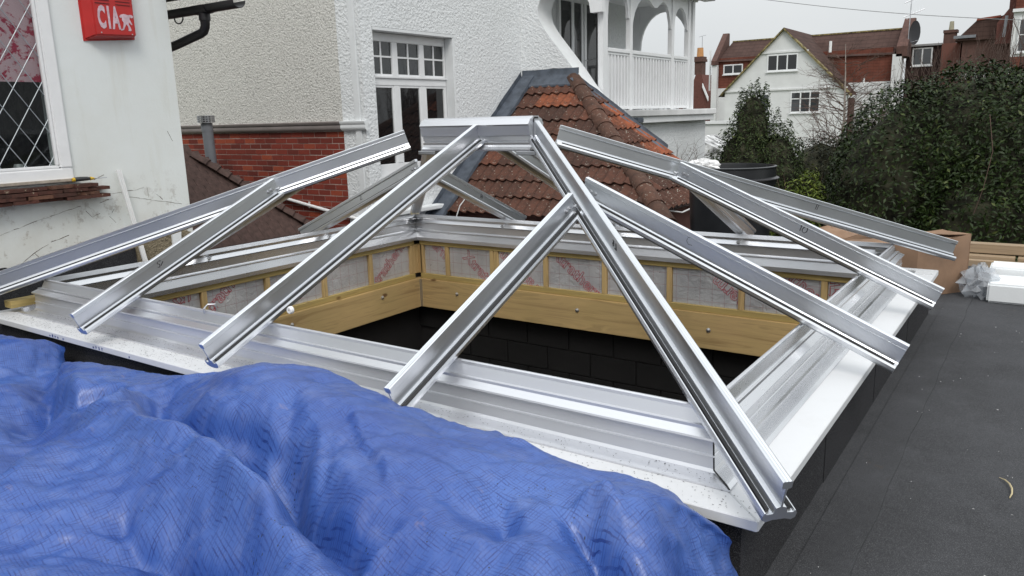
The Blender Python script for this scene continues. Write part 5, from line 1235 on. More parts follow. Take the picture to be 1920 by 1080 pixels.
# timber stack
for k_, (y, z, x0) in enumerate(((6.40, ZR+.045, -.05), (6.52, ZR+.14, -.02))):
    for j, (xa, xb) in enumerate(((x0, .38), (.40, 2.6)) if k_ == 0 else ((x0, 1.9),)):
        b = MB(); b.box(xa, xb, y, y+.15, z-.043, z+.043); tag(b.build('timber_length', WOLD, bevel=.004), ['short lower timber block at the roof edge beside the cardboard box', 'long lower timber length at the roof edge behind the white foam block', 'upper timber length topping the stack at the roof edge'][k_*2+j], 'timber', 'timber stacked at the roof edge')
b = MB(); b.box(-.3, 3.0, 6.30, 6.385, ZR+.002, ZR+.06); tag(b.build('edge_batten', WOLD, bevel=.004), 'low front batten in front of the stacked timber at the roof edge', 'timber', 'timber stacked at the roof edge')
# white foam block and clear bag
b = MB(); b.box(.26, .95, 4.80, 5.20, ZR+.002, ZR+.15); tag(b.build('foam_block', simple('white_foam', (.78, .80, .81), .6, 0, .03, 5), bevel=.015), 'white foam packing block on the dark roof beside clear plastic', 'foam block')
b = MB(); b.box(.24, .60, 5.25, 5.55, ZR+.002, ZR+.20); tag(b.build('foam_block', bpy.data.materials['white_foam'], bevel=.015), 'second taller white foam block behind the first on the roof', 'foam block')
crumple('clear_plastic_bag', .19, 5.0, ZR+.11, .13, .17, .13, POLY, 'crumpled clear plastic bag against the white foam block', 'plastic bag', seed=9, amp=.34, n=8)
b = MB(); b.tube([(.525, 1.50, ZR+.006), (.545, 1.475, ZR+.012), (.562, 1.44, ZR+.014), (.572, 1.40, ZR+.013), (.574, 1.36, ZR+.010), (.568, 1.325, ZR+.006)], [.0015, .0028, .0034, .0038, .0034, .002], 6)
tag(b.build('curled_straw', simple('straw', (.5, .42, .25), .8), smooth=True), 'curled pale straw stalk lying on the dark roof felt', 'straw')
db_ = MB()
for i in range(150):
    x = rng.uniform(.0, 1.5); y = rng.uniform(-1, 5); s_ = rng.uniform(.002, .006)*(1 if rng.random() < .93 else 2); a_2 = rng.uniform(0, 6.28)
    db_.add([(x+s_*cos(a_2), y+s_*sin(a_2), ZR+.007), (x+s_*.7*cos(a_2+1.9), y+s_*.7*sin(a_2+1.9), ZR+.009), (x+s_*cos(a_2+3.2), y+s_*sin(a_2+3.2), ZR+.007), (x+s_*.6*cos(a_2+4.6), y+s_*.6*sin(a_2+4.6), ZR+.010)], [(0, 1, 2, 3)])
tag(db_.build('roof_debris', simple('pale_debris', (.35, .32, .27), .9, .6, 40), fix=False), 'small pale chips and debris scattered over the dark felt', 'debris', kind='stuff')
# plank and bar lying on the board at the left end
b = MB(); b.prism([(0, 0), (.09, 0), (.09, .045), (0, .045)], (-4.79, 4.0, .03), (1, 0, 0), (0, 0, 1), (0, -1, 0), 3.9)
tag(b.build('loose_plank', WGY, bevel=.003), 'long pale plank lying beside the left eaves beam at the frame edge', 'plank')
b = MB(); b.prism([(0, 0), (.03, .0), (.03, .028), (.015, .034), (0, .028)], (-4.69, 4.0, .003), (1, 0, 0), (0, 0, 1), (0, -1, 0), 3.85)
tag(b.build('aluminium_bar', ALUY), 'thin aluminium bar lying along the left end of the white board', 'metal bar')

# ================================================================ BLUE TARPAULIN (draped sheet, heights measured as a grid of points in metres)
#TARPDATA<
START_X = (-4285,-4243,-4202,-4161,-4120,-4078,-4034,-3992,-3948,-3907,-3865,-3831,-3803,-3777,-3747,-3712,-3669,-3627,-3585,-3543,-3501,-3462,-3419,-3377,-3342,-3304,-3262,-3226,-3186,-3147,-3104,-3066,-3030,-2987,-2945,-2913,-2871,-2828,-2786,-2743,-2701,-2661,-2618,-2578,-2537,-2494,-2452,-2410,-2369,-2327,-2286,-2243,-2205,-2164,-2122,-2081,-2040,-1998,-1958,-1918,-1875,-1833,-1793,-1750,-1708,-1667,-1624,-1582,-1540,-1497,-1454,-1412,-1369,-1327,-1284,-1241,-1199,-1156,-1114,-1071,-1029,-987,-944,-902,-860,-818,-776,-734,-692,-650,-607,-565,-522,-480,-437,-393,-351,-308,-266,-226,-188,-155,-124,-98,-71,-55,-29,-20,-2,28,69,111,152,194,236,277,319,362,404)
STEP_X = (
(0,-2,-1,0,0,-1,0,0,-1,1,0,1,1,0,1,0,0,1,0,0,1,1,1,1,0,0,1,0,3,0,0,0,0,-1,1,0,1,-1,3,2,1,3,2,4,4),
(0,-2,-1,0,0,0,0,-1,-1,0,1,0,1,1,1,0,0,0,1,0,1,0,2,1,1,0,0,1,1,1,1,0,0,0,0,1,0,2,1,1,2,3,3,4,3),
(0,0,-1,0,0,0,-1,0,-1,0,-1,2,0,0,2,0,0,1,0,0,0,1,1,2,0,1,1,0,1,0,2,0,0,0,1,1,1,1,0,3,2,4,2,4,2),
(1,0,-1,1,-1,-2,1,-2,-1,-1,1,1,1,0,1,2,0,1,1,0,0,0,1,1,1,2,0,1,0,1,0,2,0,1,0,1,1,1,2,1,3,3,3,4,4),
(0,0,2,-1,-2,0,0,-2,-1,0,1,-1,2,1,0,3,1,1,0,0,0,1,1,0,1,2,1,0,0,1,1,1,1,0,1,1,0,2,2,2,2,3,3,4,4),
(0,-2,1,0,-1,1,0,-3,-2,2,0,0,2,0,0,2,4,0,0,0,0,1,0,2,1,1,1,0,1,0,1,1,1,1,1,1,0,2,1,3,2,3,3,4,4),
(-1,-1,1,-2,-2,0,1,-1,-2,0,1,1,0,0,2,1,1,3,0,1,0,0,1,1,1,1,1,1,0,1,0,1,1,1,1,1,1,2,1,2,3,3,3,3,3),
(-1,0,0,-2,-1,0,1,-2,-2,1,1,0,1,-1,1,2,1,2,1,0,1,0,1,1,2,1,1,0,0,1,1,1,1,1,1,1,1,1,2,2,2,3,3,4,3),
(-2,-2,0,-1,0,0,2,-3,-2,1,0,1,1,-1,1,0,2,1,2,0,1,0,1,2,1,1,1,0,1,1,1,1,1,0,1,1,1,1,2,2,3,3,3,3,3),
(-2,0,-2,0,1,-1,1,-3,1,0,0,0,0,1,1,0,1,1,1,2,0,0,1,1,1,2,0,1,1,2,1,0,1,1,1,1,1,1,2,1,3,3,3,3,4),
(0,-1,-1,-1,0,2,-4,0,1,1,-1,0,0,1,0,0,1,1,-1,4,0,0,1,1,1,2,-1,2,2,1,1,0,1,1,1,0,1,1,3,0,3,4,2,-1,6),
(0,-1,0,0,-3,4,2,0,0,0,0,1,-1,3,-1,-2,-1,3,0,0,0,0,-3,2,0,2,1,1,-1,3,3,-1,1,1,0,2,2,-2,2,-6,4,2,2,12,-4),
(0,-1,-2,1,3,4,-4,1,4,-1,-1,-1,8,1,-6,-3,3,-1,-1,-3,0,3,-3,3,-1,7,-4,1,2,1,-1,3,5,-4,0,5,-1,-6,6,1,-13,11,-1,9,-10),
(-1,2,1,-2,7,0,-1,-4,-3,0,0,2,5,-2,-2,-1,1,1,5,-3,-2,3,0,2,2,-4,2,5,0,-2,3,1,-3,7,-5,6,-4,-2,10,-4,-10,-8,11,4,2),
(2,-3,0,3,-1,-2,0,2,-2,0,0,1,1,-1,1,0,1,1,1,1,2,1,1,-2,-1,1,2,3,0,1,8,-6,-1,4,1,4,-1,-3,-3,-5,-1,-8,-1,4,-2),
(0,1,2,0,-1,0,1,-1,0,1,0,0,0,2,0,1,0,1,1,1,1,0,0,0,0,2,1,2,-1,4,3,-2,1,0,-1,-1,3,4,-11,-3,0,-6,-6,-5,0),
(-1,1,0,1,0,0,0,1,0,1,1,0,1,-1,2,0,1,2,-1,1,1,0,0,-1,0,2,-2,0,4,4,-1,-1,1,-1,3,-1,1,-1,-4,-3,-4,-2,-5,-6,-6),
(-1,1,1,0,0,0,0,2,0,1,1,1,1,0,0,0,2,1,0,0,1,0,-1,-1,0,-1,0,-2,5,3,0,1,-1,1,3,-1,0,-6,3,-8,-1,-3,-4,-5,-4),
(-1,0,2,0,1,0,-1,1,2,1,1,1,0,0,2,0,1,1,1,0,0,-1,0,-1,-1,-1,-1,-1,0,5,3,0,-3,1,4,2,-5,-3,-1,-3,-1,-3,-5,-4,-3),
(0,0,0,1,0,1,0,1,1,1,1,0,1,0,1,1,2,1,0,0,0,1,-3,-3,2,-2,0,0,-1,2,4,0,-1,-1,1,1,-2,-2,-1,-1,-3,-4,-1,-5,-2),
(0,0,1,0,0,0,1,1,0,1,1,2,1,1,-2,2,0,2,0,1,0,1,-3,-2,0,0,-1,0,0,-1,1,4,-3,-3,0,-3,7,0,-2,-2,-3,-4,-2,-3,-1),
(3,0,0,0,1,0,0,0,0,1,2,3,1,-3,3,0,1,1,0,1,1,-2,-1,-1,0,-1,0,-1,-1,0,0,2,-1,-2,-5,-2,3,0,-1,0,-3,0,-2,-1,0),
(1,1,0,-1,0,0,0,0,0,3,1,2,2,-4,5,1,-1,2,0,0,0,0,-1,0,-2,-1,1,-2,-1,-2,4,-2,0,-2,-6,1,-1,-3,-5,0,3,3,0,-1,1),
(-1,3,-1,-1,1,0,0,0,0,1,3,2,-1,-1,1,-1,3,4,0,0,0,0,-1,-1,-3,0,1,-1,-3,-1,1,1,0,-4,-5,-6,1,-1,0,-1,2,2,1,2,0),
(5,2,0,0,1,0,0,-1,0,1,0,0,1,3,-2,1,0,5,4,-3,2,-1,-1,1,-4,-3,2,-2,-1,-1,2,-2,0,-3,-8,-1,-2,0,1,1,1,2,1,2,1),
(0,6,5,1,0,0,0,-2,1,0,0,-2,1,-1,4,2,0,-1,7,0,1,0,-1,-4,0,-1,-1,0,-1,-1,-2,2,-2,-7,-2,-2,-1,1,-1,2,0,2,2,2,2),
(-3,-1,9,6,1,0,-2,0,0,0,-1,-1,0,0,2,4,0,-1,4,4,-2,0,0,-3,-1,-2,2,0,-1,-2,-1,-3,-3,-1,-3,-1,0,-1,0,1,1,2,2,2,2),
(3,-3,0,13,5,-1,0,-1,-1,1,-1,-1,-1,2,0,-2,-1,2,4,7,0,-3,0,-1,-1,-3,-1,4,-1,-3,-1,-2,-2,-4,-1,0,0,-2,1,1,1,2,1,3,3),
(3,-2,-2,3,12,6,-1,-1,-1,0,0,-1,0,0,-1,-3,2,1,4,3,3,-2,-1,0,-1,-2,-1,0,-2,0,0,-1,-4,-4,-1,-1,0,1,1,1,1,1,2,3,3),
(2,-1,-3,5,3,11,5,0,-1,-2,0,0,0,-1,0,-2,-1,-1,5,6,2,0,-2,-2,0,-1,-1,-2,-1,-3,-1,3,-5,-3,0,-1,0,1,0,1,2,2,1,3,3),
(-1,-2,-1,1,5,3,14,2,-1,-1,-1,-1,1,0,-1,-1,-2,0,0,5,5,0,-3,-2,0,-3,4,-1,-4,-4,-1,2,-4,1,-1,-1,1,-1,1,1,2,2,1,3,4),
(4,-5,1,0,1,2,6,13,2,-1,0,-1,-1,0,0,-2,0,-1,1,1,2,-3,-1,4,-2,-2,2,1,-6,-2,1,-2,1,-1,-1,0,-1,1,0,1,3,0,3,3,4),
(3,-1,3,0,0,1,4,7,12,1,-1,-1,-1,0,0,-1,-1,-1,1,1,0,-1,-1,3,0,-1,0,-3,-3,-1,-1,-1,0,1,-1,-1,-2,1,1,3,0,2,3,4,3),
(0,0,0,3,-2,4,4,3,6,6,4,-1,-1,-2,2,-1,-1,-1,1,2,-1,-1,0,0,1,1,-1,-3,-3,0,-1,-1,-1,0,0,-4,-1,1,2,1,2,3,3,3,4),
(1,-4,4,2,-1,2,5,3,3,7,3,0,0,0,0,0,0,-1,1,0,1,-1,-1,0,1,1,-1,-3,-1,-1,-1,-2,-2,-3,-3,0,2,2,1,0,3,3,1,3,6),
(4,4,2,1,1,1,1,6,3,6,4,0,2,0,1,0,0,0,-1,1,1,-1,-1,1,0,1,-1,-3,-1,-1,-2,-2,-3,-4,-3,2,2,1,0,1,3,1,2,4,3),
(1,6,4,0,1,0,0,5,5,7,2,1,2,2,0,0,0,1,-1,1,0,0,0,0,0,1,-1,-1,-1,-3,-4,-2,-6,-5,2,-1,4,1,-2,1,3,2,1,3,4),
(-1,4,5,-1,0,1,2,3,5,8,4,2,1,1,1,1,0,0,0,0,0,1,0,1,0,0,-1,-1,-2,-4,-4,-5,-4,-5,-1,3,4,1,-6,2,4,3,2,1,6),
(1,-1,5,2,0,0,3,2,2,5,8,4,2,2,0,1,0,1,0,0,0,1,0,1,0,0,-1,0,-3,-5,-5,-7,-4,-4,0,1,3,0,-2,1,0,1,3,4,-3),
(-1,1,2,4,1,-1,3,2,1,3,6,8,3,1,2,0,0,1,1,0,0,1,1,-1,2,-2,1,-1,-4,-4,-8,-7,-4,-2,1,1,1,0,-1,1,-1,0,3,2,-1),
(0,0,1,3,3,0,2,1,3,1,3,7,6,3,1,1,1,0,1,0,1,0,2,0,1,-2,0,-3,-2,-5,-7,-7,-3,-2,0,2,1,0,-1,-1,-1,1,1,3,1),
(2,-1,1,1,2,1,4,0,3,4,1,3,9,4,2,0,2,0,1,1,0,1,2,0,1,-1,-2,-2,-4,-5,-5,-6,-5,-1,0,-1,2,2,-1,-2,-1,1,1,3,1),
(-1,1,1,0,1,2,2,1,4,4,2,1,5,9,1,2,0,2,1,1,1,1,1,2,0,0,-2,-3,-5,-5,-5,-5,-5,-2,-1,-1,0,1,-2,2,0,1,1,2,3),
(1,1,-1,1,1,1,2,3,2,4,-1,4,3,7,6,2,1,2,1,1,1,2,1,0,1,0,-1,-3,-5,-9,-9,-2,-1,-1,-2,0,-1,-2,1,2,1,1,1,2,3),
(1,0,0,3,0,1,1,3,3,1,2,3,3,1,10,4,2,2,1,1,1,2,1,1,1,0,-2,-4,-7,-7,-9,-2,-1,-1,-2,-1,3,-3,0,1,2,1,1,3,2),
(0,1,-1,3,0,1,1,1,3,3,0,4,3,2,4,6,5,2,1,1,2,2,2,0,1,0,-3,-6,-9,-7,-4,-1,-2,-2,-2,-1,1,-3,3,1,2,2,0,3,4),
(0,1,-2,0,5,0,0,0,4,0,2,6,3,2,2,5,4,3,2,3,3,1,2,1,-1,1,-7,-7,-6,-9,-1,0,-2,-2,-5,0,0,0,1,1,2,2,2,3,4),
(-1,0,0,-1,0,5,1,0,-1,2,2,8,4,1,3,3,2,4,4,4,3,2,0,1,0,-2,-9,-5,-7,-8,0,1,-1,-4,-4,-6,3,0,4,0,3,2,3,3,5),
(-1,-1,1,1,-1,1,2,-1,3,1,0,5,8,3,1,4,2,3,5,4,4,1,1,0,0,-9,-6,-4,-6,-9,0,1,1,-3,-7,-4,3,2,1,1,3,2,4,4,5),
(-1,-3,3,0,0,-1,0,0,0,7,-1,-1,11,2,3,-1,10,4,3,4,4,2,0,-2,-1,-8,-10,-3,-7,-3,-6,5,-6,-1,-2,-1,3,0,2,1,1,4,4,5,7),
(-1,-1,0,1,1,0,-1,-1,0,2,1,2,5,7,1,1,2,12,5,4,3,2,-2,-2,-2,-7,-14,-1,-7,-1,-5,-3,2,-2,0,-1,1,2,2,1,0,6,3,5,8),
(-3,1,-1,0,2,0,-1,0,0,0,1,3,0,5,8,1,-1,3,16,3,3,1,-2,-4,-2,-7,-12,-9,-2,2,-4,-7,-1,-5,3,3,-2,-2,5,4,5,3,5,6,8),
(1,0,-1,0,3,0,0,-1,0,0,0,3,1,1,6,5,0,-1,1,17,5,0,-3,-3,-4,-5,-11,-10,-4,4,-4,-9,1,-3,3,2,-5,1,3,6,5,5,5,4,11),
(3,-1,-1,-3,5,0,-1,0,1,-1,-1,3,3,1,2,0,3,5,-2,2,13,3,-5,-1,-4,-6,-6,-14,0,-1,-7,-3,1,-2,3,0,-1,2,-3,7,5,5,5,7,9),
(2,0,-2,-2,-3,7,-1,0,2,-2,-1,0,4,3,2,-2,2,5,1,-3,-4,15,-7,4,-3,-8,-3,-11,-4,-1,-7,2,0,-1,1,2,1,-1,-1,0,4,10,8,4,9),
(2,0,-1,-2,-3,2,6,-2,-1,0,0,1,2,2,3,-2,-2,7,1,-2,-3,-1,4,-5,2,-3,-5,-5,-8,1,-5,1,2,-1,2,1,0,-3,-2,4,2,3,7,7,1),
(2,-1,1,-3,-1,-2,1,5,-1,-1,2,1,1,3,1,-1,-4,6,0,-2,-1,-4,1,-7,2,3,-5,-4,-6,1,-3,1,1,1,2,0,-1,-5,2,-1,2,3,5,-4,-6),
(0,1,-2,0,-2,-1,0,2,4,-3,1,2,2,2,1,-2,-5,4,-3,-1,-1,-3,-1,-3,-1,-1,2,-3,-5,2,-1,1,1,2,1,0,-2,-6,-2,1,3,2,-5,0,2),
(1,-1,0,0,-2,0,0,0,1,2,-2,5,1,0,1,-2,-5,1,-2,-1,-4,-1,0,0,-2,1,-4,-2,-1,1,1,2,1,2,1,-1,-2,-6,-3,0,2,-1,0,2,2),
(1,0,-1,1,-1,0,-1,0,0,1,1,-1,6,-2,2,-5,-3,-2,0,-1,-1,0,-3,2,0,-2,-2,-4,-1,2,2,2,2,2,0,0,-6,-7,0,2,-3,1,3,1,2),
(-1,0,0,0,0,0,0,-1,-1,1,-1,1,3,2,-1,-2,-3,-1,-1,-1,-1,-2,-1,0,2,-1,-3,-2,1,0,0,2,3,0,0,0,-6,-6,0,0,0,2,0,3,1),
(-1,0,0,-1,1,0,0,0,-1,1,-1,0,0,2,2,-2,-2,0,-2,-2,-2,-1,0,-1,2,-1,-3,-1,0,0,1,1,0,4,-1,-2,-6,-3,-1,2,-1,2,1,1,2),
(1,0,0,-1,1,-1,1,0,0,0,-1,1,0,-1,3,0,-1,-2,-2,-2,-1,-1,-1,0,1,-2,-2,-1,1,-1,0,0,1,2,1,-2,-6,-1,-1,0,1,2,2,0,3),
(0,0,0,-1,1,-1,1,0,0,0,0,0,0,-1,3,-1,1,-2,-2,-2,-1,-1,0,-1,0,-1,-2,-1,0,-1,-1,1,0,0,-1,0,-3,-2,0,1,2,1,1,2,1),
(-1,1,-1,0,1,-1,1,0,0,0,0,0,0,0,1,-1,2,-1,-2,-2,-1,-1,0,-1,-1,-1,-2,1,-1,-2,0,0,1,0,-2,-2,-2,-1,1,1,1,2,1,1,2),
(1,-1,0,0,1,0,0,1,0,0,-1,0,0,0,0,0,2,-1,-1,-1,-2,-1,0,-1,-1,-2,-1,0,-1,-2,0,0,1,0,-1,-3,-1,0,0,1,2,1,2,1,2),
(0,-1,0,1,0,0,1,0,0,0,0,0,0,0,0,-1,2,0,-1,-1,-2,-1,0,0,-3,-1,-1,0,-2,-1,0,0,0,1,-2,-3,-1,0,1,1,1,2,2,2,1),
(0,0,0,1,0,0,0,1,0,0,0,-1,0,0,0,0,1,0,-1,-1,-1,-1,0,-1,-2,-1,0,-1,-2,-2,0,0,1,0,-2,-3,-1,1,1,1,2,1,2,2,1),
(1,0,0,0,1,0,0,0,1,-1,0,0,0,0,0,0,-1,0,1,-2,-1,0,-1,-1,-1,-1,-1,0,-3,-2,0,1,1,-1,-2,-3,0,0,0,2,2,2,2,1,1),
(0,1,0,0,0,1,-1,1,0,0,0,0,-1,0,0,0,0,-1,0,-1,0,-1,0,-1,-1,-1,-1,-1,-3,-1,-1,1,1,0,-3,-2,0,0,0,2,2,1,2,2,1),
(0,0,0,1,0,0,1,0,0,0,0,-1,0,-1,1,0,-1,0,-1,0,0,-1,0,-1,-2,0,-1,-2,-2,-2,0,1,0,0,-2,-3,0,0,0,2,2,2,1,2,3),
(1,0,0,1,0,0,1,0,-1,1,0,-1,-1,0,0,0,0,-1,0,0,-1,0,-1,0,-2,-1,0,-2,-3,-1,0,0,1,-1,-2,-2,-1,0,0,3,1,1,2,2,3),
(0,1,0,1,0,0,1,0,0,0,0,-1,0,-1,0,0,0,-1,0,-1,0,-1,0,-1,-1,-1,0,-2,-4,-1,0,0,1,0,-3,-2,-1,0,1,0,2,2,2,3,-4),
(1,0,1,0,1,0,0,0,0,1,0,-1,0,-1,0,0,0,-1,0,-1,0,-1,-1,0,-2,0,-1,-2,-3,-1,0,-1,1,0,-2,-2,-2,0,0,1,1,0,4,-3,-14),
(0,1,0,1,1,0,0,0,1,0,0,-1,0,-1,0,1,-1,-1,-1,0,-1,0,-1,-2,0,0,-1,-3,-3,-1,0,0,0,0,-1,-2,-2,-1,0,0,0,1,2,-8,-8),
(0,0,1,0,1,0,0,1,1,0,0,-1,0,0,0,-1,0,-1,-1,0,0,-1,-1,-1,-1,0,-2,-3,-2,-2,0,0,0,-1,-1,-1,-1,-1,0,0,-1,-1,-1,-6,-5),
(0,0,1,1,0,1,0,0,1,1,0,0,-1,0,0,0,-1,-1,-1,0,-1,0,-2,0,-1,0,-2,-4,-2,-1,0,0,-1,-1,-1,-1,-1,0,0,-1,-1,-2,-3,-4,-3),
(0,0,1,0,0,1,0,1,1,0,1,-1,0,0,0,-1,-1,0,0,0,-1,-1,-1,-1,-1,0,-3,-3,-2,-1,0,-1,0,-2,-1,-1,0,0,-1,-1,-2,-1,-4,-2,-3),
(0,1,0,1,0,0,1,1,0,1,0,0,0,-1,1,-1,-1,-1,1,-1,0,0,-1,-1,-1,0,-4,-4,-1,0,-1,-1,-1,-2,0,-1,0,0,-1,-2,-1,-3,-2,-3,-2),
(0,1,0,0,0,1,1,-1,1,1,0,0,0,0,0,-1,0,-1,1,0,-1,0,-1,0,-1,0,-5,-4,-3,1,1,-2,-2,-1,0,-1,0,-1,-1,-1,-2,-2,-3,-2,-3),
(1,0,0,0,0,1,1,-1,1,1,0,0,0,0,1,-1,-1,0,1,1,-1,0,-1,-1,0,-2,-6,-3,-1,0,1,-3,-1,-1,0,-1,0,-1,-1,-2,-2,-2,-2,-3,-2),
(1,1,-1,1,0,0,1,0,0,1,0,1,0,0,0,0,-1,0,2,1,-1,-1,0,-1,0,-4,-8,0,-1,0,0,-1,-2,0,-1,-1,0,-1,-2,-1,-2,-2,-3,-2,-2),
(0,1,0,0,0,1,0,0,0,1,1,0,0,0,0,0,-1,1,1,2,-1,-1,1,-2,0,-7,-4,-2,1,0,0,-1,-2,-2,0,0,-1,-2,-1,-2,-2,-2,-3,-2,-3),
(1,0,1,0,-1,1,0,1,0,0,1,-1,1,0,-1,1,0,1,1,2,-3,1,1,-1,-2,-10,0,-1,-1,2,0,-3,0,-2,0,-1,-1,-1,-2,-2,-2,-2,-3,-3,-3),
(1,1,0,-1,1,0,0,1,1,0,0,0,0,1,-1,0,-1,2,2,0,0,0,0,0,-5,-7,0,1,-1,0,-1,-1,0,-2,-1,-1,-1,0,-3,-2,-2,-3,-2,-4,-3),
(2,0,-1,1,0,1,0,0,1,0,-1,1,0,0,0,-1,1,1,2,0,-2,2,0,1,-7,-5,-1,-1,0,1,1,-2,0,-1,-1,-1,-1,-2,-2,-2,-2,-3,-3,-3,-4),
(2,-1,-1,2,1,0,0,1,0,-1,0,0,1,0,0,-2,2,0,2,1,-2,2,1,-1,-8,-2,-2,0,0,1,0,0,-1,0,-1,-2,-1,-1,-3,-2,-3,-3,-3,-5,-5),
(0,1,0,0,2,0,0,1,1,-2,1,-1,1,0,-1,0,0,1,0,3,0,1,1,-5,-4,-3,-1,1,1,0,-1,0,1,-1,0,-2,-2,-2,-2,-3,-3,-3,-4,-4,-6),
(1,0,1,0,1,0,0,1,0,0,0,0,0,1,-2,0,1,0,1,2,0,2,0,-6,-3,-2,0,0,1,0,0,0,1,-1,-1,-2,-1,-3,-2,-3,-3,-3,-4,-5,-5),
(1,0,0,1,1,0,1,0,1,-1,0,1,-1,-2,1,0,1,1,0,2,1,1,0,-7,-2,-2,1,0,1,0,1,0,-1,0,-2,-2,0,-3,-2,-3,-3,-3,-5,-4,-6),
(0,0,1,0,1,0,1,0,0,0,0,1,-2,0,0,0,1,0,2,0,-1,2,1,-6,-2,-1,0,1,1,0,1,0,-2,0,-3,-2,1,-2,-2,-2,-3,-5,-3,-6,-5),
(0,1,1,0,0,1,0,0,0,0,0,1,-2,1,-1,0,2,-1,2,-1,-4,4,1,-5,-1,0,0,1,0,1,1,-1,-2,0,-3,-1,-1,0,-2,-2,-3,-4,-5,-6,-5),
(0,1,0,0,1,0,0,0,1,0,-1,0,-1,0,0,1,0,1,1,-2,-6,6,2,-4,-2,1,0,0,1,0,1,-2,-1,1,-4,-1,-1,1,-3,-2,-3,-4,-5,-5,-5),
(1,0,0,1,0,0,0,1,-1,1,-1,-1,1,-1,0,2,-1,1,0,-4,-5,6,4,-4,-1,0,0,1,0,0,1,-2,-2,1,-2,-3,-1,2,-3,-2,-3,-3,-5,-5,-6),
(1,0,0,1,0,0,0,0,-1,0,0,0,-1,1,-1,1,0,0,1,-8,0,3,6,-3,-2,-1,1,0,2,0,0,-2,-2,0,-1,-3,0,1,-4,-1,-3,-3,-5,-5,-6),
(0,0,0,0,1,0,-1,0,0,-1,0,0,-1,0,0,1,0,1,-4,-5,-1,3,7,-2,-3,0,1,1,0,1,0,-2,-1,-3,0,-2,0,1,-4,-1,-2,-4,-5,-5,-6),
(1,0,0,0,1,-1,0,-1,0,-1,0,0,-1,0,0,1,-3,3,-3,-6,0,1,7,-5,2,0,1,0,2,0,1,-2,-4,-3,3,-3,1,-1,-2,-2,-3,-4,-4,-5,-6),
(1,0,0,-1,0,0,1,-2,0,-1,0,-1,0,-1,-2,-2,3,1,-9,2,-1,1,6,-4,2,2,1,1,1,0,0,-4,-4,-2,3,-1,0,-1,-2,-3,-3,-3,-5,-5,-5),
(1,-1,1,0,0,-1,1,-2,0,-2,-1,0,0,-4,-1,-1,4,-4,-5,2,0,1,6,-4,3,2,2,1,1,-1,-2,-8,-4,1,2,0,4,-1,-3,-3,-3,-5,-4,-5,-5),
(2,-1,0,1,-1,0,-3,1,-1,0,-1,-2,-1,-2,-2,2,1,-4,-2,-1,3,-1,7,-4,3,3,1,1,1,-3,-4,-6,-4,-3,1,7,5,0,-5,-4,-3,-4,-4,-5,-6),
(-1,0,2,-2,0,1,-4,2,1,1,-4,-4,0,-4,1,-2,0,3,-7,4,-1,0,10,-4,1,4,2,-1,-2,-6,-10,-3,7,-3,3,8,3,-5,0,-4,-5,-3,-4,-5,-5),
(1,2,-2,1,2,-2,-2,0,5,-7,-3,-2,-1,1,-5,-2,5,-7,0,8,-5,-2,14,0,1,-5,4,1,-5,-11,-8,-6,0,11,13,4,-3,-7,-6,6,-1,-7,-4,-3,-5),
(2,1,-1,0,-1,0,1,-4,3,-5,3,-3,-2,1,-5,0,-5,1,6,-5,-2,3,1,12,-6,1,2,-1,-5,-11,-11,-6,10,14,9,1,-7,-11,-3,-3,-2,13,1,-6,-7),
(1,0,0,3,-5,2,-2,-1,5,-7,0,-4,1,-4,2,-3,0,2,8,-17,8,-7,8,-5,5,1,4,-1,-4,-14,-11,5,16,5,8,-7,-9,2,-13,4,-6,-6,23,6,-6),
(2,-3,2,-3,-2,4,-7,4,4,-7,-5,4,-7,2,1,-5,5,6,-12,0,-2,-2,1,2,4,2,-2,4,-8,-13,-5,11,5,14,0,-9,-13,-5,4,-8,7,-6,-5,24,11),
(5,11,1,-3,-2,-6,1,-6,-3,4,-3,-2,0,0,0,5,3,-5,-16,4,-3,4,-5,8,-4,0,3,1,-3,-14,3,4,15,4,-4,-8,-18,-5,13,-8,1,0,-5,0,28),
(0,-6,-2,12,2,1,-12,4,1,-1,3,-6,3,-1,-1,-5,-4,1,-11,0,2,3,3,-2,-6,4,3,-3,2,-8,-5,18,9,-12,5,-8,-21,-6,17,-3,1,-9,-3,-4,3),
(2,-1,-1,5,0,-5,0,9,3,0,1,-5,-4,0,-2,-8,-1,0,2,-1,-3,3,-1,-6,1,2,-1,4,-1,-5,8,7,-6,-1,-1,-5,-17,-2,7,16,-11,-4,-6,-3,-17),
(0,4,-6,13,-6,-1,5,-6,-4,-2,1,8,-12,-3,-3,-1,7,-5,7,-10,5,6,-8,1,-7,2,1,0,-2,9,4,2,-15,10,1,-17,-4,-3,1,18,3,-19,2,-10,-8),
(-2,-1,1,4,9,-9,-2,-3,-2,-1,-1,-3,-1,-3,-2,1,-3,-2,-5,3,6,-8,-1,-4,0,0,1,0,1,11,5,-15,-7,15,-1,-20,1,-4,-3,17,11,-7,-20,-7,-2),
(-2,-1,-1,0,7,-2,-5,-3,0,-1,-3,-3,-3,-5,-3,-2,-5,-4,-4,-1,-5,-3,2,3,-4,-2,-2,1,8,8,-14,-7,-2,17,-2,-22,1,-2,-2,0,19,6,-16,-14,-4),
(-1,-2,-1,-2,0,4,-6,-2,-4,-4,-3,-3,-3,4,-3,-4,-4,-5,-6,-3,-4,-7,-3,-4,0,3,-4,3,7,-12,-4,-8,11,0,0,-19,-7,13,-11,-8,22,17,-6,-18,-17),
(0,-1,-2,-1,-1,0,-5,-6,-3,-2,-2,-4,-1,-1,-2,0,-5,-5,-4,-4,-5,-3,-4,-4,-4,-4,-2,-1,-8,-4,-4,-1,8,-11,-2,-21,0,8,-13,0,-2,18,10,-17,-18),
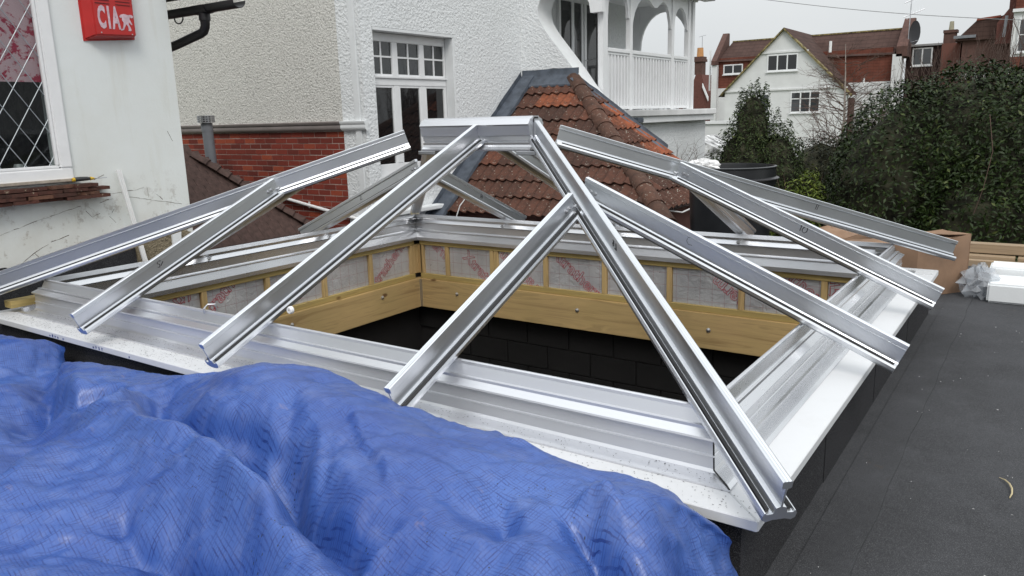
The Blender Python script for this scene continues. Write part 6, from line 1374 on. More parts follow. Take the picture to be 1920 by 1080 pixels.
(-1,-1,-2,-4,-2,0,-2,-3,-3,-4,-2,-3,-2,-2,-2,-2,-3,-4,-4,-3,-4,-4,-4,-4,-4,-4,-4,-7,-5,-5,-5,0,-9,-4,-6,-12,-7,-3,-1,-7,-4,11,-8,6,-18),
(-2,-3,-2,-1,-4,-1,0,-2,-4,-2,-3,-2,-3,-2,-2,-2,-3,-4,-3,-4,-4,-3,-4,-5,-3,-5,-6,-5,-5,-5,-5,-4,-10,-10,-4,-4,-8,-4,-6,-5,-5,-3,4,-8,-4),
(-1,-2,-3,-2,-1,-4,0,-1,-3,-4,-1,-2,-3,-3,-2,-2,-3,-3,-4,-3,-4,-4,-4,-4,-4,-6,-5,-5,-5,-5,-7,-6,-8,-8,-5,-4,-7,-5,-5,-5,-5,-5,-1,-10,-9),
(-1,-1,-3,-2,-2,-2,-2,-2,-1,-3,-2,-2,-2,-3,-2,-3,-3,-3,-5,-3,-4,-4,-4,-4,-5,-5,-5,-5,-5,-6,-7,-6,-7,-8,-6,-6,-4,-6,-4,-5,-5,-5,-5,-9,-8),
(-2,-1,-2,-2,-2,-2,-1,-3,-1,-2,-3,-2,-2,-3,-2,-3,-3,-4,-4,-3,-4,-4,-4,-5,-4,-5,-5,-5,-6,-7,-6,-7,-7,-7,-11,-15,8,-3,-5,-5,-5,-5,-7,-7,-8),
(-1,-2,-1,-2,-2,-2,-2,-1,-2,-3,-2,-1,-3,-2,-3,-3,-3,-4,-3,-5,-4,-4,-4,-4,-5,-5,-5,-5,-6,-7,-7,-7,-7,-11,-25,-9,15,4,-5,-6,-5,-5,-7,-7,-8),)
START_Y = (-1885,-1885,-1885,-1885,-1883,-1884,-1885,-1886,-1887,-1888,-1890,-1890,-1889,-1889,-1889,-1888,-1887,-1887,-1886,-1887,-1886,-1883,-1884,-1882,-1881,-1876,-1874,-1869,-1865,-1861,-1860,-1856,-1852,-1855,-1856,-1853,-1854,-1854,-1854,-1855,-1856,-1859,-1859,-1861,-1862,-1861,-1862,-1862,-1861,-1861,-1862,-1863,-1868,-1868,-1867,-1868,-1869,-1870,-1870,-1870,-1870,-1870,-1871,-1872,-1872,-1873,-1874,-1874,-1875,-1875,-1876,-1876,-1876,-1876,-1877,-1877,-1878,-1879,-1880,-1881,-1883,-1885,-1886,-1887,-1888,-1892,-1893,-1893,-1893,-1893,-1893,-1892,-1891,-1890,-1888,-1886,-1885,-1883,-1882,-1880,-1879,-1878,-1876,-1876,-1873,-1870,-1868,-1867,-1866,-1865,-1864,-1862,-1860,-1860,-1857,-1854,-1853,-1852,-1850)
STEP_Y = (
(2,5,0,1,4,3,2,-1,2,4,4,3,6,5,6,6,5,5,3,5,4,2,4,2,3,2,3,0,4,3,3,3,3,5,4,4,4,4,3,4,2,0,0,-2,2),
(4,4,-1,2,4,2,1,1,0,3,5,6,4,5,5,5,6,4,4,5,3,4,2,4,3,2,3,1,2,3,4,3,3,4,4,4,4,4,4,3,1,2,-1,-2,2),
(4,4,0,1,4,2,0,3,-1,4,4,5,6,3,5,4,6,5,6,3,4,3,4,1,3,3,2,3,3,2,3,3,4,3,4,4,4,4,4,3,3,0,0,-2,2),
(4,3,1,1,3,1,4,-2,3,4,5,3,6,5,2,4,6,5,5,4,5,3,3,3,2,2,3,2,4,1,2,4,3,4,4,4,4,4,4,3,3,1,0,-3,2),
(2,2,1,1,2,3,3,2,2,4,3,5,3,6,2,4,4,6,4,5,4,3,4,3,2,2,3,3,2,3,3,2,4,3,4,4,4,4,4,4,2,1,2,-4,-1),
(4,5,1,0,0,2,3,1,1,4,4,4,5,4,4,5,3,5,5,3,5,3,2,4,4,1,3,2,3,3,3,3,3,3,4,4,4,4,4,4,3,2,0,-2,-9),
(5,4,0,3,2,-1,1,4,1,3,3,5,4,5,5,5,4,3,3,5,3,4,3,3,2,3,2,3,3,3,3,2,4,3,4,4,4,4,4,4,3,2,0,-3,-1),
(5,3,1,3,4,-2,2,3,3,2,3,4,5,3,5,6,5,2,4,3,4,2,4,3,2,3,3,3,1,4,3,2,3,4,4,4,4,4,5,3,3,3,1,-4,-4),
(4,3,3,3,3,0,3,3,2,1,4,4,5,4,4,4,5,3,3,3,4,2,3,3,3,2,3,2,3,3,3,3,3,3,4,4,4,5,5,5,1,2,1,-1,-3),
(4,4,4,3,3,1,2,0,4,3,3,4,4,4,5,4,4,3,3,3,4,2,3,2,2,3,1,4,3,2,3,3,4,3,4,4,4,6,4,4,3,2,1,-1,-5),
(5,5,4,4,3,0,-1,3,4,4,3,4,5,3,4,4,4,3,4,2,2,3,2,3,2,2,3,2,3,3,4,3,3,4,4,4,4,4,5,4,4,1,-2,-10,-3),
(5,5,4,4,2,0,2,3,4,4,4,3,5,3,5,4,4,2,3,4,2,2,4,3,3,2,2,3,3,3,2,3,4,3,3,3,3,3,5,2,-2,-6,-2,-6,-12),
(4,4,4,4,3,0,3,4,3,5,3,6,2,6,4,4,3,3,3,4,4,2,4,3,3,2,3,3,2,2,3,2,2,3,2,1,5,3,2,4,-2,-1,-15,-11,-8),
(4,4,4,3,2,3,4,4,3,5,4,5,4,4,5,4,4,4,3,3,4,3,3,3,3,3,3,2,2,3,1,0,3,1,3,2,4,3,0,2,-2,3,-4,-14,-17),
(4,4,4,3,2,4,5,3,4,5,4,5,5,4,4,5,4,4,5,3,2,3,2,4,4,4,3,3,0,3,-3,3,2,2,-1,3,3,3,-1,-2,-1,2,3,-4,-16),
(4,5,3,2,4,4,4,3,5,5,5,4,5,5,4,4,4,3,3,4,4,4,3,2,3,3,3,0,2,3,2,-3,3,-1,2,3,4,0,-3,2,4,2,-7,1,2),
(3,4,4,4,3,4,3,5,4,5,5,5,5,3,4,4,4,3,3,4,3,4,2,3,2,3,2,0,2,2,0,2,3,1,1,2,3,1,1,1,0,5,-4,-2,-2),
(4,4,3,4,4,5,4,3,4,6,5,6,3,4,2,4,2,4,4,2,4,2,4,4,3,4,1,3,-3,2,0,5,-1,2,1,4,3,1,3,-3,2,-1,2,-1,-4),
(3,4,4,3,5,4,5,4,4,5,5,6,3,4,2,3,2,3,4,2,3,4,3,4,3,4,3,3,3,-2,-2,2,2,3,-1,3,-1,1,3,2,2,0,2,-4,-2),
(5,3,4,4,4,5,4,6,4,3,6,5,5,2,3,3,0,3,4,4,3,3,2,5,2,4,4,3,4,-3,-1,2,2,1,-2,1,1,3,4,0,3,2,1,-4,-1),
(4,3,3,4,5,5,5,5,4,5,5,5,4,4,3,3,3,0,1,3,4,4,3,3,3,5,2,4,3,4,-3,0,0,2,0,1,-1,3,4,4,-1,2,3,-5,-4),
(0,5,3,4,4,4,6,5,5,6,3,5,4,3,5,3,3,2,2,-1,2,4,2,4,4,3,4,2,4,4,3,-3,3,3,1,2,-2,0,4,4,3,-1,-4,-4,-2),
(3,3,4,4,4,4,4,7,4,5,6,4,5,3,2,4,2,1,3,3,-1,4,4,0,4,5,1,5,4,1,2,3,2,2,-1,4,3,1,-3,4,3,-3,-2,-1,-4),
(1,2,4,4,6,3,4,7,6,4,4,6,4,5,2,2,0,3,2,1,2,3,3,4,-1,4,4,3,3,3,3,2,4,1,1,-1,3,-1,4,4,2,2,-3,-4,-3),
(2,1,2,4,5,5,6,4,6,6,4,5,4,5,4,4,-1,0,2,2,1,3,2,3,1,4,1,4,5,1,3,3,3,1,-2,3,3,4,2,3,1,0,-1,-2,-3),
(0,-3,1,4,5,6,7,3,7,5,5,6,5,4,2,4,2,2,-1,1,0,4,3,0,4,3,3,2,5,3,-1,2,3,-2,3,4,3,4,4,0,3,0,-1,-2,-3),
(4,2,-6,0,5,5,5,5,5,7,5,7,5,6,0,3,5,3,-4,1,-1,3,4,2,3,0,4,3,4,3,0,-1,3,3,2,4,4,4,3,2,1,2,-2,-2,-4),
(1,4,2,-9,1,5,5,6,6,6,6,6,5,4,1,4,4,4,2,-5,1,3,0,3,2,2,1,4,3,2,0,4,4,0,3,4,4,3,3,2,3,1,1,-4,-4),
(1,2,4,1,-8,0,5,7,5,6,6,5,5,4,5,5,1,2,2,2,-1,2,1,1,2,4,0,1,3,1,4,2,1,2,3,4,4,2,4,3,3,1,-2,-3,-2),
(1,2,3,1,0,-5,-1,7,5,7,5,4,5,6,4,4,5,3,-4,3,1,3,-1,2,2,3,2,3,3,0,3,0,0,2,4,4,4,3,3,4,0,1,0,-1,-6),
(3,2,3,2,0,1,-6,2,6,5,6,7,3,4,4,6,3,4,3,-5,2,4,4,1,0,3,2,1,2,3,4,0,0,-2,4,3,4,3,3,3,3,-1,1,-5,-4),
(0,2,3,1,3,3,2,-7,2,6,5,6,5,4,4,4,3,4,3,3,-3,3,4,2,3,3,3,1,-2,4,2,1,-2,0,2,2,4,3,3,3,1,0,-1,-2,-3),
(-3,4,-2,3,3,4,5,-1,-5,3,6,5,5,5,3,4,3,3,3,3,1,4,1,3,3,3,4,-3,2,4,3,1,-1,-5,1,3,2,3,2,3,2,-2,2,-3,-1),
(3,3,0,2,0,3,5,3,0,-2,3,5,4,5,3,4,4,4,3,2,2,3,3,1,4,3,4,-2,2,4,2,2,-4,-2,0,0,0,4,4,3,-1,1,1,-3,-6),
(3,2,2,3,-1,2,3,4,2,-1,4,2,6,4,3,4,4,4,4,2,2,3,3,2,4,4,2,-2,4,3,1,-1,-6,-4,-1,1,4,4,3,3,2,-1,1,-6,-4),
(2,0,-1,3,4,3,1,2,3,1,3,4,2,5,3,4,4,4,3,4,2,3,3,5,2,4,1,-1,4,2,-2,0,-3,-3,-5,0,4,4,2,1,3,2,-5,0,-3),
(3,0,-2,4,4,4,5,-3,1,2,4,4,3,3,4,4,4,4,3,4,3,3,4,4,3,2,1,2,3,1,-6,-2,-5,-5,2,2,2,3,2,2,3,0,-3,0,-5),
(3,2,-2,3,4,4,4,2,-2,-1,4,3,4,4,4,4,4,3,4,4,3,4,4,4,3,1,1,3,2,-3,-5,-7,-5,-2,2,2,4,5,-1,1,3,2,2,-4,-6),
(3,3,0,-1,4,4,4,5,2,-1,-2,4,2,4,4,4,4,4,4,4,3,4,3,5,4,2,-1,4,1,-7,-6,-8,-6,0,3,4,4,3,1,4,3,2,3,-6,-8),
(3,3,-1,1,4,4,3,4,4,4,-3,-1,3,4,3,4,4,4,4,4,4,4,4,4,5,-2,3,3,-2,-2,-15,-9,-5,3,5,3,2,4,5,3,2,3,1,-2,-8),
(3,3,3,0,2,4,2,4,4,3,5,-4,1,2,3,4,5,3,5,4,4,4,5,5,3,-3,3,2,1,-8,-15,-8,-1,4,3,2,3,4,5,4,3,1,2,-5,-2),
(4,3,3,4,1,4,2,4,2,4,4,2,-3,1,3,4,3,5,5,4,4,4,6,4,1,3,3,3,-6,-7,-9,-10,-3,3,4,3,2,3,5,4,4,1,1,-1,-5),
(2,3,4,3,3,4,4,4,0,3,4,4,-1,-2,4,3,3,4,4,5,4,6,5,5,3,3,2,2,-4,-10,-8,-9,-4,2,4,4,4,1,5,4,1,2,2,-1,-3),
(3,3,3,3,4,4,4,4,2,2,3,3,3,0,-1,2,4,3,5,5,5,5,5,4,3,6,3,0,-3,-15,-19,0,1,4,2,3,3,5,4,3,2,2,1,-1,-3),
(4,4,2,3,3,4,4,3,3,3,3,3,1,1,-3,3,3,5,5,5,5,5,5,4,6,4,4,0,-9,-9,-20,0,3,0,3,4,3,6,3,3,3,0,2,-2,0),
(3,5,0,3,4,4,4,2,3,3,2,2,4,1,1,-1,1,5,5,5,5,6,5,4,7,4,2,-3,-12,-10,-5,-4,2,3,-1,4,3,3,3,4,4,2,2,-2,-4),
(4,4,2,3,3,3,4,3,2,1,2,2,4,2,2,3,0,1,4,6,7,3,6,6,6,5,-3,-5,-6,-15,-2,-1,3,3,-3,2,5,4,4,3,4,2,-1,-1,-3),
(4,3,4,4,3,1,4,4,2,2,1,-2,4,1,2,2,3,4,3,3,7,4,7,6,6,2,-6,-2,-5,-11,-2,-1,2,0,1,2,3,3,3,5,2,1,2,-2,-3),
(2,3,4,4,3,3,4,4,2,3,2,-1,-2,3,0,2,4,3,3,5,4,6,7,5,6,-2,-5,-2,-4,-7,1,-3,2,3,0,-2,2,4,4,3,3,1,1,-2,-2),
(2,2,3,4,4,5,4,4,4,0,2,3,-4,1,0,2,-1,5,5,4,6,5,5,7,5,0,-12,-3,-5,3,-1,2,-4,3,4,-4,0,3,5,4,1,1,2,-1,-4),
(2,2,3,4,4,5,4,5,4,2,3,2,-1,-1,2,2,0,-4,4,5,6,5,6,6,5,0,-11,0,-1,0,-1,0,-2,3,1,-3,0,1,4,3,3,1,1,-2,-4),
(1,3,5,3,3,5,4,5,2,5,3,3,3,-3,0,4,3,-2,-7,6,6,6,5,5,4,2,-8,-8,3,3,2,-2,-3,2,2,2,-4,-1,4,4,0,3,-2,0,-6),
(4,3,5,3,3,5,4,4,5,3,4,2,4,4,-3,2,4,4,-5,-5,4,6,5,4,4,3,-6,-9,3,2,3,0,2,-3,-1,0,-1,-3,5,3,3,0,1,-5,-5),
(3,4,5,3,1,3,5,5,5,4,3,3,3,4,3,1,1,3,4,-5,-4,4,3,4,4,1,0,-12,3,3,0,2,4,-8,-1,0,0,0,1,3,4,3,-1,-5,-1),
(2,4,4,3,4,1,4,4,5,5,4,2,3,3,4,0,3,3,2,2,-2,-1,-1,1,4,1,2,-8,0,2,1,4,-4,-8,1,4,-2,2,3,1,3,-2,0,2,-9),
(3,3,5,3,5,1,1,5,5,5,4,2,3,3,3,3,-1,2,4,3,1,-2,0,-3,1,3,0,-1,-2,4,0,-4,-3,-5,3,3,2,-2,-1,5,4,2,0,-10,-9),
(3,4,4,4,4,6,0,1,4,4,4,4,3,3,2,3,-3,3,3,3,4,-6,3,0,-1,1,1,3,-3,2,3,-8,-8,1,3,3,3,-8,4,3,2,0,0,-4,-19),
(4,4,3,4,5,5,4,0,2,4,2,2,4,3,3,2,-3,3,2,3,3,1,0,3,0,-4,2,2,-1,3,2,-13,-4,1,4,4,0,-3,-2,2,3,1,-3,-7,-1),
(3,4,3,5,3,6,4,4,1,3,2,0,2,3,2,2,-3,3,4,3,1,3,3,3,1,-3,-3,2,3,0,-7,-6,-2,2,3,4,0,-6,1,2,3,-2,-2,0,-1),
(3,3,4,4,3,5,5,5,5,0,2,0,-1,1,2,-1,1,4,3,4,4,4,4,1,2,2,-5,-5,6,-2,-11,-5,1,2,5,3,-4,-6,4,2,3,1,-1,0,-1),
(3,4,3,4,4,4,4,4,4,4,3,3,-2,1,-3,0,0,4,5,4,4,5,5,1,3,-1,-7,-4,4,-3,-8,-4,-1,3,4,3,-4,-6,4,3,3,2,2,-1,-1),
(3,4,3,3,4,3,5,4,4,4,4,4,3,-3,-1,-1,0,4,4,5,4,5,4,0,1,-2,-7,-2,2,-6,-2,-6,3,1,4,0,-6,-1,3,4,4,1,2,0,-2),
(3,5,3,2,4,4,4,4,4,5,3,4,3,3,-4,1,-1,4,4,4,5,4,3,-3,0,-4,-5,0,1,-4,-5,-1,2,2,2,0,-7,1,3,4,4,2,1,0,-2),
(4,4,5,1,4,4,4,4,4,4,4,3,4,2,0,0,1,3,4,4,4,4,1,0,-6,-3,-6,2,0,-6,-4,0,4,3,-4,1,-4,1,4,4,4,3,1,0,0),
(4,3,3,4,4,4,4,4,4,4,4,3,4,3,3,1,-1,3,4,4,4,3,1,-1,-7,-8,-3,3,-2,-4,-6,3,4,4,-5,-4,-1,2,5,5,4,2,2,1,-4),
(4,3,4,4,4,4,4,4,4,4,4,4,3,3,4,3,-1,3,3,4,4,3,-2,0,-10,-7,-3,4,-5,-3,-1,0,5,3,-1,-6,-2,4,4,4,4,3,1,0,-2),
(4,3,4,4,4,5,4,4,4,4,4,4,3,4,4,4,-1,3,4,4,3,4,-5,-1,-10,-9,0,2,-7,-3,1,1,5,5,-5,-6,0,5,5,4,3,2,2,-1,0),
(3,4,4,4,4,5,4,4,4,4,4,4,3,4,4,5,2,3,3,4,4,2,-3,-6,-11,-8,1,1,-8,-4,1,3,5,3,-3,-6,0,6,4,4,3,3,2,-1,-2),
(4,4,4,4,4,4,5,4,4,4,4,4,4,4,4,4,4,4,3,4,4,0,-4,-8,-8,-10,2,-1,-10,-3,2,3,5,5,-4,-8,3,6,2,5,4,3,0,0,-2),
(4,4,4,4,4,4,4,5,4,4,4,4,5,3,5,4,4,4,5,3,3,1,-6,-6,-12,-9,2,-2,-10,-2,0,5,5,3,-4,-6,4,5,3,4,4,4,0,-1,-3),
(4,5,4,4,4,5,4,4,4,4,4,5,4,4,4,4,5,5,4,4,2,-1,-2,-8,-13,-9,2,-4,-10,-2,1,5,4,3,-6,-4,5,6,2,3,5,2,1,-1,-2),
(4,5,4,4,4,4,5,4,4,4,4,5,4,4,4,4,5,5,5,3,0,2,-3,-8,-14,-8,1,-3,-12,-1,1,5,6,1,-6,-3,4,5,4,4,3,3,0,-2,-1),
(4,4,5,4,4,4,5,4,4,4,4,4,5,4,4,4,4,6,4,4,2,-1,-3,-10,-12,-8,2,-5,-12,-1,4,4,3,1,-3,-3,2,5,4,5,3,1,-1,0,-3),
(4,4,5,4,5,4,4,4,4,4,4,4,4,5,4,4,4,6,4,4,2,-1,-4,-9,-14,-6,2,-8,-10,0,5,1,2,3,-2,-3,1,5,5,4,3,2,0,-5,-13),
(4,5,4,5,5,4,4,4,4,4,4,3,5,5,3,3,6,5,5,3,2,-1,-5,-11,-10,-5,0,-10,-8,1,3,4,-1,3,0,-1,-3,5,6,5,3,0,-4,-4,-7),
(4,5,4,5,5,4,4,4,4,3,4,4,4,4,4,4,5,5,5,4,1,-1,-6,-7,-14,-3,-2,-9,-7,2,5,3,-2,-3,2,-3,3,4,6,5,2,1,-1,-5,-3),
(5,5,5,4,5,4,4,4,4,3,4,4,4,3,4,4,5,5,6,3,1,-1,-6,-8,-14,-1,-4,-7,-7,4,5,1,1,-6,-3,0,4,5,5,5,3,-1,2,-4,-1),
(5,5,5,5,4,4,4,5,4,3,4,4,3,3,4,5,5,5,5,2,2,-2,-5,-9,-13,0,-6,-8,-2,3,5,0,-1,-5,-3,1,4,6,5,5,1,2,-1,0,-2),
(5,5,5,6,3,4,5,4,4,4,3,4,3,4,4,4,5,5,5,2,1,-2,-5,-9,-13,2,-9,-3,0,1,4,-1,-4,-5,1,2,4,5,5,4,2,1,1,-1,-1),
(4,5,6,5,5,4,5,3,4,4,3,4,4,3,5,4,4,5,4,3,-1,0,-5,-9,-13,3,-6,-5,0,2,5,-3,-7,-2,2,0,6,4,5,3,3,1,2,-1,-1),
(5,6,5,5,5,4,5,4,4,3,4,4,3,3,4,4,4,5,4,2,0,-1,-4,-10,-10,2,-6,-2,-2,4,4,-5,-6,0,3,-1,6,4,4,4,3,1,1,0,0),
(6,5,7,4,4,6,4,6,3,3,4,4,2,3,4,3,4,5,3,2,-1,0,-3,-11,-8,-1,-7,2,1,4,0,0,-8,3,0,0,5,5,4,3,3,3,0,1,-3),
(6,6,5,5,4,6,5,4,4,4,4,3,2,3,4,3,4,4,5,0,-1,-1,-3,-14,-1,-7,-3,1,3,4,1,-1,-6,0,3,1,4,5,4,3,3,2,2,0,-1),
(5,6,6,5,5,5,4,5,4,3,3,3,4,3,3,3,4,4,4,0,-4,1,-2,-15,2,-11,2,3,3,3,1,-3,0,-3,3,1,4,5,4,3,3,2,2,0,-3),
(5,6,5,5,5,5,6,4,5,2,4,3,3,3,4,2,3,3,4,-1,-4,-1,-1,-10,-2,-6,3,3,3,2,-3,0,1,-4,3,3,5,4,4,3,3,3,1,0,-2),
(7,5,5,6,6,4,7,4,3,4,3,3,4,4,3,2,3,2,4,1,-10,0,-5,1,-7,-1,3,4,1,-2,0,-3,2,0,3,4,4,4,4,3,3,3,2,0,-1),
(5,6,6,4,7,5,6,4,5,2,4,3,4,4,2,3,3,3,3,2,-13,-1,-4,2,-7,2,4,3,3,-2,-6,0,0,3,4,4,4,4,4,3,3,2,3,-3,-1),
(5,6,5,6,5,6,5,4,4,4,4,3,4,2,3,4,4,2,4,-1,-14,-1,0,-6,0,3,3,4,2,-2,-5,-1,2,3,5,5,3,3,4,3,2,3,1,0,-2),
(5,5,5,6,6,5,5,3,5,4,4,4,4,2,3,4,4,2,3,-1,-16,0,2,-6,1,3,4,3,1,-3,-3,0,2,4,5,5,2,4,3,2,3,3,1,0,-2),
(5,5,5,6,5,5,5,4,4,4,5,4,3,2,4,3,5,2,3,-4,-14,0,2,-6,2,4,4,2,0,-2,-2,1,3,5,4,4,3,3,3,2,3,3,0,0,-1),
(5,6,5,5,5,5,4,4,5,4,4,3,3,4,4,3,4,4,3,-10,-8,1,-2,-4,3,4,2,2,1,-2,0,2,5,3,3,4,3,3,3,2,3,3,0,0,-1),
(5,4,5,5,5,5,5,4,4,5,4,2,4,4,4,3,4,4,2,-14,1,-1,-6,-3,4,4,2,1,1,0,1,4,4,2,4,4,4,2,1,2,4,2,2,-1,-2),
(5,5,4,5,5,5,4,4,4,4,4,4,4,4,4,3,4,3,-5,-7,3,-4,-3,-4,4,3,3,1,0,2,1,5,5,1,4,4,4,0,2,3,2,2,2,-1,0),
(5,5,4,6,4,4,5,4,4,4,3,4,4,4,4,3,4,3,-12,2,3,-4,-4,-4,4,1,5,1,2,1,2,5,6,2,2,3,4,-1,1,4,3,1,4,-3,-2),
(4,5,5,4,5,4,4,4,4,4,4,3,4,4,4,4,4,-4,-4,1,2,-1,-6,-3,3,3,3,3,0,2,2,5,5,2,4,3,1,1,0,4,3,2,-1,2,-1),
(4,4,4,5,5,4,3,4,4,4,4,4,4,4,3,4,3,-4,-3,1,4,0,-8,1,0,3,2,3,1,3,1,5,5,3,2,4,-1,1,1,4,3,2,0,0,0),
(4,5,4,4,4,5,3,4,4,4,4,4,3,4,3,4,1,-4,3,-1,3,3,-9,-5,4,4,1,4,0,2,2,6,5,2,2,5,-2,0,2,4,2,2,3,-2,-2),
(4,5,3,5,4,4,3,3,4,4,4,4,3,4,2,3,-1,2,-1,2,3,3,-8,-7,3,4,1,3,1,3,3,7,4,2,3,4,-2,-1,4,2,3,2,1,0,-1),
(5,3,5,4,4,5,2,3,4,4,3,3,4,3,3,4,-2,1,3,2,1,4,-9,-7,2,2,1,3,2,5,5,6,5,4,1,3,-3,-1,3,3,2,0,2,0,0),
(4,4,5,4,4,3,3,3,3,4,4,3,2,3,4,4,1,1,2,1,1,1,-6,-6,1,0,2,4,3,6,6,4,4,6,3,-3,-6,6,1,1,2,2,1,-1,-1),
(4,5,4,4,4,3,3,3,3,3,3,3,4,3,3,4,3,2,2,0,-2,1,-5,-2,2,-2,3,4,4,6,4,5,2,5,-1,-7,1,5,2,3,1,1,0,-2,-1),
(5,4,4,4,4,3,3,3,2,3,3,4,3,4,4,4,0,3,5,-1,-1,0,-7,1,1,2,2,3,6,4,4,5,4,1,-11,0,4,5,0,3,2,-6,-2,0,-1),
(4,4,5,4,3,3,3,3,3,1,3,5,4,3,4,2,3,4,0,0,4,-2,-2,-1,1,0,4,4,4,4,4,5,-1,-7,-2,4,4,2,2,0,3,-3,-3,-3,-10),
(5,4,5,3,4,2,4,4,2,1,3,5,4,4,4,1,4,5,0,-3,2,1,1,1,0,2,2,4,4,4,3,3,-9,2,-1,4,4,2,0,1,2,2,-7,-6,-5),
(3,5,3,5,3,3,3,2,3,2,4,4,4,4,2,4,3,3,0,2,1,2,1,1,0,2,3,3,5,2,4,-2,0,-5,3,3,2,3,-2,1,3,2,2,-11,-16),
(4,2,5,3,3,3,2,2,4,3,3,3,3,2,4,4,3,4,2,3,4,1,3,-3,1,3,3,3,5,2,1,-1,-4,1,2,3,0,3,-5,2,3,3,3,0,-17),
(4,3,4,2,2,4,2,3,2,3,4,3,0,4,5,3,6,4,2,4,4,2,-2,1,2,3,3,4,3,3,3,-8,0,2,2,2,-2,3,-1,-4,2,2,4,1,0),
(5,4,3,-1,2,4,4,1,3,3,4,2,4,4,5,4,5,4,3,4,4,-1,1,2,3,3,3,3,4,4,-4,-2,1,0,-2,4,-1,1,2,-2,-2,0,2,4,-2),
(5,5,5,-1,-2,4,2,3,4,5,4,4,1,6,5,5,3,5,3,4,3,0,1,3,4,3,3,3,3,-1,0,-1,1,1,-1,-2,0,2,4,-4,-1,-5,1,3,3),
(6,6,4,0,-3,1,4,4,4,5,4,4,4,5,4,3,4,5,3,6,2,1,3,4,3,3,3,3,3,-2,-2,1,3,0,-3,-4,2,2,4,-4,1,1,-10,-2,4),
(7,5,5,4,-4,-1,3,4,5,4,4,5,5,2,4,5,5,5,5,4,3,3,3,3,2,4,3,4,0,-3,0,3,4,-6,2,-6,1,1,3,0,-1,-3,0,-9,-3),
(5,6,4,6,4,-2,2,-1,4,4,5,4,6,2,4,6,4,4,4,5,5,2,4,4,3,3,3,3,-4,2,3,3,-6,1,1,-4,0,1,1,2,-4,-1,3,-13,-18),
(5,5,5,4,6,1,-1,1,4,4,5,3,5,4,5,4,3,4,5,4,4,5,3,4,4,3,2,0,3,3,2,1,-2,-4,-4,-4,3,2,2,5,0,-2,-6,-6,-25),
(6,4,5,5,5,1,0,4,4,4,4,4,4,4,4,3,4,5,5,4,4,5,4,3,4,4,3,1,3,3,4,-1,-6,0,-3,-4,-2,4,3,3,5,0,-5,-12,-6),
(5,5,5,4,4,4,1,2,4,4,4,4,4,4,4,5,4,4,5,4,4,4,4,4,4,3,2,3,4,3,3,1,-4,2,-2,-6,-7,5,3,4,5,5,-2,-7,-4),
(4,5,5,4,4,4,3,2,3,4,4,4,4,4,5,5,4,5,4,4,4,4,4,4,3,3,3,4,4,3,2,1,0,2,-11,-3,-4,4,4,4,5,4,3,1,1),
(5,4,5,5,4,3,4,4,3,3,4,5,4,4,5,5,4,5,3,5,4,4,4,4,3,4,3,4,3,3,2,3,2,3,-11,-15,3,4,5,4,4,6,3,3,5),
(5,5,4,5,4,4,4,4,4,4,4,4,5,4,5,4,5,4,5,4,4,4,4,4,3,5,3,4,3,3,3,3,3,4,-4,-14,-8,3,5,4,6,5,4,5,5),
(5,5,4,4,5,4,4,4,4,5,4,5,4,6,4,4,6,4,4,4,4,4,4,4,4,4,4,4,4,4,3,4,3,2,-6,-14,-5,-1,6,5,5,5,6,6,7),)
START_Z = (-69,-72,-76,-67,-66,-64,-68,-65,-62,-54,-57,-71,-102,-135,-165,-188,-191,-191,-197,-201,-201,-187,-185,-189,-169,-175,-172,-156,-160,-157,-159,-144,-151,-146,-141,-124,-139,-138,-130,-128,-119,-113,-110,-102,-95,-94,-87,-78,-70,-66,-54,-52,-32,-25,-22,-2,11,12,29,38,43,49,60,63,68,74,71,76,75,77,74,75,76,77,80,79,81,82,85,82,86,79,80,83,79,79,69,67,62,56,52,46,43,35,28,23,12,0,-7,-30,-49,-77,-106,-141,-172,-210,-243,-284,-322,-350,-353,-355,-349,-352,-352,-353,-354,-356,-356)
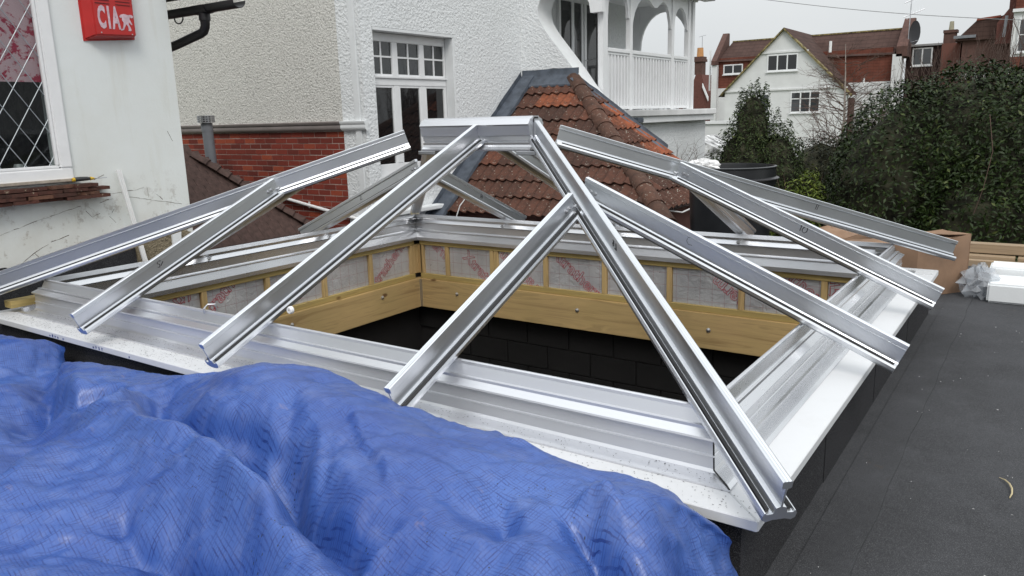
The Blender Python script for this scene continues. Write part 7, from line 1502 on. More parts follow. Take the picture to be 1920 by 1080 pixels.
STEP_Z = (
(-11,0,10,-9,-1,7,9,-11,-2,0,1,8,-2,0,-2,2,5,5,9,-2,7,11,2,14,7,12,5,19,1,11,10,9,11,6,4,3,2,2,-8,-6,-14,-18,-18,-23,-3),
(-1,-5,11,-11,2,6,2,-4,-2,2,-3,0,7,-3,3,3,0,8,4,6,6,4,11,4,10,12,7,14,14,5,7,10,8,8,4,4,2,0,-5,-7,-15,-16,-20,-23,-5),
(3,-2,10,-11,0,8,-6,8,-5,-3,6,-4,1,9,-5,6,2,1,6,7,3,9,6,14,6,5,13,10,10,14,4,9,8,8,6,4,1,0,-3,-11,-11,-18,-18,-24,-8),
(-3,-1,9,-12,3,3,-5,12,-3,0,-7,9,-2,-4,10,-5,3,4,6,3,7,8,7,7,14,4,13,10,8,15,12,4,10,3,6,3,3,0,-5,-7,-14,-16,-19,-24,-10),
(-1,-1,7,-6,-2,-1,5,2,-6,4,-3,4,3,-4,11,-3,1,1,7,5,6,7,6,9,10,12,7,9,13,7,12,10,7,5,6,4,2,0,-4,-8,-13,-16,-17,-23,-20),
(0,5,-7,0,7,-6,-4,7,1,-5,3,-4,3,8,-3,12,-9,7,1,8,8,3,13,3,8,14,8,11,7,11,9,10,12,2,6,5,1,-1,-3,-10,-10,-14,-18,-22,-27),
(6,6,-10,3,-1,4,-2,-4,10,-4,-3,-1,8,-3,-1,6,7,-2,10,-1,8,4,10,10,7,8,12,9,10,10,11,10,7,7,5,3,2,0,-4,-9,-12,-16,-17,-24,-22),
(2,9,-8,0,-1,8,-8,2,3,3,-8,7,0,4,0,-2,5,6,0,8,2,10,4,10,11,6,10,11,13,8,9,10,10,6,5,4,2,-1,-2,-10,-11,-15,-18,-26,-26),
(4,-3,6,-4,-2,11,-7,3,-6,7,-2,-4,3,8,-6,6,5,9,-6,6,5,11,5,7,10,12,6,13,7,10,10,10,8,8,7,2,3,1,-7,-5,-15,-17,-19,-20,-26),
(-3,-2,4,4,-6,8,3,-9,-3,4,1,1,5,-3,0,6,0,9,7,-4,7,9,8,6,9,8,14,5,10,11,11,11,5,8,6,5,2,1,-5,-8,-13,-16,-19,-21,-28),
(-1,2,4,4,0,-3,-6,2,1,0,1,2,0,-1,5,4,4,1,0,9,7,2,13,8,7,11,5,13,9,9,8,5,10,8,6,0,4,-2,6,-3,-13,-19,-22,-33,-23),
(1,0,-1,1,-5,4,2,-1,3,0,1,-1,-1,5,1,0,-1,8,1,5,5,7,3,8,8,10,9,9,7,11,11,6,7,6,5,6,3,1,0,-8,-10,-20,-17,-19,-21),
(0,0,-2,-1,1,4,-3,2,4,0,0,0,6,1,-2,-1,5,3,1,2,5,8,4,10,6,14,5,8,10,11,6,11,9,3,4,7,2,-3,5,-3,-18,-5,-26,-16,-23),
(-1,2,0,-3,6,0,0,-3,-2,0,1,1,5,-1,1,1,3,3,8,2,3,8,7,9,10,4,10,12,10,6,11,10,1,11,-1,9,1,-2,10,-6,-17,-12,-8,-21,-24),
(3,-4,0,3,-5,0,-1,4,-3,0,1,0,2,0,3,2,2,4,4,7,10,5,9,5,5,9,10,12,14,3,19,2,2,8,15,7,0,-7,3,-4,-17,-15,-7,-15,-24),
(0,1,7,-5,-3,1,3,-3,0,1,1,0,2,2,3,2,2,7,8,2,2,7,9,13,4,14,7,18,0,10,11,13,2,18,0,-3,3,13,-11,-9,1,-13,-31,-19,-10),
(3,-3,1,1,1,1,1,-4,0,2,2,1,1,3,-1,4,1,5,5,3,8,5,11,8,12,10,11,10,4,14,9,5,12,4,10,-5,8,2,-3,-4,-18,-5,-25,-22,-24),
(-4,6,-6,1,-1,3,2,1,-2,-2,3,-1,8,-4,7,-4,8,0,3,8,3,11,6,6,10,11,13,7,20,-2,15,2,18,6,4,-3,12,-9,4,-10,-7,-22,-17,-19,-26),
(0,-1,3,-3,2,0,-1,4,-1,-2,2,2,1,3,3,3,0,2,6,6,6,4,10,9,11,7,12,8,12,13,10,8,1,9,8,6,-1,3,-3,-13,-2,-20,-16,-25,-25),
(-1,4,-3,2,-1,1,1,-2,1,7,-3,-2,1,14,-4,-5,13,-6,4,5,10,4,9,9,12,7,10,9,12,19,-2,11,4,10,9,1,2,-4,3,-10,-10,-13,-13,-29,-21),
(-3,7,-5,-3,0,1,2,1,4,-6,1,6,4,7,-4,-1,3,8,6,4,1,6,12,3,11,7,15,6,14,9,24,-6,17,6,7,7,-11,-3,0,-2,-19,-15,-13,-22,-23),
(-12,-1,4,1,-4,3,2,3,1,-3,1,-3,3,4,-1,5,3,4,6,8,4,6,8,7,6,13,8,14,11,7,10,17,-4,9,7,4,15,-4,-7,-8,-10,-16,-24,-25,-23),
(-3,-7,2,-1,9,-5,-4,1,9,-6,0,11,-3,11,-11,0,10,2,0,7,13,-3,8,16,6,6,13,6,12,19,0,9,14,4,3,0,8,12,-21,-9,-6,-14,-22,-20,-26),
(9,-6,1,2,-5,3,-2,0,-1,8,-3,1,8,1,9,0,-2,1,0,11,6,6,4,8,20,3,6,14,14,6,12,6,7,7,6,12,-1,-10,-5,-4,-14,-9,-21,-25,-24),
(-12,7,-8,-1,4,-3,0,4,-1,-1,11,2,-4,-5,6,2,18,-4,-6,13,-1,8,11,3,17,10,11,4,10,14,4,13,5,8,9,-4,0,1,0,-7,-14,-14,-20,-22,-25),
(12,-10,-4,1,-1,1,1,6,-5,3,6,-6,6,8,-8,1,11,10,-3,2,4,4,9,18,-1,8,16,6,8,11,21,-3,13,12,-7,4,4,-3,3,-13,-6,-19,-20,-22,-24),
(0,7,1,-7,0,2,1,-1,1,0,1,3,0,0,13,-5,-1,6,21,-11,15,4,8,12,0,13,5,7,13,11,12,11,6,4,5,2,0,1,1,-10,-14,-13,-21,-21,-26),
(-10,-2,7,0,-3,1,-2,0,6,-5,3,2,3,-3,16,7,2,-1,-8,14,2,6,20,-2,7,10,19,0,9,10,13,5,5,16,-4,2,2,7,-8,-10,-11,-15,-13,-25,-26),
(2,2,-4,6,-2,-6,-1,1,4,3,-2,0,2,2,0,3,12,4,-2,6,8,2,12,12,0,7,17,12,13,10,2,6,12,4,7,5,2,-1,-6,-9,-9,-13,-21,-23,-22),
(2,-4,4,-2,10,-5,-5,-2,3,-2,7,5,-8,5,3,-2,3,7,15,-5,12,-3,17,13,5,0,12,7,13,11,4,11,13,7,-1,4,3,1,2,-9,-17,-14,-18,-19,-26),
(7,2,-7,7,-5,8,-5,-2,-1,2,0,1,4,3,-1,1,6,1,5,21,1,1,6,10,18,8,-1,7,7,-3,7,18,10,17,2,7,0,6,-7,-11,-6,-19,-14,-25,-25),
(-9,5,0,-2,10,-5,-1,1,-6,0,0,1,3,5,3,0,0,6,6,6,20,1,6,4,3,10,13,7,-17,2,13,12,20,16,13,8,0,-4,0,-7,-13,-14,-20,-21,-23),
(18,0,-16,8,-11,1,8,0,2,-8,1,1,4,0,7,-3,7,4,0,10,3,6,14,5,10,8,7,-8,-13,4,11,15,20,25,15,1,10,3,-13,-7,-5,-21,-14,-24,-19),
(0,0,8,-10,12,-11,-1,4,10,4,-11,2,4,2,-3,2,2,5,8,5,5,6,8,12,9,6,5,-18,-11,8,11,17,23,21,15,12,0,-2,1,-7,-14,-16,-16,-19,-26),
(-6,9,1,-8,14,-7,-3,2,-1,14,1,-11,-2,1,10,0,-2,5,6,8,3,6,10,10,5,6,0,-21,-5,11,14,21,27,23,20,-3,-3,1,0,-4,-11,-18,-12,-25,-24),
(-5,1,-13,7,5,-3,6,-2,0,-11,9,2,-7,1,3,3,4,3,3,9,5,10,3,9,11,7,-13,-20,1,13,23,18,22,23,25,-5,-4,3,-3,-10,-10,-6,-22,-16,-19),
(3,13,-14,-2,0,3,-1,21,-3,-14,-2,4,2,-1,2,2,3,5,6,6,6,5,10,6,11,-3,-17,-13,8,17,26,21,26,23,12,7,-14,2,-1,-5,-10,-14,-21,-18,-23),
(3,-1,13,-2,1,-2,-3,0,21,-12,-9,3,-2,4,-2,3,4,5,6,3,11,6,4,9,10,-13,-17,-5,15,22,26,27,26,20,13,-8,-6,-2,2,-17,-11,-13,-14,-19,-25),
(-2,7,1,-5,-3,1,0,1,5,15,-4,-9,2,-1,2,3,3,5,4,7,9,3,11,8,-1,-13,-17,5,17,27,27,29,27,20,5,-4,-4,-9,-7,-4,-13,-12,-13,-21,-19),
(5,-4,12,-11,0,4,-4,1,4,1,14,-6,-6,7,-4,3,6,4,3,10,5,9,7,2,-4,-22,-4,13,21,23,33,30,26,14,2,-9,-16,-3,-3,-7,-10,-9,-22,-12,-30),
(0,-1,8,-1,-8,3,1,0,-2,5,-1,15,-5,-2,1,0,3,5,7,5,7,6,7,5,-13,-24,16,13,15,26,35,29,20,1,5,-6,-11,-5,-1,-2,-12,-17,-11,-24,-23),
(-4,8,-2,3,4,-3,-4,2,2,-5,4,6,3,-3,2,5,-2,4,5,7,8,3,9,-1,-19,-14,8,14,25,28,30,31,7,-2,6,3,3,-12,-2,-6,-6,-16,-17,-20,-25),
(7,-7,1,8,-3,6,0,-5,4,-1,-2,3,5,3,0,-3,10,-2,3,7,5,10,2,-8,-13,-13,12,13,24,31,29,29,-2,4,-5,4,5,15,-4,-9,-18,-16,-15,-21,-23),
(-3,3,3,-4,0,0,3,1,0,5,2,5,3,-1,-6,2,8,2,3,6,4,5,-2,-13,-11,0,12,18,23,35,34,6,9,-3,3,4,4,1,-2,-2,-14,-13,-18,-22,-23),
(-3,1,5,-8,5,-4,2,8,-5,4,-5,2,13,15,-15,-1,7,2,0,9,5,0,-10,-13,-4,4,14,19,29,31,33,-12,7,17,9,-1,-5,3,3,-11,-4,-21,-14,-23,-21),
(4,-4,12,-10,3,-1,-3,7,3,-6,8,-7,5,13,6,-4,1,1,4,5,1,-4,-11,-9,3,4,19,22,32,31,22,-14,8,8,11,7,3,1,-8,-6,-11,-14,-13,-22,-25),
(2,-3,10,1,-9,2,2,3,-4,11,3,-10,0,12,9,-4,0,14,-4,0,-1,-13,-8,0,6,5,26,25,26,34,2,-3,7,7,20,-4,0,-3,5,-3,-11,-13,-22,-21,-23),
(1,2,3,0,4,-10,-1,4,9,-11,13,-3,-5,12,8,-11,6,1,14,-7,-7,-11,2,0,6,11,30,22,27,29,1,-5,5,15,16,3,-5,3,-12,-7,-2,-19,-16,-19,-25),
(5,-2,-1,-2,7,0,-1,-1,1,-2,-1,8,2,-6,14,-7,5,7,-3,3,-11,-5,2,7,5,22,24,21,23,15,3,6,5,6,16,14,-13,-7,2,-3,-10,-14,-17,-22,-23),
(5,1,-6,4,-4,0,2,4,10,-10,3,7,-2,10,-5,12,-11,7,2,-6,-1,-8,6,10,9,20,27,19,23,-6,13,4,22,7,-2,15,-18,4,-4,1,-16,-13,-16,-19,-23),
(-2,-2,5,-2,-4,2,-2,5,3,7,-6,-4,9,-2,7,-2,14,-5,4,-8,-3,2,10,9,11,18,32,12,18,-2,11,14,10,0,-1,11,-6,-2,-5,-6,0,-18,-15,-18,-25),
(6,-7,2,1,3,-5,3,-2,9,-8,4,4,-2,13,-6,0,5,16,-6,-2,-2,5,10,13,11,17,29,24,7,-4,8,17,15,8,-6,-11,8,1,-4,-5,-15,-9,-20,-17,-26),
(-8,0,4,-5,-4,5,-4,3,-1,4,3,-6,2,4,15,-7,1,7,24,-8,-3,4,13,11,15,14,25,25,11,-6,10,16,2,1,-11,-8,3,16,-2,-6,-10,-18,-13,-19,-24),
(-8,1,-1,10,-10,3,1,-3,-1,5,9,-7,-1,1,7,11,3,-4,11,19,0,0,15,11,13,16,18,30,4,2,14,4,2,-28,-10,-1,4,11,0,-6,-4,-4,-12,-23,-15),
(5,-5,5,5,3,-13,2,4,-4,0,4,12,-7,-1,1,16,5,-2,8,14,25,-6,13,9,14,18,13,27,8,2,14,-5,-23,-29,-12,1,19,12,-1,14,-5,-19,-15,-11,-24),
(-6,0,-1,5,-2,3,-7,4,3,-4,2,5,1,2,1,11,17,-6,6,14,17,17,0,20,11,12,16,17,17,-5,11,-25,-22,-25,-8,0,12,16,16,1,2,-2,-15,-26,-15),
(-8,0,-2,3,-2,1,9,-8,5,3,-6,0,5,2,8,8,20,-4,9,13,11,24,3,18,13,9,15,12,17,-5,0,-30,-29,-16,-9,7,10,26,6,9,-1,-15,-12,-3,-27),
(4,-1,4,-5,-1,1,-2,9,-6,2,3,4,-2,3,9,14,20,-1,13,11,12,14,12,6,15,21,8,12,13,-11,-8,-34,-25,-15,-7,6,17,21,20,-2,-5,-9,-6,-26,-21),
(-3,2,-1,-4,7,-4,-2,2,7,-6,8,-5,9,5,8,15,20,5,10,11,15,6,14,1,5,22,22,15,6,-14,-28,-27,-21,-13,-3,8,17,24,16,3,-7,-8,-18,-19,-20),
(2,0,3,-6,5,-2,-1,-3,0,11,-9,15,-3,16,3,20,17,9,7,12,9,3,-4,12,4,13,27,29,5,-24,-34,-26,-15,-12,1,7,24,26,11,-2,3,-14,-20,-18,-20),
(6,-2,-2,4,-1,-1,-3,3,3,-2,4,-1,10,3,21,16,17,10,5,2,-1,-3,1,12,12,19,28,26,1,-25,-29,-24,-20,-1,3,6,26,26,9,1,-6,-16,-11,-21,-20),
(4,2,-3,5,-5,1,-3,2,5,0,-2,0,6,18,5,18,17,8,-2,-2,-3,2,5,16,17,21,28,22,-4,-28,-21,-23,-9,-11,4,17,26,20,7,-4,-3,-14,-13,-20,-22),
(-4,0,3,5,-8,4,-2,2,0,0,3,-3,7,5,17,7,18,2,-4,-2,1,5,10,23,17,26,26,16,-12,-26,-26,-19,-10,3,5,18,27,14,7,0,-7,-12,-17,-16,-24),
(0,0,3,6,-9,3,-1,0,-2,3,2,4,-1,0,10,10,14,2,-4,1,4,8,15,18,26,23,28,10,-18,-28,-25,-18,-9,2,23,18,25,11,5,-4,-7,-10,-15,-19,-17),
(5,-4,5,-4,-1,2,1,-1,3,-4,1,5,-5,-6,6,8,17,2,0,4,4,8,16,20,29,29,25,3,-23,-26,-28,-11,-4,-4,26,28,19,14,2,-5,-6,-13,-13,-16,-25),
(-2,2,-3,0,2,1,-3,3,-2,1,1,-5,-2,-7,1,5,20,5,5,5,4,11,21,16,32,28,23,-3,-27,-26,-19,-17,-6,6,22,30,23,11,1,-3,-7,-11,-16,-17,-23),
(3,0,-1,-1,-1,1,2,-1,0,0,-1,-1,-8,-2,-5,3,18,8,8,6,7,7,25,19,31,31,17,-9,-28,-25,-19,-14,-3,10,25,29,22,7,2,1,-10,-15,-12,-21,-17),
(-3,0,2,-3,0,2,0,2,-3,2,-1,-5,-5,-5,-4,0,12,10,10,5,5,12,25,26,32,30,14,-13,-30,-25,-17,-11,0,15,23,30,20,5,3,-6,-6,-13,-13,-18,-22),
(-1,3,-3,0,-1,1,4,-3,0,0,0,-2,-6,-5,-6,-3,5,8,13,3,9,18,25,29,30,31,11,-17,-31,-25,-16,-5,6,10,26,31,15,4,7,-8,-7,-9,-19,-17,-21),
(-2,-1,0,-1,1,1,-1,2,-1,3,-2,0,-3,-6,-6,-6,0,7,6,10,13,16,28,27,34,30,8,-20,-32,-22,-20,1,5,14,30,29,12,7,5,-10,-9,-6,-17,-19,-23),
(1,0,0,1,1,1,2,-2,0,-2,1,1,0,-5,-8,-7,-1,3,7,9,14,21,22,30,35,31,4,-24,-32,-22,-17,4,9,14,31,28,11,9,6,-13,-8,-13,-13,-20,-22),
(0,0,0,1,1,1,-1,2,2,-3,0,2,-1,-2,-9,-8,-3,2,5,12,19,15,23,32,35,30,0,-24,-34,-20,-16,9,6,20,30,27,14,9,5,-15,-7,-11,-16,-22,-22),
(0,0,0,1,1,0,-1,2,0,-1,1,1,1,-3,-6,-10,-5,1,7,10,15,22,24,33,33,29,-3,-28,-34,-20,-8,8,9,22,27,27,18,10,2,-6,-13,-17,-20,-18,-11),
(0,0,0,1,0,1,-1,0,3,-1,2,0,1,-3,-9,-8,-5,1,6,9,15,23,26,31,36,28,-10,-30,-32,-18,-4,9,14,19,26,27,23,9,4,-10,-13,-13,-19,-16,-13),
(1,-3,0,2,-1,0,0,3,-3,5,-2,5,-4,0,-12,-9,-3,1,4,12,16,21,27,34,32,27,-14,-32,-30,-16,2,6,19,19,25,24,25,12,1,-5,-16,-16,-20,-15,-27),
(1,1,-2,2,0,3,0,-1,-1,-1,3,1,1,-2,-11,-8,-3,-2,4,12,16,22,29,29,36,23,-18,-32,-28,-11,-6,13,24,24,21,26,21,11,0,-8,-19,-16,-15,-21,-24),
(-1,0,3,-2,-1,3,-3,1,4,-4,4,-2,4,-3,-8,-9,0,-3,-2,15,18,21,29,29,37,16,-21,-29,-27,-11,-3,16,21,30,26,22,18,8,-3,-12,-12,-21,-12,-25,-20),
(0,-3,4,-3,3,-1,0,-2,2,2,0,2,2,0,-9,-3,-2,-2,-7,11,18,24,27,31,36,12,-26,-29,-22,-6,-5,21,21,30,26,20,14,7,-5,-7,-19,-12,-22,-18,-21),
(-5,2,-3,1,8,-8,0,2,1,-1,3,-2,5,4,-7,0,-2,-1,-8,4,18,22,28,31,35,8,-31,-22,-17,-13,1,22,26,29,21,16,11,8,-6,-9,-13,-18,-14,-21,-20),
(-2,2,-1,3,3,-6,-1,4,-1,3,0,2,-3,6,0,0,0,0,-10,-4,22,20,28,31,33,3,-28,-26,-16,-7,3,24,30,24,16,20,6,7,-8,-8,-9,-19,-14,-20,-21),
(-4,0,-1,7,-6,-2,3,1,2,-4,2,0,7,-5,5,0,6,-3,-14,-1,20,23,27,31,30,-6,-27,-22,-19,3,4,26,29,20,16,20,4,7,-9,-9,-10,-14,-17,-18,-20),
(4,-3,0,7,-3,-2,3,-4,9,-3,-5,2,5,1,-2,7,-1,1,-10,-4,22,21,25,33,25,-18,-27,-12,-15,2,14,21,30,15,18,20,2,4,-8,-9,-11,-11,-18,-16,-23),
(1,1,-2,7,-2,-5,0,6,2,-6,1,4,1,1,2,1,4,-1,-4,-7,22,21,24,34,13,-26,-20,-14,1,2,15,21,28,18,15,17,3,0,-6,-10,-10,-12,-15,-18,-19),
(-2,-1,1,5,-4,0,2,0,-2,4,1,-2,0,6,-2,6,6,-6,-3,-4,27,17,22,33,-2,-30,-11,-9,7,5,16,22,21,23,13,15,3,-4,-7,-9,-10,-12,-14,-18,-23),
(2,-3,2,0,-1,2,-3,2,0,6,-1,-2,3,4,-3,9,-3,5,-8,6,24,19,20,28,-19,-26,2,-9,2,14,22,20,17,25,12,12,0,-6,-8,-7,-10,-11,-15,-18,-23),
(-2,1,-1,0,-3,2,-2,2,5,2,-5,7,-4,-1,6,4,0,8,-4,8,29,12,27,10,-27,-18,-3,6,6,18,19,23,16,19,12,6,-4,-6,-7,-7,-8,-10,-15,-16,-20),
(6,-4,-2,4,0,-1,1,-2,9,-8,3,-2,2,2,10,-7,8,0,15,1,31,14,24,-6,-29,-8,-6,9,9,21,29,20,19,14,7,0,-6,-8,-3,-7,-8,-12,-12,-22,-20),
(-3,0,4,-4,4,-1,-2,4,5,-7,3,-2,2,10,-3,-1,4,5,5,18,30,13,17,-21,-18,-8,1,8,14,23,26,22,18,11,2,-1,-4,-9,0,-9,-9,-12,-14,-19,-22),
(1,1,0,-4,1,2,-3,8,-5,2,1,-2,1,10,-5,1,4,6,5,21,33,14,7,-24,-16,-5,2,11,17,24,24,21,16,8,0,-4,1,-7,-2,-9,-8,-12,-16,-18,-23),
(4,-4,0,1,0,0,0,5,-1,-3,1,2,4,-3,4,2,3,5,7,23,34,14,-2,-27,-12,-5,9,13,19,23,23,19,11,4,-3,0,3,-8,-1,-7,-8,-12,-16,-19,-21),
(1,-2,2,-1,2,-3,4,-2,1,-1,1,5,-1,0,3,2,3,4,7,30,19,13,1,-25,-9,-2,13,14,19,24,20,14,5,7,-7,2,7,-4,-3,-6,-9,-11,-18,-19,-22),
(0,6,-2,-3,-1,1,3,-2,0,-1,1,10,-7,6,-1,2,6,0,11,33,0,17,2,-22,-5,6,10,18,18,21,18,8,3,10,-10,0,7,10,-10,-6,-8,-10,-16,-23,-22),
(0,-2,2,-2,2,-1,1,-1,2,-1,3,-1,1,3,0,7,-2,4,22,19,-8,22,8,-22,-2,7,11,19,18,15,17,4,4,13,-10,0,4,15,-10,-5,-9,-12,-17,-20,-20),
(-1,2,-2,0,3,-2,-1,3,-1,3,-3,1,5,-2,3,8,-4,8,30,-3,-5,22,15,-20,1,11,7,16,18,14,17,1,2,13,-4,-5,5,17,-15,2,-10,-14,-12,-24,-23),
(0,-1,1,2,-4,1,1,2,-1,2,-2,4,0,4,-1,3,5,14,20,-14,5,15,22,-16,1,4,15,11,18,16,18,0,4,11,-1,-12,11,13,-15,-2,-4,-13,-19,-18,-23),
(-3,2,-1,1,-1,1,2,-2,1,1,0,1,1,5,-1,2,7,18,3,-9,5,12,28,-7,-8,4,16,14,17,16,20,3,6,-1,0,-4,10,8,-15,1,-5,-13,-19,-18,-23),
(1,-1,1,0,2,-1,3,-3,5,-5,2,7,-6,7,-3,12,-2,23,-2,-12,10,5,27,-10,1,5,18,11,21,16,17,6,-2,-3,11,-8,12,3,-8,1,-12,-13,-14,-21,-24),
(2,-1,1,-2,0,2,5,-5,2,0,2,3,-1,5,5,-3,14,10,-11,8,1,8,22,-9,7,9,17,15,19,17,11,1,-4,-3,15,-1,12,-1,-2,-9,-9,-12,-16,-20,-22),
(-4,-1,2,-2,1,0,8,-7,3,-1,2,2,3,0,4,-2,21,-2,-7,13,-1,6,23,-8,15,12,19,15,15,11,5,-7,0,4,9,5,21,-1,-7,-5,-13,-17,-16,-18,-22),
(3,-1,0,2,0,0,-1,3,-1,2,2,1,4,4,-2,5,13,-2,3,6,7,4,18,-6,16,18,15,14,11,7,3,-1,-6,2,7,23,27,5,-17,-15,-13,-14,-17,-20,-21),
(-3,-2,3,0,0,2,-2,3,2,7,-3,0,4,-1,7,2,8,8,-4,11,6,4,21,-6,13,21,13,10,7,3,-1,4,8,2,12,29,14,-2,-8,-10,-14,-17,-18,-20,-22),
(-1,1,-3,4,4,-3,0,2,9,-4,-1,-1,7,6,-3,4,15,-3,0,18,1,4,24,1,13,9,13,11,3,-1,1,1,7,15,28,17,2,-3,-7,0,-7,-24,-22,-17,-23),
(-1,-1,0,1,1,1,0,1,7,-3,4,1,4,6,2,6,2,4,11,5,2,10,11,15,6,11,10,8,3,-1,-2,3,15,26,20,8,0,-7,-2,-7,-3,-3,-16,-24,-28),
(0,-2,0,4,-4,3,-1,3,7,-4,4,1,6,1,7,4,6,5,15,-6,11,5,12,7,12,9,12,6,4,-2,-2,10,25,17,15,3,0,2,-8,-2,-6,-5,-4,-12,-25),
(-1,-5,3,-1,-2,4,-4,6,6,-4,1,8,-2,7,8,1,9,11,0,5,6,6,9,10,14,8,7,8,2,-2,2,18,17,20,9,2,-3,1,0,-7,0,-5,-7,-5,-18),
(2,4,1,0,-3,-6,6,-2,0,3,2,3,5,7,6,9,9,2,-4,8,5,10,5,17,7,7,8,7,4,-2,8,16,22,11,6,2,-5,1,4,-6,-2,-3,-6,-6,-8),
(0,2,2,-1,-2,0,-3,2,5,-2,6,0,9,5,5,5,4,5,-2,6,8,10,13,9,4,9,8,5,7,2,5,25,14,6,7,1,-6,0,10,-5,-4,-7,-5,-5,-9),
(2,3,1,0,-6,0,-1,7,4,3,1,3,3,4,6,3,5,4,5,7,6,10,10,7,7,7,7,8,6,3,16,16,8,9,5,1,-4,2,6,7,-11,-8,-8,-5,-11),
(2,4,0,8,-11,-1,3,0,1,3,2,6,-1,5,5,5,8,2,7,3,10,13,6,8,4,7,8,6,6,13,13,12,4,12,6,-3,-1,2,5,7,-1,-18,-5,-8,-9),
(1,1,4,8,-2,-12,0,1,2,1,2,1,4,4,5,6,2,3,4,9,11,7,8,4,8,7,7,6,8,16,14,4,5,14,4,-4,2,0,3,7,6,-6,-20,-12,-7),
(-3,2,-1,5,9,-10,7,-1,-6,-3,0,-1,0,10,-7,1,-1,1,3,6,7,9,9,9,4,5,6,7,13,16,5,5,7,15,6,-7,3,0,3,4,5,-1,-10,-19,-13),
(2,-3,6,-4,1,7,-3,12,2,2,0,-1,0,-12,-5,-3,2,7,5,1,-1,-9,1,4,5,10,4,9,15,4,7,5,18,3,5,-4,-1,7,-1,1,4,5,-2,-19,-24),
(-2,-3,1,0,-3,9,-2,-6,1,2,2,-1,3,1,1,3,1,-5,-4,-3,-1,1,3,-3,1,0,6,4,4,6,9,11,14,-1,3,-7,2,5,-1,4,3,8,-9,-9,-17),
(1,8,3,3,-1,-9,-5,-4,0,1,0,2,0,-3,3,2,-5,0,1,0,-1,3,-3,2,0,-2,4,-2,1,5,0,15,-2,2,2,9,-15,0,5,0,4,12,-7,-12,-11),
(-1,-1,-1,6,0,0,-3,0,2,1,-3,-4,1,3,-2,2,-1,-2,1,0,0,0,1,-2,0,2,1,-3,2,0,2,4,-2,-6,14,13,-22,2,-5,0,2,4,14,-11,-6),
(1,-3,2,0,5,-5,0,2,0,-3,-1,3,-2,-2,5,-4,1,-1,1,0,1,0,-1,1,0,-1,-1,0,1,-1,7,-1,-2,-5,22,-5,-17,6,-3,0,-3,4,2,5,-8),
(0,0,-1,0,1,1,0,0,0,-2,2,1,-1,-1,1,-3,2,0,-2,2,-1,1,1,-1,1,-3,1,0,3,2,-3,2,-2,1,17,-19,3,-4,-1,4,-2,0,6,-8,0),
(0,1,-1,0,2,0,2,-1,-1,1,-1,-1,1,0,-1,1,-1,1,-1,0,0,2,0,0,-2,0,0,1,2,-2,3,-2,-1,-2,13,-2,-6,-5,1,-1,2,1,-1,-2,0),
(0,0,0,0,0,0,0,0,0,0,0,0,0,4,-3,1,-2,1,-1,0,1,-1,0,0,0,0,0,0,0,2,-1,2,4,10,17,-21,-5,-7,-1,0,0,0,0,0,0),)
#TARPDATA>
CREASES = [([(-2.25, -.44), (-1.99, -.53), (-1.69, -.65), (-1.5, -.64), (-1.33, -.67), (-1.03, -.74), (-.8, -.8), (-.64, -.84)], -.15, .13), ([(-1.44, -.43), (-1.22, -.59), (-1.06, -.70)], -.07, .07),
    ([(-2.27, -.44), (-2.11, -.69), (-2.19, -.79)], .05, .09), ([(-1.4, -1.01), (-1.16, -1.02), (-.87, -1.02)], -.11, .11), ([(-3.7, -.23), (-2.99, -.49), (-2.77, -.65)], -.10, .12), ([(-3.44, -.2), (-3.13, -.4), (-2.69, -.5)], .05, .06),
    ([(-1.52, -1.28), (-1.32, -1.04), (-1.12, -.91), (-.86, -.81)], -.012, .02), ([(-.38, -.38), (-.27, -.46), (-.14, -.54), (-.09, -.58)], -.09, .07), ([(-.38, -.37), (-.31, -.37), (-.22, -.45)], .04, .06),
    ([(-1.11, -.49), (-1.06, -.41), (-.87, -.48)], -.012, .03), ([(-.61, -.43), (-.48, -.55), (-.39, -.67)], -.04, .06), ([(-.52, -.76), (-.4, -.79)], -.02, .04), ([(-1.87, -.58), (-1.58, -.57), (-1.32, -.57)], .03, .06), ([(-1.7, -.72), (-1.4, -.74), (-1.1, -.84), (-.85, -.92)], .08, .09)]
SCARPS = [([(-2.22, -.47), (-1.89, -.55), (-1.61, -.53), (-1.34, -.52), (-1.2, -.6), (-1.0, -.71), (-.81, -.77), (-.56, -.83)], .055, .022, .30, .16), ([(-1.5, -.96), (-1.42, -1.01), (-1.17, -1.02), (-1.01, -.99), (-.8, -.99)], .04, .02, .18, .12),
    ([(-.36, -.43), (-.29, -.43), (-.14, -.52), (-.04, -.6)], .035, .014, .12, .10), ([(-3.37, -.24), (-2.93, -.48), (-2.61, -.54), (-2.5, -.4)], .05, .025, .2, .15), ([(-1.54, -1.27), (-1.48, -1.14), (-1.34, -1.03)], .02, .015, .1, .1), ([(-1.29, -.33), (-.97, -.51), (-.79, -.66)], .014, .01, .10, .08)]
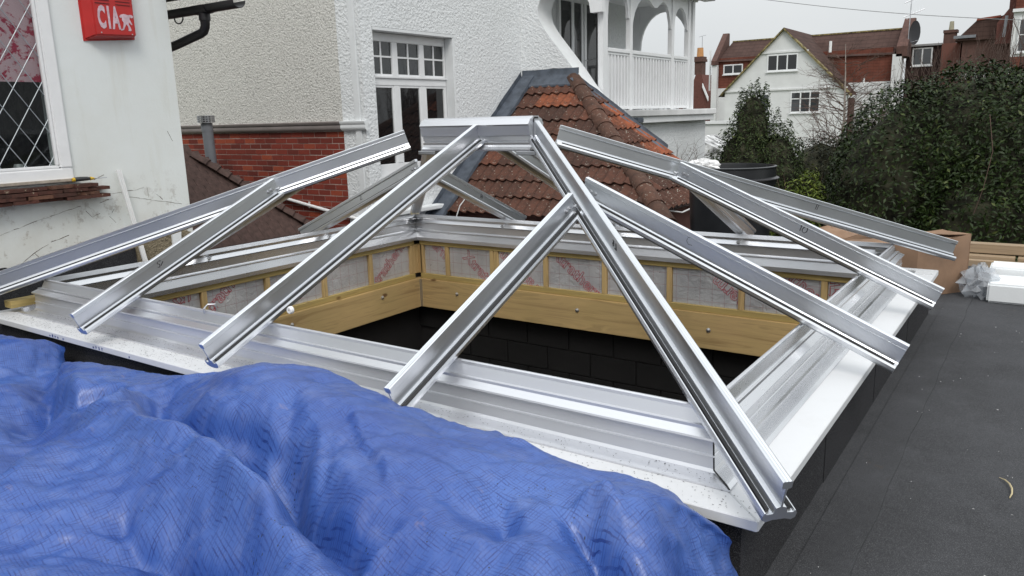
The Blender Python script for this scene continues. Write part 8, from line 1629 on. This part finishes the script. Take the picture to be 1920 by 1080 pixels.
def tarp():
    q = np.stack([np.cumsum(np.concatenate([np.array(a0)[:, None], np.array(st_)+(39 if ax_ == 1 else 0)], 1), 1) for ax_, (a0, st_) in enumerate(((START_X, STEP_X), (START_Y, STEP_Y), (START_Z, STEP_Z)))], 2)
    n_, m_2 = q.shape[:2]
    A_ = q.astype(float)/1000; K_ = 4
    for _ in range(2):                                  # even out the small waves of the sheet
        Z0 = A_[..., 2].copy(); Z0[1:-1, 1:-1] = (A_[1:-1, 1:-1, 2]*2+A_[:-2, 1:-1, 2]+A_[2:, 1:-1, 2]+A_[1:-1, :-2, 2]+A_[1:-1, 2:, 2])/6; A_[..., 2] = Z0
    def dense(P, ax_):
        n0 = P.shape[ax_]; x = np.linspace(0, n0-1, (n0-1)*K_+1); i = np.minimum(x.astype(int), n0-2); f = x-i
        g = lambda k: np.take(P, np.clip(i+k, 0, n0-1), ax_)
        f = f.reshape([-1 if a_ == ax_ else 1 for a_ in range(P.ndim)])
        p0, p1, p2, p3 = g(-1), g(0), g(1), g(2)
        return p1+.5*f*(p2-p0+f*(2*p0-5*p1+4*p2-p3+f*(3*(p1-p2)+p3-p0)))
    A_ = dense(dense(A_, 0), 1); n_, m_2 = A_.shape[:2]
    dv = .0392/K_; U_, V_ = np.meshgrid(np.arange(n_)*dv, np.arange(m_2)*dv, indexing='ij')
    X_, Y_2 = A_[..., 0], A_[..., 1]; dz = np.zeros(X_.shape)
    def crease(pts, h, w_, sharp=1.0):
        P = np.array(pts); D = np.full(X_.shape, 9.); T = np.zeros(X_.shape); tot = len(P)-1
        for k in range(tot):
            a0, b0 = P[k], P[k+1]; ab = b0-a0; t_ = np.clip(((X_-a0[0])*ab[0]+(Y_2-a0[1])*ab[1])/(ab@ab), 0, 1)
            d_ = np.hypot(X_+.012*np.sin(Y_2*31+X_*9)-a0[0]-t_*ab[0], Y_2+.012*np.sin(X_*27)-a0[1]-t_*ab[1]); m_ = d_ < D; D = np.where(m_, d_, D); T = np.where(m_, (k+t_)/tot, T)
        return h*np.clip(1-D/w_, 0, 1)**(1.15*sharp)*np.sin(np.clip(T, .06, .94)*pi)**.5
    for pts, h, w_ in CREASES: dz += crease(pts, h, w_)
    def scarp(pts, h, w_, La, Lb):
        P = np.array(pts); D = np.full(X_.shape, 9.); T = np.zeros(X_.shape); Sg = np.zeros(X_.shape); tot = len(P)-1; wx = X_+.015*np.sin(Y_2*23+X_*7); wy = Y_2+.012*np.sin(X_*19+2)
        for k in range(tot):
            a0, b0 = P[k], P[k+1]; ab = b0-a0; t_ = np.clip(((wx-a0[0])*ab[0]+(wy-a0[1])*ab[1])/(ab@ab), 0, 1)
            ex, ey = wx-a0[0]-t_*ab[0], wy-a0[1]-t_*ab[1]; d_ = np.hypot(ex, ey); m_ = d_ < D; D = np.where(m_, d_, D); T = np.where(m_, (k+t_)/tot, T); Sg = np.where(m_, np.sign(ab[0]*ey-ab[1]*ex), Sg)
        f_ = np.tanh(D/w_)*Sg*np.where(Sg > 0, np.exp(-D/La), np.exp(-D/Lb))
        return h*f_*np.clip(np.minimum(T, 1-T)*6, 0, 1)
    for pts, h, w_, La, Lb in SCARPS: dz += scarp(pts, h, w_, La, Lb)
    dz -= .088*np.exp(-((X_+.9)/.58)**4)*np.clip((Y_2+.85)/.4, 0, 1); dz -= .07*np.clip((-3.25-X_)/.3, 0, 1)*np.clip((Y_2+.8)/.4, 0, 1)
    # stiff sheet: facets meeting in sharp creases
    Rc = np.random.default_rng(17)
    for cell, amp, an in ((.46, .115, .6), (.22, .045, .75), (.11, .014, .85)):
        nx_, ny_ = int(4.7/cell)+2, int(1.85/(cell*an))+2
        gx, gy = np.meshgrid(np.arange(nx_)*cell, np.arange(ny_)*cell*an, indexing='ij'); gx = gx+Rc.uniform(-.45, .45, gx.shape)*cell; gy = gy+Rc.uniform(-.45, .45, gy.shape)*cell*an; ofs = Rc.uniform(0, .6, gx.shape)*cell
        rot = .5; u_ = U_*cos(rot*.4)+V_*sin(rot*.4); v_ = V_*cos(rot*.4)-U_*sin(rot*.4)+.9
        best = np.full(U_.shape, 9.); 
        for k in range(nx_):
            for l in range(ny_): best = np.minimum(best, np.hypot(U_-gx[k, l], (V_-gy[k, l])/an)+ofs[k, l])
        f_ = best/cell; dz += amp*(f_-f_.mean())*np.clip(.55+.6*np.sin(U_*1.7+V_*2.3+amp*90), .15, 1)*(1-.85*np.clip((Y_2+.62)/.22, 0, 1))
    # crumpling: triangular folds running in many directions, stronger in patches
    Rr = np.random.default_rng(3); wu = U_+.03*np.sin(V_*6.1+U_*2)+.02*np.sin(V_*14+1); wv = V_+.03*np.sin(U_*5.3+1.3)+.018*np.sin(U_*13.7)
    for k in range(22):
        th_ = Rr.uniform(0, pi); fq = Rr.uniform(1.5, 11); ph = Rr.uniform(0, 6); t_ = (wu*cos(th_)+wv*sin(th_))*fq+ph+.35*np.sin((wu*sin(th_)-wv*cos(th_))*fq*.6+ph*2)
        tri = 1-np.abs((t_ % 1)*2-1); pk = np.clip(np.sin(U_*Rr.uniform(1.5, 4)+V_*Rr.uniform(1.5, 5)+Rr.uniform(0, 6))+.15, 0, 1)
        dz += .030/fq*(tri**5)*pk*(1 if k % 2 else -1)
    A_[..., 2] += dz
    vs = A_.reshape(-1, 3); i, j = np.meshgrid(np.arange(n_-1), np.arange(m_2-1), indexing='ij'); k_ = (i*m_2+j).ravel()
    F = np.stack([k_, k_+m_2, k_+m_2+1, k_+1], 1)
    me = bpy.data.meshes.new('tarpaulin'); me.from_pydata(vs.tolist(), [], F.tolist())
    uv = me.uv_layers.new(name='UVMap'); li = np.empty(len(me.loops), np.int32); me.loops.foreach_get('vertex_index', li)
    U = np.stack([(li//m_2)*dv, (li % m_2)*dv], 1); uv.data.foreach_set('uv', U.ravel().astype(np.float32))
    me.polygons.foreach_set('use_smooth', [True]*len(me.polygons))
    a = Mat('blue_woven_tarpaulin', (.035, .085, .38), .36, 0, .6)
    uvn = a.tc.outputs['UV']
    def mapped(sx, sy, rot=0):
        mp = a.n('ShaderNodeMapping'); mp.inputs['Scale'].default_value = (sx, sy, 1); mp.inputs['Rotation'].default_value = (0, 0, rot); a.l(uvn, mp.inputs[0]); return mp.outputs[0]
    wob = a.noise(2.5, 2, .5, uvn)
    sx = a.n('ShaderNodeSeparateXYZ'); a.l(mapped(1, 1, .22), sx.inputs[0])
    def lines(c, k, w_):
        t_ = a.math('ADD', a.math('MULTIPLY', c, k), a.math('MULTIPLY', wob, 2.0)); f_ = a.math('ABSOLUTE', a.math('SUBTRACT', a.math('FRACT', t_), .5)); return a.math('LESS_THAN', f_, w_)
    g1 = lines(sx.outputs[0], 115, .16); g2 = lines(sx.outputs[1], 115, .16)
    br1 = a.noise(1, 4, .75, mapped(60, 7, .22)); br2 = a.noise(1, 4, .75, mapped(7, 60, .22))
    g1 = a.math('MULTIPLY', g1, a.ramp(br1, [(.42, .0), (.62, 1.)])); g2 = a.math('MULTIPLY', g2, a.ramp(br2, [(.42, .0), (.62, 1.)]))
    g_ = a.math('MAXIMUM', g1, g2)
    big = a.noise(2.3, 5, .65, uvn)
    c = a.mix(a.ramp(big, [(.3, 0.), (.7, 1.)]), (.024, .072, .30), (.060, .135, .41))
    c = a.mix(a.math('MULTIPLY', g_, .85), c, (.010, .030, .17))
    haze = a.noise(9, 5, .7, uvn); c = a.mix(a.ramp(haze, [(.52, 0.), (.75, .32)]), c, (.20, .24, .42))
    st = a.noise(5.5, 4, .7, mapped(1, 1.6, .6)); c = a.mix(a.ramp(st, [(.66, 0.), (.76, .40)]), c, (.30, .22, .20))
    v = a.n('ShaderNodeTexVoronoi'); v.inputs['Scale'].default_value = 75; a.l(uvn, v.inputs['Vector'])
    msk = a.ramp(a.noise(4.5, 3, .6, mapped(1, 1, 1.)), [(.52, 0.), (.60, 1.)])
    c = a.mix(a.math('MULTIPLY', a.ramp(v.outputs[0], [(.11, 1.), (.16, 0.)]), msk), c, (.008, .009, .015))
    a.color(c); a.rough(a.ramp(haze, [(.3, .28), (.7, .46)]))
    cr_ = a.noise(16, 6, .6, mapped(1, .55, .9), .6); a.bump(cr_, .22, .012)
    cr2 = a.noise(1, 4, .6, mapped(18, 90, -.3), .3); a.bump(cr2, .15, .003)
    a.bump(g_, .35, .0015); me.materials.append(a.m)
    o = bpy.data.objects.new('tarpaulin', me); C.objects.link(o); return tag(o, 'crumpled blue woven tarpaulin heaped over materials in the foreground', 'tarpaulin')
tarp()
